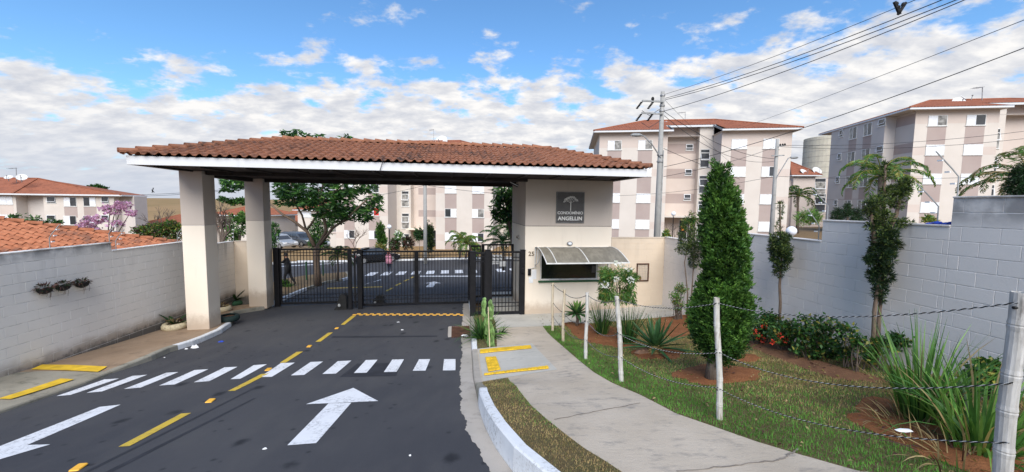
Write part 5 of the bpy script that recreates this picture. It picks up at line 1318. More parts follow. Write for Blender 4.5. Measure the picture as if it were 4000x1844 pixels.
for z, r in ((zt1 - .17, .1), (zt1 - .62, .105), (zt1 - .85, .108), (zt1 - 2.8, .13), (zt1 - 3.1, .132)): MB().lathe(p1.x, p1.y, [(r, z - .03), (r + .012, z - .03), (r + .012, z + .03), (r, z + .03)], 14).part('band', K['galv'], t1)
MB().bar((p1.x + .13, p1.y - .05, -3.6), (p1.x + .12, p1.y - .05, zt1 - 2.6), .035).part('conduit', K['grey_metal'], t1)
t2, p2, zt2 = pole('shorter concrete utility pole by the right end of the middle block', 3027, 543, 24, -3.6, .15, .085)
lamp_arm(t2, p2, zt2 - 2.35, .85, 1.25)
MB().bar((p2.x - .35, p2.y - .1, zt2 - 1.02), (p2.x + .4, p2.y - .1, zt2 - .98), .06).part('cross_arm', K['grey_metal'], t2)
for k in (.12, .27, .4): MB().ball((p2.x + k, p2.y - .1, zt2 - .38 + k * .1), .05, .05, .08).part('insulator', K['black_soft'], t2)
MB().bar((p2.x, p2.y - .1, zt2 - .48), (p2.x + .45, p2.y - .1, zt2 - .38), .05).part('cross_arm', K['grey_metal'], t2)
t3, p3, zt3 = pole('concrete utility pole inside the gates in front of the apartment block', 1660, 640, 33, -5.5, .17, .13)
MB().bar((p3.x - .35, p3.y - .15, 1.62), (p3.x + .35, p3.y - .15, 1.62), .05).part('cross_arm', K['grey_metal'], t3)
WN = [0]
def wire(a, b, sag, label, r=.014, n=14):
    a, b = Vector(a), Vector(b); pts = [a.lerp(b, i / n) - Vector((0, 0, sag * 4 * (i / n) * (1 - i / n))) for i in range(n + 1)]
    MB().tube(pts, r, 4, cap=False).top('power_cable', K['wire'], W0, tuple(a), label, 'cable', 'overhead cables between the poles')
def fan(px, py, dep): p = at(px, py, dep); return (p.x, p.y, p.z)
spp = fan(3514, 30, 10.0)
for i, (y0, ex, ey, s) in enumerate(((368, 3502, 0, .22), (384, 3577, 0, .30), (390, 3617, 0, .34), (433, 3640, 12, .30))):
    a = fan(2598, y0, 18); b = fan(ex, ey, 10.0); d = Vector(b) - Vector(a); e = Vector(b) + d * .45
    wire(a, e, s, ['topmost thin cable from the tall pole towards the upper right', 'second cable below the top of the tall pole, first of a close pair', 'third cable from the tall pole, second of a close pair', 'lowest of the four cables running from the tall pole through the spacer'][i], .008 if i == 0 else .0115)
t = thing('cable_spacer', 'dark spacer clamp holding the cables together at the top right', 'spacer', W0, spp)
for q in ((-.12, .12), (.12, .1), (0, -.12), (-.05, 0)): MB().ball((spp[0] + q[0] * .7, spp[1], spp[2] + q[1] * .7), .045, .045, .06, 8).part('clamp', K['black_soft'], t)
MB().bar((spp[0] - .14, spp[1], spp[2] + .14), (spp[0] + .02, spp[1], spp[2] - .16), .05).part('frame', K['black_soft'], t); MB().bar((spp[0] + .14, spp[1], spp[2] + .12), (spp[0] - .02, spp[1], spp[2] - .16), .05).part('frame', K['black_soft'], t)
wire(fan(2593, 652, 18), fan(4200, 110, 7.5), .25, 'single cable rising from the tall pole to the right edge, lower of two', .010)
wire(fan(2700, 555, 62), fan(4200, 0, 8.5), .35, 'single cable rising over the middle roof to the right edge, upper of two', .009)
wire(fan(2598, 392, 18), fan(2860, 640, 30), .1, 'thin cable slanting down from the tall pole across the middle block, the steepest', .008)
wire(fan(2596, 437, 18), fan(3024, 620, 24), .45, 'cable sagging from the tall pole to the shorter pole, upper one', .012)
wire(fan(2595, 452, 18), fan(3024, 630, 24), .7, 'cable sagging from the tall pole to the shorter pole, lower one', .012)
wire(fan(2592, 580, 18), fan(2890, 700, 26), .05, 'cable from the lamp arm of the tall pole down towards the cypress', .012)
wire(fan(2592, 690, 18), fan(3025, 575, 24), .15, 'cable climbing from the tall pole to the top of the shorter pole', .010)
wire(fan(2390, 765, 30), fan(3018, 690, 24), .25, 'low cable between the guard room roof edge and the shorter pole', .010)
wire(fan(3030, 567, 24), fan(4100, 500, 20), .3, 'pair of thin cables from the shorter pole to the right, upper one', .010)
wire(fan(3030, 572, 24), fan(4100, 530, 20), .35, 'pair of thin cables from the shorter pole to the right, lower one', .010)
wire(fan(3022, 688, 24), fan(4100, 680, 20), .2, 'cable from the lamp of the shorter pole across the right block', .010)
wire(fan(1420, 770, 33), fan(1662, 723, 33), .1, 'cable from the left to the pole inside the gates', .014)
wire(fan(1662, 723, 33), fan(2010, 760, 30), .1, 'cable from the pole inside the gates to the right', .014)
for i, s in enumerate((0, 5)): wire(fan(470, 762 + s * 1.2, 70), fan(1000, 728 + s, 62), .3, ['far power line over the hill at the left, upper strand', 'far power line over the hill at the left, lower strand'][i], .03)
t = thing('cable_spacer', 'small spacer on the far power line above the hill', 'spacer', W0, fan(597, 745, 67)); q = fan(597, 745, 67); MB().bar((q[0] - .15, q[1], q[2] - .35), (q[0] + .12, q[1], q[2] + .5), .09).part('frame', K['black_soft'], t); MB().bar((q[0] + .22, q[1], q[2] - .3), (q[0] - .2, q[1], q[2] + .15), .09).part('frame', K['black_soft'], t)
def aerial(label, px, py0, py1, dep, arm):
    a, b = Vector(fan(px, py1, dep)), Vector(fan(px, py0, dep)); t = thing('antenna', label, 'antenna', W0, tuple(a)); MB().bar(a - Vector((0, 0, .8)), b, .05).part('mast', K['galv'], t); c = Vector(fan(px + arm, py0 + 4, dep)); MB().bar(b - Vector((0, 0, .05)), c, .05).part('boom', K['galv'], t)
    for i in range(4): q = (b - Vector((0, 0, .05))).lerp(c, .2 + .25 * i); MB().bar(q - Vector((0, .35, 0)), q + Vector((0, .35, 0)), .02).part('element', K['galv'], t)
def dish(label, px, py, dep, r, tilt=-.6, yaw=0.0, zg=None):
    c = Vector(fan(px, py, dep)); t = thing('satellite_dish', label, 'satellite dish', W0, tuple(c)); M = Matrix.Translation(c) @ Matrix.Rotation(yaw, 4, 'Z') @ Matrix.Rotation(math.pi / 2 + tilt, 4, 'X')
    mb = MB(); n = 20; vs = []; R_ = [(0, -.16), (.35, -.14), (.7, -.08), (1, 0)]
    for a, h in R_:
        for j in range(n): th = 2 * math.pi * j / n; vs.append(M @ Vector((a * r * math.cos(th), a * r * math.sin(th), h * r)))
    mb.add(vs, [(i * n + j, i * n + (j + 1) % n, (i + 1) * n + (j + 1) % n, (i + 1) * n + j) for i in range(3) for j in range(n)]); mb.part('reflector', K['white_metal'], t, smooth=True)
    f = M @ Vector((0, -r * .2, r * .85)); MB().bar(M @ Vector((0, -r, 0)), f, .04).part('arm', K['grey_metal'], t); MB().ball(tuple(f), .07).part('receiver', K['grey_metal'], t)
    MB().bar(c - Vector((0, 0, .02)), c - Vector((0, 0, r * 1.3)), .06).part('mast', K['grey_metal'], t)
aerial('thin bent television antenna on the middle block roof', 2677, 437, 490, 46, -28)
aerial('thin television antenna on the roof ridge of the right block', 3838, 340, 392, 40, -36)
aerial('thin television antenna behind the gatehouse roof ridge', 1694, 505, 565, 49, -17)
aerial('thin television antenna at the far left roof', 63, 655, 700, 58, -28)
dish('grey satellite dish near the middle of the middle block roof', 2727, 483, 45, .62, -.5, .5)
dish('white satellite dish half hidden by the tall pole', 2595, 492, 44, .55, -.2, -.9)
dish('left white dish of the pair on the right block roof', 3747, 398, 40, .55, -.5, -.3)
dish('right grey dish of the pair on the right block roof', 3772, 386, 41, .58, -.7, .5)
dish('small round dish peeping over the gatehouse roof', 1723, 553, 49, .85, -.4, -.3)
dish('white dish on the low house roof, right one of two', 3192, 666, 62, .36 * 1.9, -.6, 0)
dish('grey dish on the low house roof, left one of two', 3143, 672, 62, .36 * 1.9, -.75, .3)
dish('cream satellite dish on the left block roof', 84, 692, 56, .55, -.6, .7)
dish('dark satellite dish at the left end of the left block roof', 33, 692, 57, .45, -.9, .4)
def globe_lamp(label, px, py, r, dep, zg, offpole=0):
    c = Vector(fan(px, py, dep)); t = thing('globe_lamp', label, 'lamp', W0, (c.x, c.y, zg)); MB().ball(tuple(c), r, n=18).part('globe', K['globe'], t, smooth=True); MB().lathe(c.x, c.y, [(r * .35, c.z - r * 1.15), (r * .5, c.z - r * .85)], 12).part('collar', K['white_metal'], t); MB().tube([(c.x, c.y, zg), (c.x, c.y, c.z - r)], .045, 8).part('post', K['black'], t)
globe_lamp('large white globe lamp above the grey block wall beside the slim conifer', 3091, 903, .30, 24, -3.4)
globe_lamp('white globe lamp on a thin post before the block seen through the gateway', 1521, 886, .20, 36, -5.4)
globe_lamp('small globe lamp by the entrance of the middle block', 2631, 835, .22, 38, -3.4)
def stake(label, frame, x, v, z0, h, lean, mat='galv'):
    t = thing('fence_stake', label, 'fence stake', frame, (x, v, z0)); k = (x + lean * .35, v - .05, z0 + h * .62); e = (x + lean, v - .2, z0 + h)
    MB().tube([(x, v, z0 - .03), (x + lean * .05, v, z0 + h * .45), k, e], .009, 5).part('rod', K['grey_metal'], t)
    for f in (.3, .55, .8): q = Vector((x, v, z0)).lerp(Vector(e), f) + Vector((lean * (-.15 if f < .7 else 0), 0, 0)); MB().bar(q - Vector((.03, 0, 0)), q + Vector((.03, 0, 0)), .022).part('insulator', K['white_plastic'], t)
for lb, px, py0, h, ln, z in (('white electric fence stake near the globe lamp', 3197, 936, .62, .08, -.62), ('white electric fence stake at the second wall step', 3232, 860, .62, .18, -.22), ('thick grey electric fence stake right of the tall wall tree', 3663, 865, .62, .16, -.22), ('tall grey electric fence stake on the highest wall section', 3742, 752, .66, .16, .18)):
    stake(lb, WR, WR.hit(px, py0, .07).x, .07, z, h, -ln)
for lb, px, z in (('thin electric fence stake on the left wall, the leftmost', 194, -1.04), ('thin electric fence stake just before the step in the left wall', 428, -1.04), ('thin electric fence stake just past the step in the left wall', 452, -1.24), ('thin electric fence stake on the left wall beside the front pillar', 694, -1.24)):
    stake(lb, WL, WL.hit(px, 950, .07).x, .07, z, .52, .02)
stake('white forked stake on the short wall between the pillars', WB, WB.hit(912, 930, .07).x, .07, -1.44, .55, .1)

# ------------------------------------------------------------------ vegetation
def unit(a): return a / np.maximum(np.linalg.norm(a, axis=1, keepdims=True), 1e-9)
def leaves(P, D, L, Wd, rng, bend=0.25, nrm=None):
    """one folded rhombus (two triangles as a quad) per leaf: points P, directions D"""
    n = len(P); D = unit(D); A = np.cross(D, rng.normal(size=(n, 3)) if nrm is None else nrm); A = unit(A); Nn = np.cross(A, D)
    L = np.broadcast_to(L, n)[:, None]; Wd = np.broadcast_to(Wd, n)[:, None]
    m = P + D * L * .45
    V = np.stack([P, m + A * Wd * .5 + Nn * L * bend * .3, P + D * L - Nn * L * bend * .2, m - A * Wd * .5 + Nn * L * bend * .3], 1).reshape(-1, 3)
    return V, np.arange(4 * n).reshape(-1, 4)
def in_blob(rng, n, c, r, shell=.5):
    d = unit(rng.normal(size=(n, 3))); t = rng.uniform(shell ** 3, 1, n) ** (1 / 3)
    return np.array(c) + d * t[:, None] * np.array(r), d
class Leafy:
    def __init__(s): s.V = []; s.F = []; s.M = []; s.n = 0
    def add(s, V, F, probs, rng, by=None):
        k = len(F); m = rng.choice(len(probs), k, p=np.array(probs) / sum(probs)); s.V.append(V); s.F.append(F + s.n); s.M.append(m); s.n += len(V); return s
    def part(s, name, mats, parent, kind=None):
        V = np.concatenate(s.V) - np.array(ORG[parent.name]); me = fast_mesh(name, V, np.concatenate(s.F), [K[m] for m in mats], np.concatenate(s.M))
        o = put(name, me, parent, ORG[parent.name]); 
        if kind: o['kind'] = kind
        return o
def wpos(px, py, surf=S): return G.world(gnd(px, py, surf))
def wallpos(px, py, v=-.28):
    p = WR.world(WR.hit(px, py, v)); p.z = min(p.z, float(S(*G.local(p).xy))) if False else p.z; return p
def sub_sites(rng, blobs, per, leaf):
    """scatter small twig ends inside big blobs so that the crown has clumps and gaps"""
    out = []
    for c, r, k in blobs:
        p, d = in_blob(rng, k, c, r, .35); out.append(p)
    return np.concatenate(out)
def branch_tube(mb, pts, r0, r1, n=7):
    k = len(pts); mb.tube(pts, [r0 + (r1 - r0) * i / (k - 1) for i in range(k)], n)
def curve_pts(a, b, bow, n=6, rng=RNG):
    a, b = Vector(a), Vector(b); s = Vector((rng.uniform(-1, 1), rng.uniform(-1, 1), rng.uniform(.2, 1))) * bow
    return [a.lerp(b, i / n) + s * math.sin(math.pi * i / n) for i in range(n + 1)]

# --- spreading broad-leaved tree behind the left gate leaf
def gate_tree():
    rng = np.random.default_rng(3); D0 = 18.9; b = at(1243, 1108, D0); t = thing('broadleaf_tree', 'spreading tree with long drooping leaves and forked trunk behind the left gate leaf', 'tree', W0, tuple(b))
    tr = MB(); fk = at(1238, 962, D0)
    tr.tube([b - Vector((0, 0, .1)), at(1240, 1060, D0), at(1235, 1000, D0), fk], [.17, .145, .135, .13], 10)
    tr.part('trunk', K['trunk'], t, smooth=True)
    br = MB(); ends = []
    for pts, r in (([(1228, 962), (1200, 905), (1150, 865), (1100, 835), (1060, 800), (1010, 770)], .085), ([(1196, 900), (1180, 840), (1150, 790), (1140, 730), (1120, 680)], .055), ([(1198, 900), (1232, 850), (1250, 800), (1245, 740)], .055),
                   ([(1246, 955), (1275, 900), (1262, 840), (1248, 780), (1262, 720), (1275, 640)], .085), ([(1252, 800), (1295, 760), (1340, 720), (1370, 650)], .05), ([(1250, 955), (1300, 890), (1360, 850), (1410, 800), (1460, 760)], .075), ([(1330, 868), (1390, 850), (1440, 830)], .04),
                   ([(1262, 720), (1225, 660), (1190, 580), (1180, 530)], .05), ([(1010, 770), (950, 730), (900, 700)], .04), ([(1262, 840), (1310, 800), (1350, 790)], .035)):
        q = []; dd = D0 + RNG.uniform(-.4, .4)
        for i, p in enumerate(pts): q.append(at(*p, dd + (RNG.uniform(-1.2, 1.2) * i / len(pts))))
        branch_tube(br, q, r, r * .35, 7); ends.append(q[-1])
    br.part('branches', K['trunk'], t, smooth=True)
    lf = Leafy(); sites = []
    for x0, x1, y0, y1, k in ((1075, 1470, 695, 760, 150), (870, 960, 690, 745, 34), (1290, 1490, 750, 830, 62), (1085, 1250, 740, 800, 64), (1290, 1400, 830, 870, 20), (1200, 1350, 760, 820, 40), (1000, 1500, 600, 700, 120), (1110, 1180, 505, 550, 12), (1150, 1250, 525, 560, 12), (1330, 1375, 532, 555, 5), (1240, 1330, 800, 850, 22), (1395, 1450, 800, 868, 20)):
        for _ in range(k): sites.append(at(RNG.uniform(x0, x1), RNG.uniform(y0, y1), D0 + RNG.uniform(-1.6, 1.6)))
    sites = np.array([tuple(s) for s in sites])
    for s in sites:
        k = 14; az = rng.uniform(0, 2 * np.pi, k); el = rng.uniform(-.75, .5, k); d = np.stack([np.cos(az) * np.cos(el), np.sin(az) * np.cos(el), np.sin(el)], 1)
        V, F = leaves(s + rng.normal(size=(k, 3)) * .03, d, rng.uniform(.22, .36, k), rng.uniform(.065, .10, k), rng, .5)
        lf.add(V, F, (.5, .38, .12), rng)
    lf.part('crown', ('lf_dark', 'lf_mid', 'lf_lite'), t)
    return t
gate_tree()
def clump_tree(label, px, py, depth, blobs, leafL, leafW, mats, probs, trunk_r=.06, seed=1, up=0.0, k=10, name='tree', cat='tree', tmat='trunk_grey', base_z=None, droop=0.0, stems=None):
    """blobs: (px, py, rx_px, ry_px, count) in photo pixels at the tree's distance"""
    rng = np.random.default_rng(seed); b = at(px, py, depth); 
    if base_z is not None: b.z = base_z
    t = thing(name, label, cat, W0, tuple(b)); m = depth / FOC; mb = MB(); lf = Leafy()
    for (x, y, rx, ry, n) in blobs:
        c = at(x, y, depth); r = (rx * m, min(rx, 1.3 * ry) * m, ry * m); p, d = in_blob(rng, n, c, r, .30)
        if trunk_r: branch_tube(mb, curve_pts(b + Vector((0, 0, .02)) if not stems else at(*stems, depth), c, .08 * max(r)), trunk_r, trunk_r * .3)
        P = np.repeat(p, k, 0) + rng.normal(size=(n * k, 3)) * leafL * .35; Dd = unit(np.repeat(d, k, 0) * .6 + rng.normal(size=(n * k, 3)) * .7 + np.array([0, 0, up - droop]))
        V, F = leaves(P, Dd, leafL * rng.uniform(.7, 1.25, n * k), leafW * rng.uniform(.8, 1.2, n * k), rng); lf.add(V, F, probs, rng)
    if stems: branch_tube(mb, [b, b.lerp(at(*stems, depth), .5), at(*stems, depth)], trunk_r * 1.25, trunk_r)
    if trunk_r: mb.part('trunk', K[tmat], t, smooth=True)
    lf.part('crown' if cat == 'tree' else 'foliage', mats, t); return t
D3 = ('lf_dark', 'lf_mid', 'lf_lite')
clump_tree('dark drooping-leaved tree beside the guard room side wall, behind the cage', 2005, 960, 17.5, [(1975, 755, 42, 34, 46), (1968, 828, 40, 32, 46), (2010, 800, 30, 90, 60)], .30, .075, D3, (.5, .38, .12), .07, 5, droop=.5, k=9)
clump_tree('round light green tree behind the short wall between the pillars', 935, 960, 24, [(925, 880, 42, 46, 130), (955, 850, 30, 26, 60), (900, 925, 30, 24, 50)], .15, .07, ('lf_mid', 'lf_lite', 'lf_dark'), (.45, .4, .15), .05, 6)
clump_tree('leafy green shrub tree to the right of the forked trunk, before the far house', 1240, 985, 27, [(1255, 900, 40, 50, 110), (1240, 950, 34, 34, 70), (1275, 860, 24, 30, 40), (1120, 950, 22, 40, 0)], .20, .07, D3, (.4, .42, .18), .05, 7)
clump_tree('green shrub between the rear pillar and the parked cars', 1065, 975, 30, [(1072, 905, 16, 40, 46), (1066, 945, 14, 26, 24)], .2, .08, D3, (.5, .4, .1), .03, 8)
clump_tree('brownish green bush behind the neighbour roof left of the front pillar', 640, 970, 20, [(560, 905, 38, 20, 60), (610, 900, 44, 26, 90), (660, 885, 34, 26, 80), (690, 905, 22, 28, 40), (640, 930, 60, 16, 60)], .13, .06, ('lf_mid', 'dead', 'lf_yel'), (.5, .28, .22), .02, 9, name='bush', cat='bush')
clump_tree('small dark shrub behind the neighbour roof ridge at the left', 130, 880, 18, [(130, 858, 24, 9, 20), (210, 868, 30, 8, 18), (60, 850, 22, 8, 12)], .14, .05, D3, (.5, .4, .1), .015, 10, name='shrub', cat='shrub')
clump_tree('lapacho tree in full pink blossom at the left in front of the pale block', 415, 990, 21, [(370, 860, 34, 20, 40), (430, 820, 40, 17, 48), (478, 806, 28, 17, 30), (508, 832, 24, 10, 18), (338, 882, 32, 14, 32), (450, 872, 34, 12, 18), (400, 902, 60, 10, 16), (455, 797, 18, 8, 12)], .11, .085, ('fl_pink', 'fl_pink', 'lf_mid'), (.6, .37, .03), .045, 11, k=9)
clump_tree('tree on the horizon behind the left roof', 372, 760, 120, [(352, 737, 14, 7, 26), (378, 734, 22, 7, 40), (395, 737, 12, 6, 20)], .9, .5, D3, (.6, .35, .05), .25, 12, k=8)
clump_tree('tiny tree on the skyline between the two pillars', 868, 790, 200, [(866, 778, 10, 5, 24)], 1.2, .8, D3, (.6, .35, .05), .2, 13, k=8)
clump_tree('dark tree line patch on the far hill between the pillars', 930, 800, 190, [(905, 788, 30, 5, 40), (950, 786, 30, 6, 40)], 1.3, .9, D3, (.6, .35, .05), 0, 14, k=8)
def bare_tree(label, base, tips, depth, r=.05, seed=2, twigs=5, name='bare_tree'):
    rr = random.Random(seed); b = at(*base, depth); t = thing(name, label, 'tree', W0, tuple(b)); mb = MB(); m = depth / FOC
    def grow(p, d, l, w, dep):
        q = p + d * l; mb.tube([p, p.lerp(q, .5) + Vector((rr.uniform(-1, 1), rr.uniform(-1, 1), rr.uniform(-1, 1))) * l * .07, q], [w, w * .8, w * .62], 5, cap=False)
        if dep == 0: return
        for _ in range(3 if dep > 1 else 2): grow(q, (d + Vector((rr.uniform(-.8, .8), rr.uniform(-.6, .6), rr.uniform(-.25, .55)))).normalized(), l * rr.uniform(.62, .85), w * .6, dep - 1)
    for tp in tips: d = at(*tp, depth) - b; grow(b, d.normalized(), d.length * .36, r, 4)
    mb.part('trunk', K['trunk_grey'], t); return t
bare_tree('leafless grey tree just right of the front pillar', (868, 965), ((850, 850), (900, 845), (880, 800)), 17, .075, 3)
bare_tree('leafless tree in front of the far red roof left of the front pillar', (630, 920), ((590, 840), (650, 820)), 26, .05, 4)
bare_tree('leafless twiggy tree hard against the left side of the front pillar', (690, 935), ((680, 865), (712, 880)), 22, .05, 5)
bare_tree('small bare tree before the half open window of the far block', (1387, 985), ((1365, 900), (1398, 895)), 38, .05, 6)
bare_tree('thin bare tree near the parked cars, in front of the far house', (1140, 965), ((1110, 915), (1165, 920)), 50, .06, 7)

# --- cypress in the garden
def cypress(label, base_px, prof, depth_pos, tufts, seed, mats=('cy_dark', 'cy_mid', 'cy_lite'), size=.10, trunk=True, name='cypress'):
    """prof: (py, px_left, px_right) outline rows"""
    rng = np.random.default_rng(seed); b = depth_pos; dep = b.y; t = thing(name, label, 'tree', W0, tuple(b)); rows = []
    for py, l, r in prof: a, c = at(l, py, dep), at(r, py, dep); rows.append((a.z, (a.x + c.x) / 2, (c.x - a.x) / 2))
    rows.sort(); Z = np.array([q[0] for q in rows]); CX = np.array([q[1] for q in rows]); RR = np.array([q[2] for q in rows])
    zs = rng.uniform(Z[0], Z[-1], tufts * 4); w = np.interp(zs, Z, RR); keep = rng.uniform(0, RR.max(), len(zs)) < w; zs = zs[keep][:tufts]; n = len(zs)
    th = rng.uniform(0, 2 * np.pi, n); rad = np.interp(zs, Z, RR); lob = 1 + .09 * np.sin(th * 2 + zs * 1.1) + .12 * np.sin(th * 3 + zs * 2.3) + .09 * np.sin(th * 5 - zs * 4.1) + .07 * np.sin(th * 4 + zs * 9.0); lob *= .92
    q = rng.uniform(.72, 1.0, n) ** .6; cx = np.interp(zs, Z, CX)
    rad = np.maximum(rad - size * .95, .02); P = np.stack([cx + np.cos(th) * rad * lob * q, b.y + np.sin(th) * rad * lob * q, zs], 1)
    out = np.stack([np.cos(th), np.sin(th), np.zeros(n)], 1); lf = Leafy(); kk = 9; k = 8
    # sprays: each centre carries a small upright flame of tufts, lighter at its tip; gap shade painted dark lower down
    C = np.repeat(P, kk, 0); O1 = np.repeat(out, kk, 0); tt = rng.uniform(-1, 1, n * kk); sc = np.repeat(rng.uniform(.7, 1.3, n), kk) * size
    T = C + O1 * (sc * (.35 + .55 * tt))[:, None] + np.array([0, 0, 1]) * (sc * 1.25 * tt)[:, None] + rng.normal(size=(n * kk, 3)) * (sc * .34 * (1 - .5 * tt))[:, None]
    PP = np.repeat(T, k, 0) + rng.normal(size=(n * kk * k, 3)) * size * .13; OO = np.repeat(O1, k, 0); t2 = np.repeat(tt, k)
    dd = unit(OO * .75 + np.array([0, 0, .85]) + rng.normal(size=(n * kk * k, 3)) * .5)
    V, F = leaves(PP, dd, size * rng.uniform(.38, .75, n * kk * k), size * .20, rng, .3)
    tone = t2 * .85 + np.repeat(np.repeat(rng.normal(size=n), kk), k) * .35 + rng.normal(size=n * kk * k) * .35
    m = np.where(tone > .70, 2, np.where(tone > -.22, 1, 0)); lf.V.append(V); lf.F.append(F); lf.M.append(m); lf.n = len(V)
    core = MB(); nn = 14
    prof2 = [(max(.01, (float(np.interp(z, Z, RR)) - size * .9) * .80), z) for z in np.linspace(Z[0] + .08, Z[-1] - .1, 18)]
    o = 0; vs = []
    for r, z in prof2:
        for j in range(nn): a = 2 * math.pi * j / nn; vs.append((float(np.interp(z, Z, CX)) + r * math.cos(a), b.y + r * math.sin(a), z))
    core.add(vs, [(i * nn + j, i * nn + (j + 1) % nn, (i + 1) * nn + (j + 1) % nn, (i + 1) * nn + j) for i in range(17) for j in range(nn)])
    cr = lf.part('crown', mats, t); core.part('inner_foliage', K[mats[0]], t, smooth=True)
    if trunk: MB().tube([b - Vector((0, 0, .05)), b + Vector((.0, 0, .25)), b + Vector((0, 0, .8))], [.13, .10, .085], 10).part('trunk', K['trunk_grey'], t, smooth=True)
    return t
k_ = 1 / .644
cyp = wpos(2785, 1482)
cypress('tall dense green cypress standing on a round bed of red soil', None, [(y * k_, (l + 4 * (y < 800)) * k_, (r - 6) * k_) for y, l, r in ((404, 1812, 1816), (425, 1804, 1822), (450, 1792, 1836), (480, 1778, 1850), (510, 1770, 1862), (545, 1768, 1866), (580, 1764, 1880), (620, 1764, 1888), (660, 1768, 1886), (695, 1762, 1880), (730, 1748, 1884), (765, 1738, 1888), (800, 1730, 1890), (830, 1732, 1886), (860, 1744, 1878), (885, 1768, 1862), (900, 1790, 1840))], cyp, 1150, 21)
p = at(1490, 985, 38); cypress('slim dark cypress in front of the block seen through the gateway', None, [(y, l, r) for y, l, r in ((876, 1483, 1486), (895, 1478, 1494), (915, 1475, 1500), (940, 1474, 1506), (960, 1478, 1507), (975, 1484, 1503))], p, 90, 22, size=.3)
p = at(1678, 985, 37); cypress('narrow dark shrub column beside the inner utility pole', None, [(y, l, r) for y, l, r in ((880, 1672, 1680), (905, 1668, 1688), (940, 1668, 1692), (975, 1668, 1692))], p, 60, 23, mats=('podo_d', 'podo_d', 'podo_l'), size=.3)

# --- slim conifers trained against the garden wall
def podocarpus(label, stems, blobs, depth_pos, seed, tr=.035):
    rng = np.random.default_rng(seed); b = depth_pos; dep = b.y; t = thing('conifer', label, 'tree', W0, tuple(b)); mb = MB(); m = dep / FOC
    for pts in stems: q = [at(x, y, dep) for x, y in pts]; q[0].z = min(q[0].z, float(S(*G.local(b).xy)) - .05) if pts[0][1] > 1080 else q[0].z; mb.tube(q, [tr * (1 - .55 * i / (len(q) - 1)) for i in range(len(q))], 8)
    mb.part('trunk', K['trunk'], t, smooth=True); lf = Leafy()
    for x, y, rx, ry, n, lite in blobs:
        c = at(x, y, dep); r = (rx * m, min(rx, 60) * m, ry * m); p, d = in_blob(rng, n, c, r, .25); k = 13
        P = np.repeat(p, k, 0); D = unit(rng.normal(size=(n * k, 3)) + np.repeat(d, k, 0) * .7 + np.array([0, 0, .45]))
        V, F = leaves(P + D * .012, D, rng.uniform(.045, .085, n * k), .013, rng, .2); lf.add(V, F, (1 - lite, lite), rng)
        # twigs towards the trunk line
    lf.part('crown', ('podo_d', 'podo_l'), t); return t
g = lambda px, py: wallpos(px, py)
c_ = lambda *a: [(x * k_, y * k_) for x, y in a]
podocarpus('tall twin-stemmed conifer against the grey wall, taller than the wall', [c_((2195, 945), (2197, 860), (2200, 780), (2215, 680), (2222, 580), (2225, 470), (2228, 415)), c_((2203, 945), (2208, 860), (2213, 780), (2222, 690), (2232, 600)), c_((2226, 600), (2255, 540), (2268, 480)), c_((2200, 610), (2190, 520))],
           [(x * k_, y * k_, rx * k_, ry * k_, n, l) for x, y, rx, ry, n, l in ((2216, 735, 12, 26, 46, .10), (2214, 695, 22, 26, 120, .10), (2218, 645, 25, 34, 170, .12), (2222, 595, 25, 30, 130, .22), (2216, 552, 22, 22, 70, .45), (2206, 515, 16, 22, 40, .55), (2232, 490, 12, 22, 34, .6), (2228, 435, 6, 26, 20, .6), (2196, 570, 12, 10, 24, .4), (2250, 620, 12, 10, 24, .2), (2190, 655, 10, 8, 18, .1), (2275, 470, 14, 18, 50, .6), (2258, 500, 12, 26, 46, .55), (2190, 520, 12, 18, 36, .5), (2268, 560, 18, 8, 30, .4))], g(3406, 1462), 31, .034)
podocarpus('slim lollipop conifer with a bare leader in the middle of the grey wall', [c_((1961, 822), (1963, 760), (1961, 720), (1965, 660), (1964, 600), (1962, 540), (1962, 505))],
           [(x * k_, y * k_, rx * k_, ry * k_, n, l) for x, y, rx, ry, n, l in ((1962, 600, 22, 14, 90, .5), (1962, 625, 24, 20, 170, .4), (1964, 650, 22, 16, 110, .3), (1966, 672, 16, 14, 50, .3), (1958, 690, 12, 7, 16, .25), (1962, 530, 6, 22, 12, .5), (1962, 565, 6, 14, 8, .5))], g(3050, 1272), 32, .030)
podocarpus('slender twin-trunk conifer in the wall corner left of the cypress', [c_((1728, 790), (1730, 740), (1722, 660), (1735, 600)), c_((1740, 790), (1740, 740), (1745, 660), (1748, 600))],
           [(x * k_, y * k_, rx * k_, ry * k_, n, l) for x, y, rx, ry, n, l in ((1725, 610, 20, 20, 110, .45), (1748, 630, 18, 24, 130, .2), (1745, 660, 14, 16, 60, .2), (1750, 590, 16, 14, 50, .5), (1715, 630, 14, 12, 30, .4), (1712, 595, 10, 10, 16, .4))], g(2690, 1235), 33, .024)
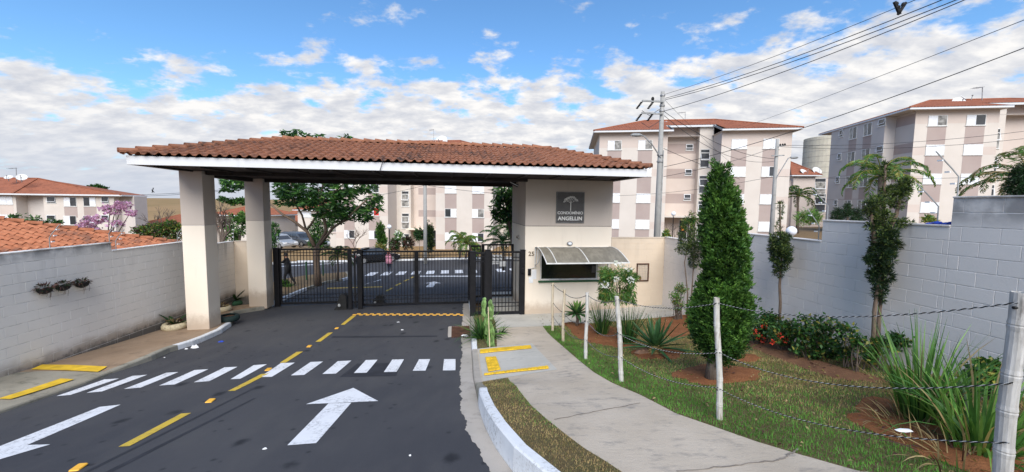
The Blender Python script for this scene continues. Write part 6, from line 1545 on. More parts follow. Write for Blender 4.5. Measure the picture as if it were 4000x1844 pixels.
# --- bushes along the wall
def bush(label, px, py, blobs, seed, mats=('lf_dark', 'lf_mid', 'lf_yel'), probs=(.55, .33, .12), flowers=(), k=7, L=.075, W_=.042, stems=9, name='shrub'):
    rng = np.random.default_rng(seed); rr = random.Random(seed); b = wallpos(px, py, -.55) if px > 2700 and px < 3860 else wpos(px, py); b.z = float(S(*G.local(b).xy)); dep = b.y; t = thing(name, label, 'shrub', W0, tuple(b)); m = dep / FOC; mb = MB(); lf = Leafy()
    for x, y, rx, ry, n in blobs:
        c = at(x, y, dep); p, d = in_blob(rng, n, c, (rx * m, min(rx * m, .34), ry * m), .2)
        for i in range(min(stems, n)): branch_tube(mb, curve_pts(b + Vector((rr.uniform(-.12, .12) + (c.x - b.x) * .55, rr.uniform(-.08, .08), float(S(*G.local(c).xy)) - b.z if False else -.02)), Vector(p[i]), .05, 4, rr), .010, .004, 5)
        P = np.repeat(p, k, 0) + rng.normal(size=(n * k, 3)) * .03; V, F = leaves(P, rng.normal(size=(n * k, 3)) + np.array([0, 0, .35]), L * rng.uniform(.7, 1.3, n * k), W_, rng); lf.add(V, F, probs, rng)
    mb.part('stems', K['trunk_grey'], t); lf.part('foliage', mats, t)
    for fx, fy, fr in flowers:
        f = Leafy(); c = at(fx, fy, dep - .2); p, d = in_blob(rng, 16, c, (fr * m * .7, fr * m * .7, fr * m * .6), .2); V, F = leaves(p, d, .04, .026, rng); f.add(V, F, (1,), rng); f.part('flower_head', ('fl_red',), t)
    return t
bush('ixora shrub with red flower heads just right of the cypress', 2985, 1345, [(2960, 1290, 38, 42, 60), (3010, 1265, 42, 40, 60), (2985, 1240, 50, 24, 34)], 41, flowers=((2943, 1295, 14), (2985, 1276, 10), (2965, 1312, 14), (2978, 1327, 12)))
bush('low shrub with the largest red flower head below the slim conifer', 3080, 1380, [(3050, 1310, 44, 34, 60), (3100, 1290, 44, 36, 60), (3060, 1280, 30, 20, 22)], 42, flowers=((3052, 1310, 15), (3072, 1332, 12), (3018, 1336, 9)))
bush('dense dark green shrub in the middle of the wall bed', 3200, 1420, [(3170, 1310, 58, 44, 84), (3230, 1330, 54, 58, 100), (3200, 1265, 74, 22, 36), (3150, 1370, 56, 32, 44), (3250, 1400, 34, 34, 30)], 43, k=7)
bush('sparse leggy shrub with curled dark leaves right of the dense one', 3320, 1465, [(3310, 1290, 18, 16, 14), (3300, 1370, 24, 36, 20), (3340, 1360, 24, 26, 14)], 44, stems=5)
bush('thin shrub between the twin-stemmed conifer and the long grass clumps', 3400, 1470, [(3350, 1330, 28, 22, 20), (3390, 1380, 30, 40, 24), (3450, 1350, 34, 22, 26), (3500, 1330, 30, 24, 34)], 45, stems=4)
bush('small light green shrub in the corner under the cream wall', 2655, 1250, [(2640, 1160, 22, 26, 40), (2660, 1130, 24, 20, 34), (2650, 1195, 20, 22, 30)], 46, ('lf_mid', 'lf_lite', 'lf_yel'), (.5, .3, .2), L=.06, W_=.03)
bush('yellow flowering shrub behind the long grass by the right post', 3880, 1560, [(3850, 1450, 44, 40, 44), (3800, 1480, 36, 40, 34), (3900, 1500, 36, 40, 34), (3890, 1430, 26, 16, 16)], 47, ('lf_dark', 'lf_mid', 'lf_yel'), (.4, .4, .2))
# --- clumps of long blades
def blades(label, px, py, n, length, spread, width, mats, probs, seed, base_r=.10, droop=.35, name='ornamental_grass', cat='grass clump', segs=5, lean=(0, 0), part='blades'):
    rng = np.random.default_rng(seed); b = wpos(px, py) if not isinstance(px, Vector) else px; t = thing(name, label, cat, W0, tuple(b)); lf = Leafy()
    az = rng.uniform(0, 2 * np.pi, n); tilt = np.abs(rng.normal(size=n)) * spread * .55 + rng.uniform(0, spread * .5, n); Ln = length * rng.uniform(.55, 1.05, n); r = base_r * np.sqrt(rng.uniform(0, 1, n))
    P0 = np.stack([b.x + r * np.cos(az), b.y + r * np.sin(az), np.full(n, b.z)], 1); h = np.stack([np.cos(az), np.sin(az), np.zeros(n)], 1) + np.array([lean[0], lean[1], 0]) * .6
    side = np.stack([-np.sin(az), np.cos(az), np.zeros(n)], 1); side = unit(side + rng.normal(size=(n, 3)) * .5); dr = droop * rng.uniform(.3, 1.4, n) * (tilt + .15)
    rows = []; cur = P0.copy(); ang = tilt.copy()
    for s in range(segs + 1):
        w = width * (1.0 if s == 0 else max(.06, 1 - (s / segs) ** 2.2)) * .5; rows.append(np.stack([cur - side * w, cur + side * w], 1))
        cur = cur + (h * np.sin(ang)[:, None] + np.array([0, 0, 1]) * np.cos(ang)[:, None]) * (Ln / segs)[:, None]; ang = ang + dr
    V = np.stack(rows, 1).reshape(-1, 3); k = (segs + 1) * 2; base = np.arange(n)[:, None] * k; F = np.concatenate([np.stack([base[:, 0] + 2 * s, base[:, 0] + 2 * s + 1, base[:, 0] + 2 * s + 3, base[:, 0] + 2 * s + 2], 1) for s in range(segs)])
    m = rng.choice(len(probs), n, p=np.array(probs) / sum(probs)); lf.V.append(V); lf.F.append(F); lf.M.append(np.tile(m, segs)); lf.n = len(V)
    lf.part(part, mats, t, kind='stuff' if n > 60 else None); return t
BM = ('lf_mid', 'lf_lite', 'lf_dark', 'straw')
blades('clump of stiff green blades left of the white-flowered topiary', 2352, 1308, 150, .98, .42, .016, BM, (.45, .2, .3, .05), 51, .13, .14)
blades('clump of stiff green blades right of the white-flowered topiary', 2452, 1338, 190, .95, .42, .016, BM, (.4, .1, .45, .05), 52, .15, .14)
blades('tall leafy grass clump, the left one of the two big clumps by the right post', 3590, 1640, 150, 1.18, .40, .026, BM, (.38, .46, .06, .10), 53, .20, .26)
blades('broad leafy grass clump right beside the thick right post', 3830, 1760, 150, 1.0, .52, .028, BM, (.38, .46, .06, .10), 54, .22, .36)
blades('dead straw and fallen blades at the foot of the right grass clump', 3760, 1800, 110, .42, 1.35, .014, ('straw', 'dead', 'lf_mid'), (.7, .2, .1), 55, .42, .25)
blades('dead straw and fallen blades at the foot of the left grass clump', 3560, 1665, 80, .36, 1.35, .012, ('straw', 'dead', 'lf_mid'), (.7, .2, .1), 56, .34, .25)
blades('small tuft of dry blades behind the agave', 2575, 1290, 26, .55, .5, .012, ('lf_mid', 'straw', 'dead'), (.4, .4, .2), 57, .06, .3)
blades('tuft of pale blades at the foot of the cypress on its right', 2895, 1385, 16, .40, .9, .022, ('lf_lite', 'lf_mid'), (.6, .4), 58, .04, .2)
blades('spiky dracaena with narrow leaves beside the front pedestrian gate', wpos(1884, 1322, SW), None, 150, .78, .95, .034, D3, (.35, .45, .2), 59, .08, .22, name='dracaena', cat='plant')
blades('low spread of spiky leaves at the foot of the cactus', wpos(1945, 1305, SW), None, 60, .36, 1.35, .022, D3, (.35, .45, .2), 60, .16, .2, name='spiky_plant', cat='plant')
# --- agaves: every leaf an object
def agave_leaf(L, W_, bend, name='leaf', mat='agave'):
    vs = []; n = 6
    for i in range(n + 1):
        s = i / n; w = W_ * (.55 + .9 * s - 1.45 * s * s + .0) if s < .95 else .002; w = max(w, .003); x = L * s; z = bend * L * s * s
        vs += [(x, -w / 2, z + w * .22), (x, 0, z - .006), (x, w / 2, z + w * .22)]
    return MB().add(vs, [(i * 3 + j, i * 3 + j + 1, i * 3 + 4 + j, i * 3 + 3 + j) for i in range(n) for j in range(2)]).mesh(name, K[mat], smooth=True, recalc=False)
def agave(label, pos, n, L, W_, lo, hi, seed, stem=None, mats=('agave', 'agave_l')):
    rr = random.Random(seed); t = thing('agave', label, 'agave', W0, tuple(pos)); z = pos.z + (stem or .12)
    me = [agave_leaf(L * f, W_, bd, 'leaf', m) for f, bd, m in ((1.0, -.10, mats[0]), (.86, .05, mats[0]), (.75, .12, mats[1]))]
    if stem: MB().tube([pos - Vector((0, 0, .03)), pos + Vector((.02, 0, stem * .5)), pos + Vector((0, 0, stem + .05))], [.05, .042, .05], 9).part('stem', K['trunk'], t, smooth=True)
    else:
        mb = MB(); mb.lathe(pos.x, pos.y, [(.10, pos.z - .03), (.135, pos.z + .05), (.12, pos.z + .14), (.05, pos.z + .2)], 14)
        for i in range(40): a = i * 2.4; zz_ = .0 + .15 * (i / 40); mb.ball((pos.x + .125 * math.cos(a), pos.y + .125 * math.sin(a), pos.z + zz_), .03, .03, .02, 6)
        mb.part('stem', K['yellow_stem'], t)
    for i in range(n):
        s = i / (n - 1); a = i * 2.39996 + rr.uniform(-.15, .15); el = lo + (hi - lo) * s + rr.uniform(-.08, .08)
        o = put('leaf', me[0 if s < .4 else 1 if s < .72 else 2], t, (pos.x + .03 * math.cos(a), pos.y + .03 * math.sin(a), z + .05 * s)); o.rotation_euler = Matrix.Rotation(a, 3, 'Z').to_4x4().to_3x3().to_euler(); o.rotation_euler = (Matrix.Rotation(a, 3, 'Z') @ Matrix.Rotation(-el, 3, 'Y')).to_euler()
    return t
K['yellow_stem'] = bark('yellow_leaf_scars', (0.20, 0.13, 0.05), (0.36, 0.26, 0.11))
agave('blue green agave with a stubby patterned base on its own soil circle', wpos(2560, 1382), 30, .82, .11, -.05, 1.35, 61, None, ('agave', 'agave'))
agave('bright foxtail agave on a short bare stem in front of the guard room', wpos(2253, 1275), 34, .46, .13, -.35, 1.4, 62, .36, ('agave', 'agave_l'))
# --- white-flowered topiary
def topiary():
    rng = np.random.default_rng(71); b = wpos(2412, 1325); dep = b.y; t = thing('topiary_shrub', 'square-clipped light green shrub with white flowers on a thin stem', 'shrub', W0, tuple(b)); c = at(2410, 1112, dep); m = dep / FOC; lf = Leafy()
    MB().tube([b, b.lerp(c, .4) + Vector((.02, 0, 0)), c], [.022, .018, .014], 7).part('trunk', K['trunk_grey'], t)
    MB().tube([b + Vector((.05, 0, 0)), b.lerp(c, .5) + Vector((.05, .03, 0)), c + Vector((.06, 0, 0))], [.016, .014, .010], 7).part('trunk', K['trunk_grey'], t)
    n = 620; q = rng.uniform(-1, 1, (n, 3)); q = np.sign(q) * np.abs(q) ** .62; P = np.array(c) + q * np.array([58 * m, 52 * m, 58 * m]); k = 5; PP = np.repeat(P, k, 0) + rng.normal(size=(n * k, 3)) * .02
    V, F = leaves(PP, np.repeat(q, k, 0) * .5 + rng.normal(size=(n * k, 3)) * .5 + np.array([0, 0, -.8]), rng.uniform(.09, .16, n * k), .022, rng, .5); lf.add(V, F, (.45, .40, .15), rng); lf.part('foliage', ('lf_lite', 'lf_mid', 'lf_yel'), t)
    for x, y, r in ((2362, 1113, 12), (2464, 1095, 11), (2455, 1048, 10), (2408, 1092, 7), (2406, 1028, 6), (2430, 1034, 7)):
        f = Leafy(); p, d = in_blob(rng, 26, at(x, y, dep - .42), (r * m * .8,) * 3, .2); V, F = leaves(p, d, .055, .035, rng); f.add(V, F, (1,), rng); f.part('flower_head', ('fl_white',), t)
topiary()
# --- cactus
b = wpos(1912 + 15, 1352, SW); t = thing('cactus', 'pale green column cactus with many arms tied to a stake by the path', 'cactus', W0, tuple(b)); dep = b.y
def ribbed(pts, r, seed):
    mb = MB(); n = 10; q = [Vector(p) for p in pts]; rr = random.Random(seed); k = len(q)
    fine = []
    for i in range(k - 1):
        for j in range(4): fine.append(q[i].lerp(q[i + 1], j / 4))
    fine.append(q[-1]); vs = []
    for i, p in enumerate(fine):
        s = i / (len(fine) - 1); rad = r * (.8 + .25 * math.sin(i * 1.7 + seed)) * (1 if s < .85 else max(.25, (1 - s) / .15))
        for j in range(n): a = 2 * math.pi * j / n; f = 1.18 if j % 2 else .66; vs.append((p.x + rad * f * math.cos(a), p.y + rad * f * math.sin(a), p.z))
    mb.add(vs, [(i * n + j, i * n + (j + 1) % n, (i + 1) * n + (j + 1) % n, (i + 1) * n + j) for i in range(len(fine) - 1) for j in range(n)]); mb.add(vs[-n:], [tuple(range(n))]); return mb
for i, (pts, r) in enumerate((([(1905, 1345), (1900, 1290), (1895, 1250), (1898, 1215)], .055), ([(1918, 1348), (1912, 1290), (1905, 1240)], .05), ([(1898, 1250), (1882, 1220), (1884, 1170), (1886, 1155)], .055), ([(1908, 1240), (1906, 1195), (1909, 1163)], .05), ([(1912, 1240), (1916, 1205), (1915, 1180)], .04), ([(1884, 1215), (1878, 1195), (1880, 1165)], .035), ([(1915, 1340), (1920, 1300), (1914, 1260)], .04), ([(1893, 1300), (1890, 1260), (1888, 1235)], .04))):
    ribbed([at(x + 8, y + 6, dep + (.03 * (i % 3 - 1))) for x, y in pts], r, i).part('column', K['cactus'], t)
MB().tube([at(1913, 1356, dep - .08), at(1907, 1200, dep - .08)], .012, 6).part('stake', K['tyre_cream'], t)
# --- palms
def palm(label, base, crown_px, depth, n, L, seed, mats=D3, probs=(.4, .45, .15), tr=.10, base_z=None, droop=1.0, leafl=.30, upr=.9):
    rr = random.Random(seed); rng = np.random.default_rng(seed); c = at(*crown_px, depth); b = at(*base, depth)
    if base_z is not None: b.z = base_z
    t = thing('palm_tree', label, 'palm', W0, tuple(b))
    MB().tube([b - Vector((0, 0, .1)), b.lerp(c, .5) + Vector((.05, 0, 0)), c], [tr * 1.25, tr, tr * .75], 10).part('trunk', K['trunk_grey'], t, smooth=True)
    fms = []
    for q in range(4):
        lf = Leafy(); el = (.15, .55, .95, 1.3)[q] * upr; pts = []; p = Vector((0, 0, 0)); a = el; S_ = 14
        for s in range(S_ + 1): pts.append(p.copy()); p = p + Vector((math.cos(a), 0, math.sin(a))) * (L / S_); a -= droop * (.05 + .012 * s) * (1.25 if q > 1 else 1)
        Pp, Dd = [], []
        for s in range(1, S_):
            for f in range(4):
                for sd in (-1, 1):
                    w = pts[s].lerp(pts[s + 1], f / 4); tg = (pts[s + 1] - pts[s]).normalized(); Pp.append(w[:]); Dd.append((tg * .55 + Vector((0, sd * .8, -.35 + rr.uniform(-.2, .15))))[:])
        Pp, Dd = np.array(Pp), np.array(Dd); ln = leafl * np.sin(np.linspace(.5, 2.9, len(Pp))) * rng.uniform(.8, 1.1, len(Pp)); V, F = leaves(Pp, Dd, ln, leafl * .10, rng, .6)
        mb = MB(); mb.tube(pts, [.022 * (1 - .8 * i / S_) * (L / 1.6) for i in range(S_ + 1)], 4, cap=False); rv, rf = np.array(mb.v), np.array(mb.f)
        m = np.concatenate([rng.choice(3, len(F), p=np.array(probs) / sum(probs)), np.full(len(rf), 2)]); fms.append(fast_mesh('frond', np.concatenate([V, rv]), np.concatenate([F, rf + len(V)]), [K[x] for x in mats], m))
    for i in range(n):
        s = i / n; q = min(3, int(s * 4)); o = put('frond', fms[q], t, c + Vector((0, 0, .03 * q))); o.rotation_euler = (0, rr.uniform(-.12, .12), i * 2.39996 + rr.uniform(-.2, .2)); o.scale = (rr.uniform(.85, 1.12),) * 3
    return t
palm('feathery palm whose crown rises over the grey wall behind the twin-stemmed conifer', (3440, 950), (3440, 690), 14.5, 15, 1.75, 81, ('lf_mid', 'lf_lite', 'lf_yel'), (.5, .3, .2), .10, -3.2, 1.25, .34)
palm('drooping palm at the right edge above the highest wall section', (4060, 900), (4010, 700), 11.5, 14, 1.9, 82, ('lf_mid', 'podo_l', 'straw'), (.45, .35, .2), .10, -2.6, 1.2, .36)
palm('small palm by the low beige house between the two blocks', (3118, 855), (3116, 765), 40, 14, 2.4, 83, ('lf_dark', 'lf_mid', 'lf_yel'), (.55, .35, .1), .12, -2.4, 1.4, .5)
palm('young palm before the right wing of the block seen through the gateway', (1795, 1005), (1800, 940), 33, 12, 1.6, 84, ('lf_mid', 'lf_lite', 'lf_yel'), (.5, .3, .2), .07, None, 1.2, .4)
palm('second young palm with many yellowish fronds right of the first', (1820, 1005), (1822, 955), 32, 13, 1.7, 85, ('lf_mid', 'lf_lite', 'lf_yel'), (.45, .3, .25), .06, None, 1.1, .4)
palm('dark fan of palm fronds behind the rear pedestrian gate', (1965, 1050), (1965, 945), 22, 14, 1.6, 86, ('lf_dark', 'lf_dark', 'lf_mid'), (.5, .3, .2), .06, None, .8, .35)
palm('palm with bright fronds behind the guard room side wall', (2010, 950), (1992, 890), 20, 12, 1.2, 87, ('lf_mid', 'lf_lite', 'lf_mid'), (.5, .3, .2), .06, -4.2, 1.1, .3)
palm('young palm on the planted island behind the left gate leaf', (1318, 1090), (1318, 1003), 21, 12, 1.15, 88, D3, (.5, .4, .1), .05, None, 1.0, .26)
clump_tree('bright green feathery bush behind the grey wall by the small palm', 3165, 880, 33, [(3160, 845, 34, 24, 70), (3185, 850, 20, 16, 26), (3130, 855, 22, 14, 22)], .34, .05, ('lf_lite', 'lf_mid', 'lf_yel'), (.5, .4, .1), .03, 15, name='bush', cat='bush')
for i, (x, y, r) in enumerate(((3270, 830, 24), (3310, 815, 26), (3350, 832, 30))):
    clump_tree(['dark tiered conifer behind the grey wall, left of three', 'dark tiered conifer behind the grey wall, middle of three', 'dark tiered conifer behind the grey wall, right of three'][i], x, 880, 26, [(x, y - 8, r * .6, 5, 26), (x, y + 6, r * .85, 6, 40), (x, y + 22, r, 7, 54)], .16, .03, ('podo_d', 'lf_dark'), (.6, .4), .05, 90 + i, name='conifer')
clump_tree('dark conifer foliage at the right edge above the wall', 4010, 900, 10.5, [(3975, 730, 26, 40, 130), (3990, 680, 22, 30, 80), (3985, 765, 24, 14, 50)], .13, .02, ('podo_d', 'lf_dark'), (.6, .4), .05, 95, name='conifer')
clump_tree('olive shrub tree beside the entrance of the middle block', 2690, 940, 33, [(2690, 880, 26, 30, 60), (2705, 850, 14, 22, 24)], .2, .06, ('lf_mid', 'lf_yel', 'lf_dark'), (.45, .2, .35), .04, 96)
bare_tree('small bare shrub in front of the middle block entrance', (2628, 950), ((2605, 880), (2650, 885)), 34, .03, 8)
clump_tree('yellowish bush top showing over the guard wall by the concrete pole', 2605, 935, 30, [(2604, 915, 12, 10, 24)], .2, .1, ('lf_yel', 'lf_mid'), (.5, .5), .02, 97, name='bush', cat='bush')
clump_tree('small yellow-green plant on top of the wall near the blue object', 3627, 868, 7.2, [(3625, 860, 16, 7, 16)], .07, .03, ('lf_yel', 'lf_mid'), (.5, .5), .006, 98, name='shrub', cat='shrub')
for i, (x, y, m, lb) in enumerate(((1545, 955, ('dead', 'podo_d', 'lf_mid'), 'purple-leaved shrub by the globe lamp inside the gates'), (1592, 950, ('dead', 'podo_d', 'dead'), 'dark purple shrub under the stair windows of the far block'), (1640, 915, ('podo_d', 'lf_dark', 'lf_mid'), 'olive tree by the entrance of the far block'), (1855, 975, ('lf_mid', 'lf_yel', 'lf_lite'), 'shrub with yellowish leaves right of the young palms'), (1480, 975, ('lf_yel', 'straw', 'lf_mid'), 'yellowish low shrub at the foot of the slim cypress'))):
    clump_tree(lb, x, 990, 36, [(x, y, 18, 22, 50)], .28, .09, m, (.4, .35, .25), .03, 100 + i, name='shrub', cat='shrub')
clump_tree('small bush with white flowers left of the far stair windows', 1560, 985, 36, [(1563, 925, 10, 12, 26), (1556, 912, 5, 8, 10)], .26, .12, ('lf_lite', 'fl_white', 'lf_mid'), (.5, .25, .25), .03, 110, name='shrub', cat='shrub')
clump_tree('leafy shrub with light leaves on the island near the man', 1110, 1115, 19.5, [(1112, 1105, 14, 10, 24), (1125, 1120, 16, 7, 20)], .12, .05, ('lf_lite', 'lf_mid', 'lf_dark'), (.4, .4, .2), .01, 111, name='shrub', cat='shrub')
bare_tree('thin sapling on the island between the trunk and the young palm', (1305, 1092), ((1302, 1010),), 20.5, .02, 9)

# --- wall baskets, tyre planters
for i, (x, y, lb) in enumerate(((172, 1130, 'wall basket of wilted dark plants, the leftmost of three'), (244, 1118, 'wall basket of wilted dark plants, the middle of three'), (318, 1107, 'wall basket of wilted dark plants, the rightmost of three'))):
    q = WL.hit(x, y, -.08); t = thing('wall_basket', lb, 'planter', WL, (q.x, -.08, q.z), 'planted baskets on the white wall'); rng = np.random.default_rng(120 + i)
    MB().lathe(q.x, -.09, [(.03, q.z - .10), (.10, q.z - .06), (.125, q.z + .02), (.11, q.z + .02), (.08, q.z - .02), (0, q.z - .02)], 14).part('bowl', K['black_soft'], t)
    lf = Leafy(); n = 120; p, d = in_blob(rng, n, (q.x, -.09, q.z + .035), (.15, .10, .05), .3); V, F = leaves(p, d + np.array([0, 0, -.25]), rng.uniform(.05, .12, n), .022, rng, .5); lf.add(V, F, (.6, .4), rng); lf.part('foliage', ('dead', 'podo_d'), t)
    mb = MB()
    for k in range(4): x0 = q.x + RNG.uniform(-.10, .10); mb.tube([(x0, -.17, q.z), (x0 + .02, -.18, q.z - .1), (x0 + .01, -.17, q.z - RNG.uniform(.12, .24))], .004, 4)
    mb.part('hanging_stem', K['trunk_grey'], t)
def tyre(px, py, r, mat, label, plant=None, dead=False, seed=0):
    g0 = gnd(px, py, Lf); rng = np.random.default_rng(seed); t = thing('tyre_planter', label, 'planter', G, tuple(g0)); cx, cy, z = g0
    MB().lathe(cx, cy, [(r * .62, z - .02), (r * .88, z + .0), (r, z + .05), (r, z + .11), (r * .90, z + .165), (r * .66, z + .175), (r * .60, z + .15)], 26).part('tyre', K[mat], t, smooth=True)
    MB().lathe(cx, cy, [(0, z + .13), (r * .64, z + .12)], 20).part('earth', K['soil_dark'], t)
    if dead:
        lf = Leafy(); p, d = in_blob(rng, 90, (cx, cy, z + .17), (r * .55, r * .4, .06), .1); V, F = leaves(p, d, .12, .035, rng, .6); lf.add(V, F, (.6, .4), rng); lf.part('dead_leaves', ('dead', 'straw'), t)
    if plant:
        n, L, W_, lo, hi = plant; me = agave_leaf(L, W_, -.18, 'leaf', 'lf_dark')
        for i in range(n):
            a = i * 2.4; el = lo + (hi - lo) * (i / n); o = put('leaf', me, t, (cx + .06 * math.cos(a), cy + .06 * math.sin(a), z + .14)); o.rotation_euler = (Matrix.Rotation(a, 3, 'Z') @ Matrix.Rotation(-el, 3, 'Y')).to_euler()
    return t
tyre(683, 1284, .30, 'tyre_cream', 'cream painted tyre planter with wilted leaves left of the front pillar', (5, .45, .14, .4, 1.1), True, 131)
tyre(918, 1190, .30, 'tyre_green', 'green painted tyre planter with big dark leaves between the pillars', (16, .55, .17, .25, 1.25), False, 132)
tyre(957, 1172, .26, 'tyre_blue', 'blue painted tyre planter beside the rear pillar', (6, .36, .05, .5, 1.2), False, 133)
tyre(870, 1215, .26, 'tyre_cream', 'small cream tyre planter just behind the front pillar', None, True, 134)
tyre(893, 1252, .30, 'tyre_dark', 'dark green tyre lying at the kerb behind the front pillar', None, False, 135)
blades('thin arching leaves in front of the short wall behind the front pillar', G.world(gnd(866, 1190, Lf)), None, 9, 1.0, .55, .03, D3, (.4, .5, .1), 136, .05, .5, name='spiky_plant', cat='plant')

# ------------------------------------------------------------------ soil beds, lawn blades
def bed(label_, pts, z, mat='soil', h=.025, n=36, name='soil_bed'):
    q = P2(z, pts, S); q = [Vector((p.x, p.y, 0)) for p in q]; c = sum(q, Vector()) / len(q); k = len(q); vs = []; rings = 5
    out = []
    for i in range(k):
        for j in range(3): a, b_ = q[i], q[(i + 1) % k]; p = a.lerp(b_, j / 3); out.append(c + (p - c) * (1 + .09 * math.sin(i * 2.1 + j * 1.3 + c.x * 9) + RNG.uniform(-.05, .05)))
    m = len(out)
    for r in range(rings):
        f = 1 - r / rings
        for p in out: w = c + (p - c) * f; vs.append((w.x, w.y, float(S(w.x, w.y)) + .006 + h * (1 - f ** 3) + (RNG.uniform(-.006, .006) if r else -.0)))
    vs.append((c.x, c.y, float(S(c.x, c.y)) + .006 + h)); fs = [(r * m + i, r * m + (i + 1) % m, (r + 1) * m + (i + 1) % m, (r + 1) * m + i) for r in range(rings - 1) for i in range(m)] + [((rings - 1) * m + i, (rings - 1) * m + (i + 1) % m, rings * m) for i in range(m)]
    o = MB().add(vs, fs).top(name, K[mat], G, (0, 0, 0), kind='structure', smooth=True); BEDS.append([(p.x, p.y) for p in out]); return o
BEDS = []
ell = lambda cx, cy, rx, ry, n=14: [(cx + rx * math.cos(2 * math.pi * i / n), cy + ry * math.sin(2 * math.pi * i / n)) for i in range(n)]
zN = lambda x, y: (x, y)
bed('', ell(2800, 1464, 168, 40), zN)
bed('', ell(2566, 1382, 103, 24), zN)
bed('', [zF(x, y) for x, y in ((270, 575), (380, 556), (520, 556), (740, 590), (900, 660), (1020, 770), (980, 815), (830, 812), (640, 795), (480, 745), (360, 660))], zN)
bed('', ell(2910, 1400, 62, 16), zN)
bed('', [(2590, 1240), (2650, 1228), (2720, 1236), (2760, 1262), (2720, 1300), (2640, 1318), (2570, 1296), (2545, 1262)], zN)
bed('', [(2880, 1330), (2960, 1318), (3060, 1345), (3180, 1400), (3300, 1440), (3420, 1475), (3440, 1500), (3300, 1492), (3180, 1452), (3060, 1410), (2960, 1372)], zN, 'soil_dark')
bed('', [(3330, 1590), (3430, 1560), (3600, 1575), (3760, 1640), (3960, 1700), (4150, 1780), (4100, 1900), (3850, 1860), (3600, 1780), (3420, 1700), (3340, 1640)], zN, 'soil')
def lawn_blades(name, label, poly_fn, n, seed, mats, probs_fn, h0, h1, w, bbox, surf=None):
    rng = np.random.default_rng(seed); u = rng.uniform(bbox[0], bbox[1], n * 3); v = bbox[2] + (bbox[3] - bbox[2]) * rng.uniform(0, 1, n * 3); ok = poly_fn(u, v)
    for b_ in BEDS:
        B_ = np.array(b_); x0, y0 = B_.min(0); x1, y1 = B_.max(0); c = (u > x0) & (u < x1) & (v > y0) & (v < y1); ins = np.zeros(len(u), bool); j = len(B_) - 1
        for i in range(len(B_)):
            xi, yi = B_[i]; xj, yj = B_[j]; cr = ((yi > v) != (yj > v)) & (u < (xj - xi) * (v - yi) / (yj - yi + 1e-12) + xi); ins ^= cr; j = i
        ok &= ~(ins & (rng.uniform(0, 1, len(u)) < .97))
    u, v = u[ok][:n], v[ok][:n]; n = len(u); z = (surf or S)(u, v)
    P = np.stack([u, v, z - .004], 1); az = rng.uniform(0, 2 * np.pi, n); tl = np.abs(rng.normal(size=n)) * .6; D = np.stack([np.cos(az) * np.sin(tl), np.sin(az) * np.sin(tl), np.cos(tl)], 1); A = np.stack([-np.sin(az), np.cos(az), np.zeros(n)], 1)
    g = probs_fn(u, v, rng); h = (h0 + (h1 - h0) * rng.uniform(0, 1, n) * (1 + .5 * (g == 0)))[:, None]
    V = np.stack([P - A * w, P + A * w, P + D * h], 1).reshape(-1, 3); o = put(name, fast_mesh(name, V, np.arange(3 * n).reshape(-1, 3), [K[m] for m in mats], g), None, (0, 0, 0), G); tag(o, label, 'grass', kind='stuff')
fP2n = np.vectorize(fP2); fK2n = np.vectorize(fK2); fP1n = np.vectorize(fP1a); fBn = np.vectorize(fBed)
def tone(u, v, rng):
    """green along the path edge and in a few patches, dry elsewhere"""
    d = u - fP2n(v); pat = np.sin(u * 2.1 + 1.3 * np.sin(v * 1.7)) * np.sin(v * 1.9 + u * .8); near = np.clip((-v - 3.0) / 5.5, 0, 1); gr = np.exp(-np.clip(d, 0, 9) ** 1.3 / (.30 + 1.5 * near)) * (v < -1.2) * 1.2 + .16 * (pat > .30) + .04
    x = rng.uniform(0, 1, len(u)); return np.where(x < gr, 0, np.where(x < gr + .22, 2, 1))
lawn_blades('lawn_grass', 'patchy lawn, green beside the path and dry elsewhere', lambda u, v: (u > fP2n(v) + .0) & (u < 6.2) & (v < vFront - .02) & (u < G.local(WR.world((0, 0, 0))).x + .2 - v * .03), 105000, 5, ('gr_green', 'gr_dry', 'gr_mid'), tone, .020, .048, .0035, (-.5, 6.6, -11.0, 0))
lawn_blades('strip_grass', 'dry grass strip between the white kerb and the footpath', lambda u, v: (u > fK2n(v) + .0) & (u < fP1n(v) - .0) & (v < vPad0 - .02), 36000, 6, ('gr_green', 'gr_dry', 'gr_mid'), lambda u, v, r: np.where((r.uniform(0, 1, len(u)) < np.exp(-(fP1n(v) - u) / .12) * .55 * (v > -8.3)), 0, r.choice([1, 1, 1, 2], len(u))), .016, .036, .003, (-2.2, 2.5, -11.5, vPad0), SG)
lawn_blades('bed_grass', 'small grassy bed around the cactus and the spiky dracaena', lambda u, v: (u > fK2n(v) + .02) & (u < fBn(v)) & (v > vPad1 + .02) & (v < .3), 4000, 7, ('gr_green', 'gr_dry', 'gr_mid'), lambda u, v, r: r.choice([0, 1, 2], len(u), p=(.3, .35, .35)), .02, .05, .004, (-3, 1, vPad1, .4), SW)

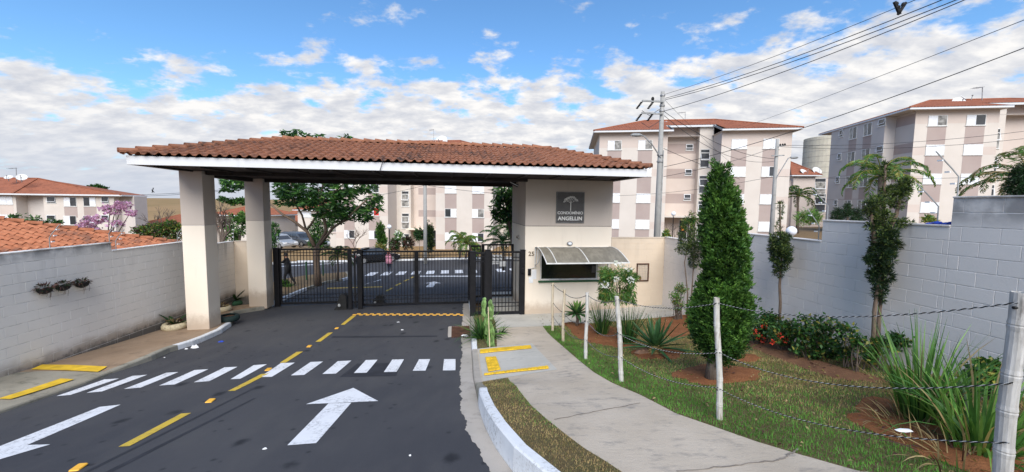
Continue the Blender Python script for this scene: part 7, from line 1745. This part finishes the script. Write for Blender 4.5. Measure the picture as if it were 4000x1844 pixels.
def debris(name, label, n, seed, bbox, mats, probs, L):
    rng = np.random.default_rng(seed); u = rng.uniform(bbox[0], bbox[1], n * 4); v = rng.uniform(bbox[2], bbox[3], n * 4); ok = (u > fP2n(v) + .05) & (u < G.local(WR.world((0, 0, 0))).x + .2 - v * .03); u, v = u[ok][:n], v[ok][:n]; n = len(u)
    P = np.stack([u, v, S(u, v) + .035], 1); D = rng.normal(size=(n, 3)) * np.array([1, 1, .25]); V, F = leaves(P, D, L * rng.uniform(.5, 1.3, n), L * .45, rng, .5, np.tile([[0, 0, 1.0]], (n, 1)) + rng.normal(size=(n, 3)) * .3)
    tag(put(name, fast_mesh(name, V, F, [K[m] for m in mats], rng.choice(len(mats), n, p=probs)), None, (0, 0, 0), G), label, 'leaf litter', kind='stuff')
debris('leaf_litter', 'dry fallen leaves scattered over the lawn and soil beds', 900, 77, (-.3, 6.3, -10.5, -.3), ('dead', 'straw', 'lf_yel'), (.4, .4, .2), .055)

# ------------------------------------------------------------------ bamboo posts and ropes
BP = {}
def bamboo_post(key, label, base, top, r, mat, depth=None):
    if depth is None: b = wpos(*base)
    else: b = at(*base, depth); b.z = float(S(*G.local(b).xy))
    q = at(*top, b.y); h = q.z - b.z; t = thing('bamboo_post', label, 'post', W0, tuple(b), 'bamboo posts along the garden edge'); rr = random.Random(hash(key) % 1000)
    pr = []; zs = [-.06]; z = rr.uniform(.12, .22); nodes = []
    while z < h - .05: nodes.append(z); z += rr.uniform(.22, .34)
    n = 14; rings = []
    def ring(z, f): rings.append((z, r * f * (1.0 - .10 * z / h)))
    ring(-.06, 1.03)
    for z in nodes: ring(z - .035, 1.0); ring(z - .008, 1.09); ring(z, 1.02); ring(z + .008, 1.10); ring(z + .035, 1.0)
    ring(h, 1.0); vs = []; ax = q - b
    for i, (z, rd) in enumerate(rings):
        c = b + ax * (z / h) + Vector((.008 * math.sin(z * 5 + key), 0, 0))
        for j in range(n): a = 2 * math.pi * j / n; vs.append((c.x + rd * math.cos(a), c.y + rd * math.sin(a), c.z))
    k = len(rings); c = b + ax
    for j in range(n): a = 2 * math.pi * j / n; vs.append((c.x + r * .72 * math.cos(a), c.y + r * .72 * math.sin(a), c.z + rr.uniform(-.004, .004)))
    for j in range(n): a = 2 * math.pi * j / n; vs.append((c.x + r * .70 * math.cos(a), c.y + r * .70 * math.sin(a), c.z - .05))
    fs = [(i * n + j, i * n + (j + 1) % n, (i + 1) * n + (j + 1) % n, (i + 1) * n + j) for i in range(k + 1) for j in range(n)] + [tuple((k + 1) * n + j for j in range(n))]
    MB().add(vs, fs).part('cane', K[mat], t, smooth=False)
    for f in (.05, .42, .75): MB().tube([b + ax * (1 - f) + Vector((-r * 1.02, -r * .3, 0)), b + ax * (1 - f) + Vector((r * 1.02, -r * .3, 0))], .009, 6).part('rope_hole', K['black_soft'], t)
    BP[key] = (b, q, r); return t
K['bam_white'] = bamboo('whitewashed_bamboo', (0.44, 0.42, 0.37), (0.58, 0.57, 0.54), (0.22, 0.17, 0.12))
K['bam_tan'] = bamboo('weathered_bamboo', (0.46, 0.37, 0.25), (0.57, 0.50, 0.38), (0.20, 0.15, 0.10))
K['bam_grey'] = bamboo('grey_bamboo', (0.36, 0.35, 0.33), (0.52, 0.51, 0.49), (0.12, 0.11, 0.10))
bamboo_post(1, 'weathered tan bamboo post nearest the guard room', (2157.6, 1292), (2158.7, 1106), .036, 'bam_tan')
bamboo_post(2, 'weathered tan bamboo post, second from the guard room', (2198.5, 1334), (2204, 1131), .036, 'bam_tan')
bamboo_post(3, 'whitish bamboo post in front of the bright foxtail agave, third from the guard room', (2288, 1402), (2294, 1143), .036, 'bam_white')
bamboo_post(4, 'whitish bamboo post in front of the white-flowered topiary', (2429, 1489), (2411, 1158), .038, 'bam_white')
bamboo_post(5, 'whitewashed bamboo post in front of the cypress', (2813, 1638), (2800, 1163), .034, 'bam_white')
bamboo_post(6, 'thick grey bamboo post at the right edge of the picture', (3925, 1844), (3982, 1142), .043, 'bam_grey', 2.25)
def rope(label, a, b, mid_y, k0, k1, rad, pitch):
    A = at(a[0], a[1], BP[k0][0].y - BP[k0][2]); B = at(b[0], b[1], BP[k1][0].y - BP[k1][2]); m = (A + B) / 2; d = m.y; line_y = None
    # sag so that the middle of the span passes the photographed height
    mx = 2000 + FOC * m.x / m.y; want = at(mx, mid_y, d); sag = m.z - want.z; L = (B - A).length; n = max(24, int(L / pitch * 7)); st = []
    P = [A.lerp(B, i / n) - Vector((0, 0, sag * 4 * (i / n) * (1 - i / n))) for i in range(n + 1)]; mb = MB()
    for s, mi in ((0, 0), (1, 1)):
        pts = []
        for i, p in enumerate(P):
            dn = (P[min(i + 1, n)] - P[max(i - 1, 0)]).normalized(); sd = dn.cross(Vector((0, 0, 1))).normalized(); up = sd.cross(dn); th = 2 * math.pi * (L * i / n) / pitch + s * math.pi; pts.append(p + (sd * math.cos(th) + up * math.sin(th)) * rad * .55)
        mb.tube(pts, rad * (.80 if s == 0 else .40), 5, mi)
    mb.top('rope', [K['rope_black'], K['rope_white']], W0, tuple(A), label, 'rope', 'black and white ropes strung between the bamboo posts')
spans = [(1, 2, 'between the two posts nearest the guard room',   .0062, .045, ((zF(165, 165), zF(270, 240), zF(215, 212)), (zF(163, 355), zF(262, 452), zF(205, 412)), (zF(160, 490), zF(260, 612), zF(205, 560)))),
         (2, 3, 'from the second post to the post before the foxtail agave',   .0062, .045, ((zF(285, 258), zF(500, 276), zF(390, 302)), (zF(275, 462), zF(497, 540), zF(385, 552)), (zF(268, 618), zF(495, 730), zF(385, 706)))),
         (3, 4, 'from the post before the foxtail agave to the post before the topiary', .0060, .045, ((zF(525, 280), zF(815, 325), zF(680, 342)), (zF(515, 545), zF(835, 668), zF(690, 678)), (zF(505, 738), zF(850, 908), zF(680, 868)))),
         (4, 5, 'from the post before the topiary to the post before the cypress', .0054, .05, ((zF(835, 318), (2800, 1185), (2610, 1203)), (zF(850, 675), (2803, 1378), (2600, 1368)), (zF(862, 915), (2806, 1514), (2600, 1478)))),
         (5, 6, 'from the post before the cypress to the thick right post', .0046, .05, (((2806, 1184), (3975, 1182), (3400, 1237)), ((2810, 1377), (3958, 1496), (3400, 1493)), ((2812, 1520), (3940, 1730), (3370, 1655))))]
for k0, k1, txt, rad, pitch, rows in spans:
    for nm, (a, b, m) in zip(('upper', 'middle', 'lower'), rows): rope('%s rope %s' % (nm, txt), a, b, m[1], k0, k1, rad, pitch)
p = at(3530, 1680, 2.7); MB().prism([(-.062, .0), (-.02, .010), (.045, .006), (.062, -.006), (.01, -.012), (-.04, -.008)], 'y', -.01, .006).top('plastic_strip', K['white_plastic'], W0, (0, 0, 0), 'strip of white plastic caught on the lower rope near the right post', 'litter').location = p

# ------------------------------------------------------------------ people
def person(label, base, yaw, h, joints, paint, hair='hair', extra=None):
    """joints: name -> (x forward, y left, z up) for a 1.75 m figure; one skinned body"""
    t = thing('person', label, 'person', Frame(base.x, base.y, yaw), (0, 0, base.z)); s = h / 1.75; nm = list(joints); bm = bmesh.new(); sk = bm.verts.layers.skin.verify(); V = {}
    rad = dict(pelvis=.135, waist=.125, chest=.15, neck=.058, headl=.075, head=.098, headt=.07, shl=.072, shr=.072, ell=.048, elr=.048, wrl=.035, wrr=.035, hal=.042, har=.042, fil=.018, fir=.018, hil=.10, hir=.10, knl=.07, knr=.07, anl=.045, anr=.045, tol=.04, tor=.04)
    for n in nm: v = bm.verts.new(Vector(joints[n]) * s); v[sk].radius = (rad[n] * s, rad[n] * s * (.78 if n in ('chest', 'waist', 'pelvis') else 1)); V[n] = v
    V['pelvis'][sk].use_root = True
    for a, b in (('pelvis', 'waist'), ('waist', 'chest'), ('chest', 'neck'), ('neck', 'headl'), ('headl', 'head'), ('head', 'headt'), ('chest', 'shl'), ('chest', 'shr'), ('shl', 'ell'), ('shr', 'elr'), ('ell', 'wrl'), ('elr', 'wrr'), ('wrl', 'hal'), ('wrr', 'har'), ('hal', 'fil'), ('har', 'fir'), ('pelvis', 'hil'), ('pelvis', 'hir'), ('hil', 'knl'), ('hir', 'knr'), ('knl', 'anl'), ('knr', 'anr'), ('anl', 'tol'), ('anr', 'tor')): bm.edges.new((V[a], V[b]))
    me = bpy.data.meshes.new('skeleton'); bm.to_mesh(me); bm.free(); ob = bpy.data.objects.new('tmp', me); COL.objects.link(ob)
    ob.modifiers.new('s', 'SKIN'); sd = ob.modifiers.new('d', 'SUBSURF'); sd.levels = sd.render_levels = 2
    m2 = bpy.data.meshes.new_from_object(ob.evaluated_get(bpy.context.evaluated_depsgraph_get())); bpy.data.objects.remove(ob); m2.name = 'body'
    mats = ('skin',) + tuple(paint); m2.materials.clear()
    for m in mats: m2.materials.append(K[m])
    jw = Vector(joints['pelvis']).z * s; nk = Vector(joints['neck']).z * s + .02; hands = [Vector(joints[q]) * s for q in ('hal', 'har', 'fil', 'fir')]
    for f in m2.polygons:
        c = f.center; f.use_smooth = True
        if c.z > nk or min((c - q).length for q in hands) < .075 * s: f.material_index = 0
        elif c.z < .085 * s: f.material_index = 3
        elif c.z < jw + .02: f.material_index = 2
        else: f.material_index = 1
    put('body', m2, t, (0, 0, base.z)); hd = Vector(joints['head']) * s; fw = (Vector(joints['headt']) - Vector(joints['headl'])).x
    MB().ball((hd.x - .018 * s, hd.y, base.z + hd.z + .035 * s), .108 * s, .098 * s, .098 * s, 14).part('hair', K[hair], t, smooth=True)
    mb = MB(); mb.ball((hd.x + .098 * s, hd.y, base.z + hd.z - .02 * s), .022 * s, .014 * s, .024 * s, 8); mb.part('nose', K['skin'], t)
    for sg_ in (-1, 1): MB().ball((hd.x - .005, hd.y + sg_ * .095 * s, base.z + hd.z - .01 * s), .02 * s, .012 * s, .03 * s, 8).part('ear', K['skin'], t); MB().ball((hd.x + .088 * s, hd.y + sg_ * .033 * s, base.z + hd.z + .005), .010 * s, .012 * s, .008 * s, 6).part('eye', K['hair'], t)
    if extra: extra(t, s, base)
    return t
J = dict(pelvis=(0, 0, .95), waist=(.0, 0, 1.10), chest=(.01, 0, 1.33), neck=(.02, 0, 1.49), headl=(.03, 0, 1.56), head=(.04, 0, 1.63), headt=(.035, 0, 1.69), shl=(.0, .17, 1.40), shr=(.0, -.17, 1.40), ell=(-.03, .24, 1.13), elr=(-.03, -.24, 1.13), wrl=(.05, .25, .90), wrr=(.05, -.25, .90), hal=(.07, .25, .83), har=(.07, -.25, .83), fil=(.09, .24, .74), fir=(.09, -.24, .74), hil=(0, .10, .90), hir=(0, -.10, .90), knl=(.03, .11, .50), knr=(.03, -.11, .50), anl=(.0, .11, .08), anr=(.0, -.11, .08), tol=(.16, .12, .04), tor=(.16, -.12, .04))
b = G.world(gnd(1128, 1126)); b.z = float(R(*G.local(b).xy)) + .11
j = dict(J); j.update(ell=(.25, .20, 1.24), wrl=(.48, .14, 1.26), hal=(.56, .13, 1.27), fil=(.65, .12, 1.27), elr=(.22, -.20, 1.20), wrr=(.44, -.12, 1.22), har=(.52, -.11, 1.23), fir=(.60, -.10, 1.23), knl=(.14, .10, .50), anl=(.12, .10, .08), tol=(.28, .11, .04), knr=(-.08, -.10, .50), anr=(-.30, -.10, .12), tor=(-.16, -.11, .05), chest=(.05, 0, 1.33), neck=(.08, 0, 1.48), headl=(.10, 0, 1.55), head=(.11, 0, 1.62), headt=(.10, 0, 1.68), shl=(.05, .17, 1.40), shr=(.05, -.17, 1.40))
person('person in black clothes and cap behind the left gate leaf, arms stretched towards the post', b, math.pi + .12, 1.70, j, ('cloth_black', 'cloth_black', 'cloth_black'), 'hair')
b = G.world(gnd(1519, 1068)); j = dict(J); j.update(knl=(.10, .09, .50), anl=(.08, .09, .08), tol=(.22, .10, .04), anr=(-.14, -.09, .10), tor=(.0, -.10, .04), ell=(-.06, .24, 1.15), elr=(.06, -.24, 1.15))
def pink_top(t, s, b):
    mb = MB(); mb.lathe(0, 0, [(.17 * s, b.z + 1.44 * s), (.21 * s, b.z + 1.3 * s), (.20 * s, b.z + 1.08 * s), (.27 * s, b.z + .80 * s), (.25 * s, b.z + .80 * s)], 16); mb.part('loose_top', K['cloth_pink'], t, smooth=True)
    MB().ball((-.04, 0, b.z + 1.60 * s), .10 * s, .10 * s, .15 * s, 12).part('ponytail', K['cloth_orange'] if False else K['hair_red'], t, smooth=True)
K['hair_red'] = simple('reddish_hair', (0.22, 0.07, 0.05), .7, .2)
person('person in a loose pink top walking across the inner crossing', b, math.pi / 2 - .3, 1.56, j, ('cloth_pink', 'denim', 'black_soft'), 'hair_red', pink_top)
b = FM.world((FM.hit(2667, 915, 2.75).x, 2.75, -3.38)); j = dict(J); j.update(elr=(.12, -.22, 1.18), wrr=(.22, -.12, 1.36), har=(.22, -.09, 1.43), fir=(.22, -.06, 1.5))
person('person in an orange top standing in the doorway of the middle block', b, -math.pi / 2 + YB, 1.66, j, ('cloth_orange', 'cloth_black', 'black_soft'))

# ------------------------------------------------------------------ vehicles
def car(label, base, yaw, paint, L=4.1, W_=1.66, H=1.44, kind='sedan', name='parked_car'):
    F = Frame(base.x, base.y, yaw); z = base.z; t = thing(name, label, 'car', F, (0, 0, z), 'cars inside the condominium'); a, b = -L / 2, L / 2; w = W_ / 2
    k = H / 1.44; sh = .82 * k + z
    lower = [(a + .02, .32), (a, .55), (a + .05, .80), (a + .35, .90), (b - 1.15, .88), (b - .25, .74), (b - .02, .55), (b, .36), (b - .1, .24), (a + .12, .24)]
    n = len(lower); vs = []
    for f, s_ in ((-1, .93), (-1, 1), (1, 1), (1, .93)):
        y0 = f * w * (1 if s_ == 1 else 1.0)
        for x, q in lower:
            if s_ == 1: vs.append((x, f * (w - .06), z + q * k))
            else: vs.append((x * .985, f * w, z + (.56 + (q - .56) * .78) * k))
    order = [0, 1, 2, 3]
    seq = [vs[0:n], vs[n:2 * n], vs[2 * n:3 * n], vs[3 * n:4 * n]]; pts = seq[0] + seq[1] + seq[2] + seq[3]
    fs = [tuple(range(n))[::-1]] + [(r * n + i, r * n + (i + 1) % n, (r + 1) * n + (i + 1) % n, (r + 1) * n + i) for r in range(3) for i in range(n)] + [tuple(3 * n + i for i in range(n))]
    body = MB().add(pts, fs).part('body', K[paint], t)
    if kind == 'sedan': cab = [(a + .55, .88), (a + .95, 1.36), (a + 1.3, 1.44), (a + 2.2, 1.43), (b - 1.55, 1.30), (b - 1.0, .87)]
    else: cab = [(a + .08, .88), (a + .30, 1.40), (a + .6, 1.46), (a + 2.3, 1.45), (b - 1.65, 1.34), (b - 1.05, .87)]
    m = len(cab); vs = []
    for f in (-1, 1):
        for x, q in cab: tp = (q - .87) / .57; vs.append((x, f * (w - .05 - .16 * tp), z + q * k))
    MB().add(vs, [tuple(range(m))[::-1], tuple(range(m, 2 * m))] + [(i, (i + 1) % m, m + (i + 1) % m, m + i) for i in range(m)]).part('cabin', K[paint], t)
    def glass_side(f, x0, x1, x2, x3, nm='side_window'):
        def P(x, q): tp = (q - .87) / .57; return (x, f * (w - .05 - .16 * tp + .006), z + q * k)
        MB().add([P(x0, .92), P(x1, .92), P(x2, 1.32), P(x3, 1.32)], [(0, 1, 2, 3)]).part(nm, K['pane'], t)
    for f in (-1, 1):
        if kind == 'sedan': glass_side(f, a + .85, a + 1.75, a + 1.75, a + 1.1); glass_side(f, a + 1.85, b - 1.35, b - 1.75, a + 1.85)
        else: glass_side(f, a + .35, a + .95, a + .95, a + .5); glass_side(f, a + 1.05, a + 1.95, a + 1.95, a + 1.05); glass_side(f, a + 2.05, b - 1.35, b - 1.8, a + 2.05)
    def endglass(p, q, off, nm):
        (x0, z0), (x1, z1) = p, q; v = []
        for x, zz2, in ((x0 + (x1 - x0) * .12, z0 + (z1 - z0) * .12), (x0 + (x1 - x0) * .9, z0 + (z1 - z0) * .9)): tp = (zz2 - .87) / .57; ww = w - .13 - .16 * tp; v += [(x + off, -ww, z + zz2 * k + .008), (x + off, ww, z + zz2 * k + .008)]
        MB().add(v, [(0, 1, 3, 2)]).part(nm, K['pane'], t)
    endglass(cab[0], cab[1], -.012, 'rear_window'); endglass(cab[5], cab[4], .012, 'windscreen')
    for f in (-1, 1):
        MB().box(a - .012, a + .10, f * (w - .36), f * (w - .05), z + .62 * k, z + .80 * k, 0, .02).part('tail_light', K['red_lamp'], t); MB().box(b - .22, b - .05, f * (w - .42), f * (w - .06), z + .55 * k, z + .68 * k, 0, .02).part('headlight', K['white_plastic'], t)
        MB().box(b - 1.55, b - 1.40, f * (w + .02), f * (w + .15), z + .92 * k, z + 1.03 * k, 0, .02).part('wing_mirror', K[paint], t)
        for x in (a + .72, b - .78):
            wl_ = MB(); y = f * (w - .09); wl_.tube([(x, y - .1, z + .30), (x, y + .1, z + .30)], .30, 20); o = wl_.part('wheel', K['black_soft'], t); MB().tube([(x, y + f * .085, z + .30), (x, y + f * .106, z + .30)], .19, 14).part('rim', K['galv'], o)
    MB().box(a - .03, a + .0, -.2, .2, z + .47 * k, z + .60 * k).part('number_plate', K['white_plastic'], t); MB().box(a - .05, a + .10, -w + .05, w - .05, z + .26 * k, z + .46 * k, 0, .04).part('bumper', K['black_soft'] if paint != 'car_black' else K['car_black'], t)
    if kind == 'suv':
        for f in (-1, 1): MB().bar((a + .6, f * (w - .26), z + 1.50 * k), (b - 1.9, f * (w - .26), z + 1.50 * k), .03).part('roof_rail', K['black_soft'], t)
    return t
q = gnd(1468, 1023); car('black car seen from behind beyond the right gate leaf', G.world(q), math.radians(38), 'car_black', 4.0, 1.62, 1.32)
def parked(px, depth, zb): p = at(px, 900, depth); return Vector((p.x, p.y, zb))
car('white estate car with roof rails parked at the far left inside the gates', parked(1092, 44, -5.05), math.radians(-28), 'car_silver', 4.2, 1.7, 1.5, 'suv')
car('dark grey people carrier parked beside the white estate car', parked(1165, 46, -5.0), math.radians(-20), 'car_grey', 4.4, 1.75, 1.55, 'suv')
car('pale blue car whose roof shows just right of the grey people carrier', parked(1225, 47, -5.35), math.radians(-20), 'car_silver', 4.0, 1.65, 1.4)
car('white car whose roof just shows over the cream wall by the concrete pole', parked(2596, 29, -3.75), math.radians(80), 'car_white', 4.0, 1.65, 1.45)
car('magenta car whose roof just shows over the grey wall below the brown bank', parked(3175, 21, -3.10), math.radians(10), 'car_pink', 4.0, 1.65, 1.43)

# ------------------------------------------------------------------ small things
def scrap(label, pos, w, h, mat='white_plastic', seed=0, name='litter', th=.02):
    rr = random.Random(seed); n = 7; vs = []; c = pos
    for r_ in (1.0, .55):
        for i in range(n): a = 2 * math.pi * i / n; f = r_ * rr.uniform(.7, 1.2); vs.append((c.x + w / 2 * f * math.cos(a), c.y + h / 2 * f * math.sin(a), c.z + (.004 if r_ == 1 else th * rr.uniform(.5, 1.3))))
    vs.append((c.x, c.y, c.z + th)); MB().add(vs, [(i, (i + 1) % n, n + (i + 1) % n, n + i) for i in range(n)] + [(n + i, n + (i + 1) % n, 2 * n) for i in range(n)]).top(name, K[mat], G, tuple(c), label, 'litter')
for i, (z, x, y, w, h, m, th, lb) in enumerate(((zB, 1660, 128, .26, .16, 'white_plastic', .09, 'crumpled white plastic bag in the gutter below the white kerb'), (zB, 1885, 78, .26, .12, 'blue', .04, 'blue and white wrapper on the road near the front pillar'), (zB, 1590, 140, .10, .06, 'white_plastic', .03, 'scrap of white plastic left of the crumpled bag'), (zC, 215, 1046, .09, .05, 'white_plastic', .02, 'small white paper scrap on the asphalt left of the arrow tail'), (zC, 1120, 1086, .05, .05, 'white_plastic', .02, 'tiny pale scrap on the asphalt right of the arrow'),
                                        (zD, 165, 1066, .14, .07, 'white_plastic', .02, 'white scrap on the road behind the stud line, the upper of two'), (zD, 210, 1156, .14, .08, 'white_plastic', .02, 'white scrap on the road before the gate, the lower of two'), (zB, 1405, 212, .07, .05, 'white_plastic', .02, 'small white scrap at the foot of the unpainted kerb'))):
    g0 = gnd(*z(x, y)); g0.z = float(R(g0.x, g0.y)); scrap(lb, g0, w * .7, h * .7, m, i, th=th * .7)
g0 = gnd(*zA(198, 288)); g0.z = float(R(g0.x, g0.y)) + .045; scrap('white paper lying on the drain grate', g0, .24, .10, 'white_plastic', 21, th=.03)
g0 = gnd(*zF(1090, 880), S); g0.z = float(S(g0.x, g0.y)) + .01; scrap('flat brown stone beside the stubby agave', g0, .34, .20, 'stone', 22, 'stone', .09) if 'stone' in K else None
g0 = gnd(*zH(952, 755), Lf)
t = thing('flip_flops', 'pair of blue flip-flops at the foot of the rear pillar', 'footwear', G, tuple(g0))
for dx_, dy_ in ((-.10, -.02), (.06, .05)): MB().prism([(g0.x + dx_ - .12, g0.y + dy_ - .04), (g0.x + dx_ + .02, g0.y + dy_ - .045), (g0.x + dx_ + .12, g0.y + dy_ - .05), (g0.x + dx_ + .13, g0.y + dy_ + .03), (g0.x + dx_, g0.y + dy_ + .04), (g0.x + dx_ - .12, g0.y + dy_ + .035)], 'z', g0.z, g0.z + .03).part('sole', K['blue'], t); MB().tube([(g0.x + dx_ + .02, g0.y + dy_ - .045, g0.z + .03), (g0.x + dx_ + .06, g0.y + dy_, g0.z + .07), (g0.x + dx_ + .02, g0.y + dy_ + .04, g0.z + .03)], .012, 5).part('strap', K['blue'], t)
q = WR.hit(3668, 866, .06); mb = MB()
for i in range(6): mb.ball((q.x - .12 + .05 * i, .07 + .02 * (i % 2), -.205 + .012 * (i % 3)), .05, .06, .028, 8)
mb.top('plastic_sheet', K['blue'], WR, (q.x, .07, -.2), 'crumpled blue plastic sheet lying on the wall top', 'plastic sheet')
for px, py0, py1, lb in ((1198, 1024, 1101, 'dark green bollard left of the forked trunk'), (1263, 1020, 1084, 'dark green bollard right of the forked trunk')):
    g0 = gnd(px, py1); w = G.world(g0); w.z = float(R(g0.x, g0.y)) + .08; h = at(px, py0, w.y).z - w.z; t = thing('bollard', lb, 'bollard', W0, tuple(w)); MB().tube([w - Vector((0, 0, .1)), w + Vector((0, 0, h))], .05, 10).part('post', K['tyre_green'], t); MB().ball((w.x, w.y, w.z + h), .055, .055, .03).part('cap', K['tyre_green'], t)
# white junction box on the fascia and the loose cable hanging from the tiles
a = at(1487, 640, 10.6); pts = [G.world((G.hit(1497, 636, V0 - .09).x, V0 - .09, ZS + .26)), G.world((G.hit(1492, 648, V0 - .05).x, V0 - .05, ZS + .16)), G.world((G.hit(1486, 668, V0 - .03).x, V0 - .03, ZS + .04)), G.world((G.hit(1484, 682, V0 - .02).x, V0 - .02, ZS - .02))]
MB().tube(pts, .009, 5).top('loose_cable', K['wire'], W0, tuple(pts[0]), 'loose dark cable hanging from the tiles over the white fascia', 'cable')
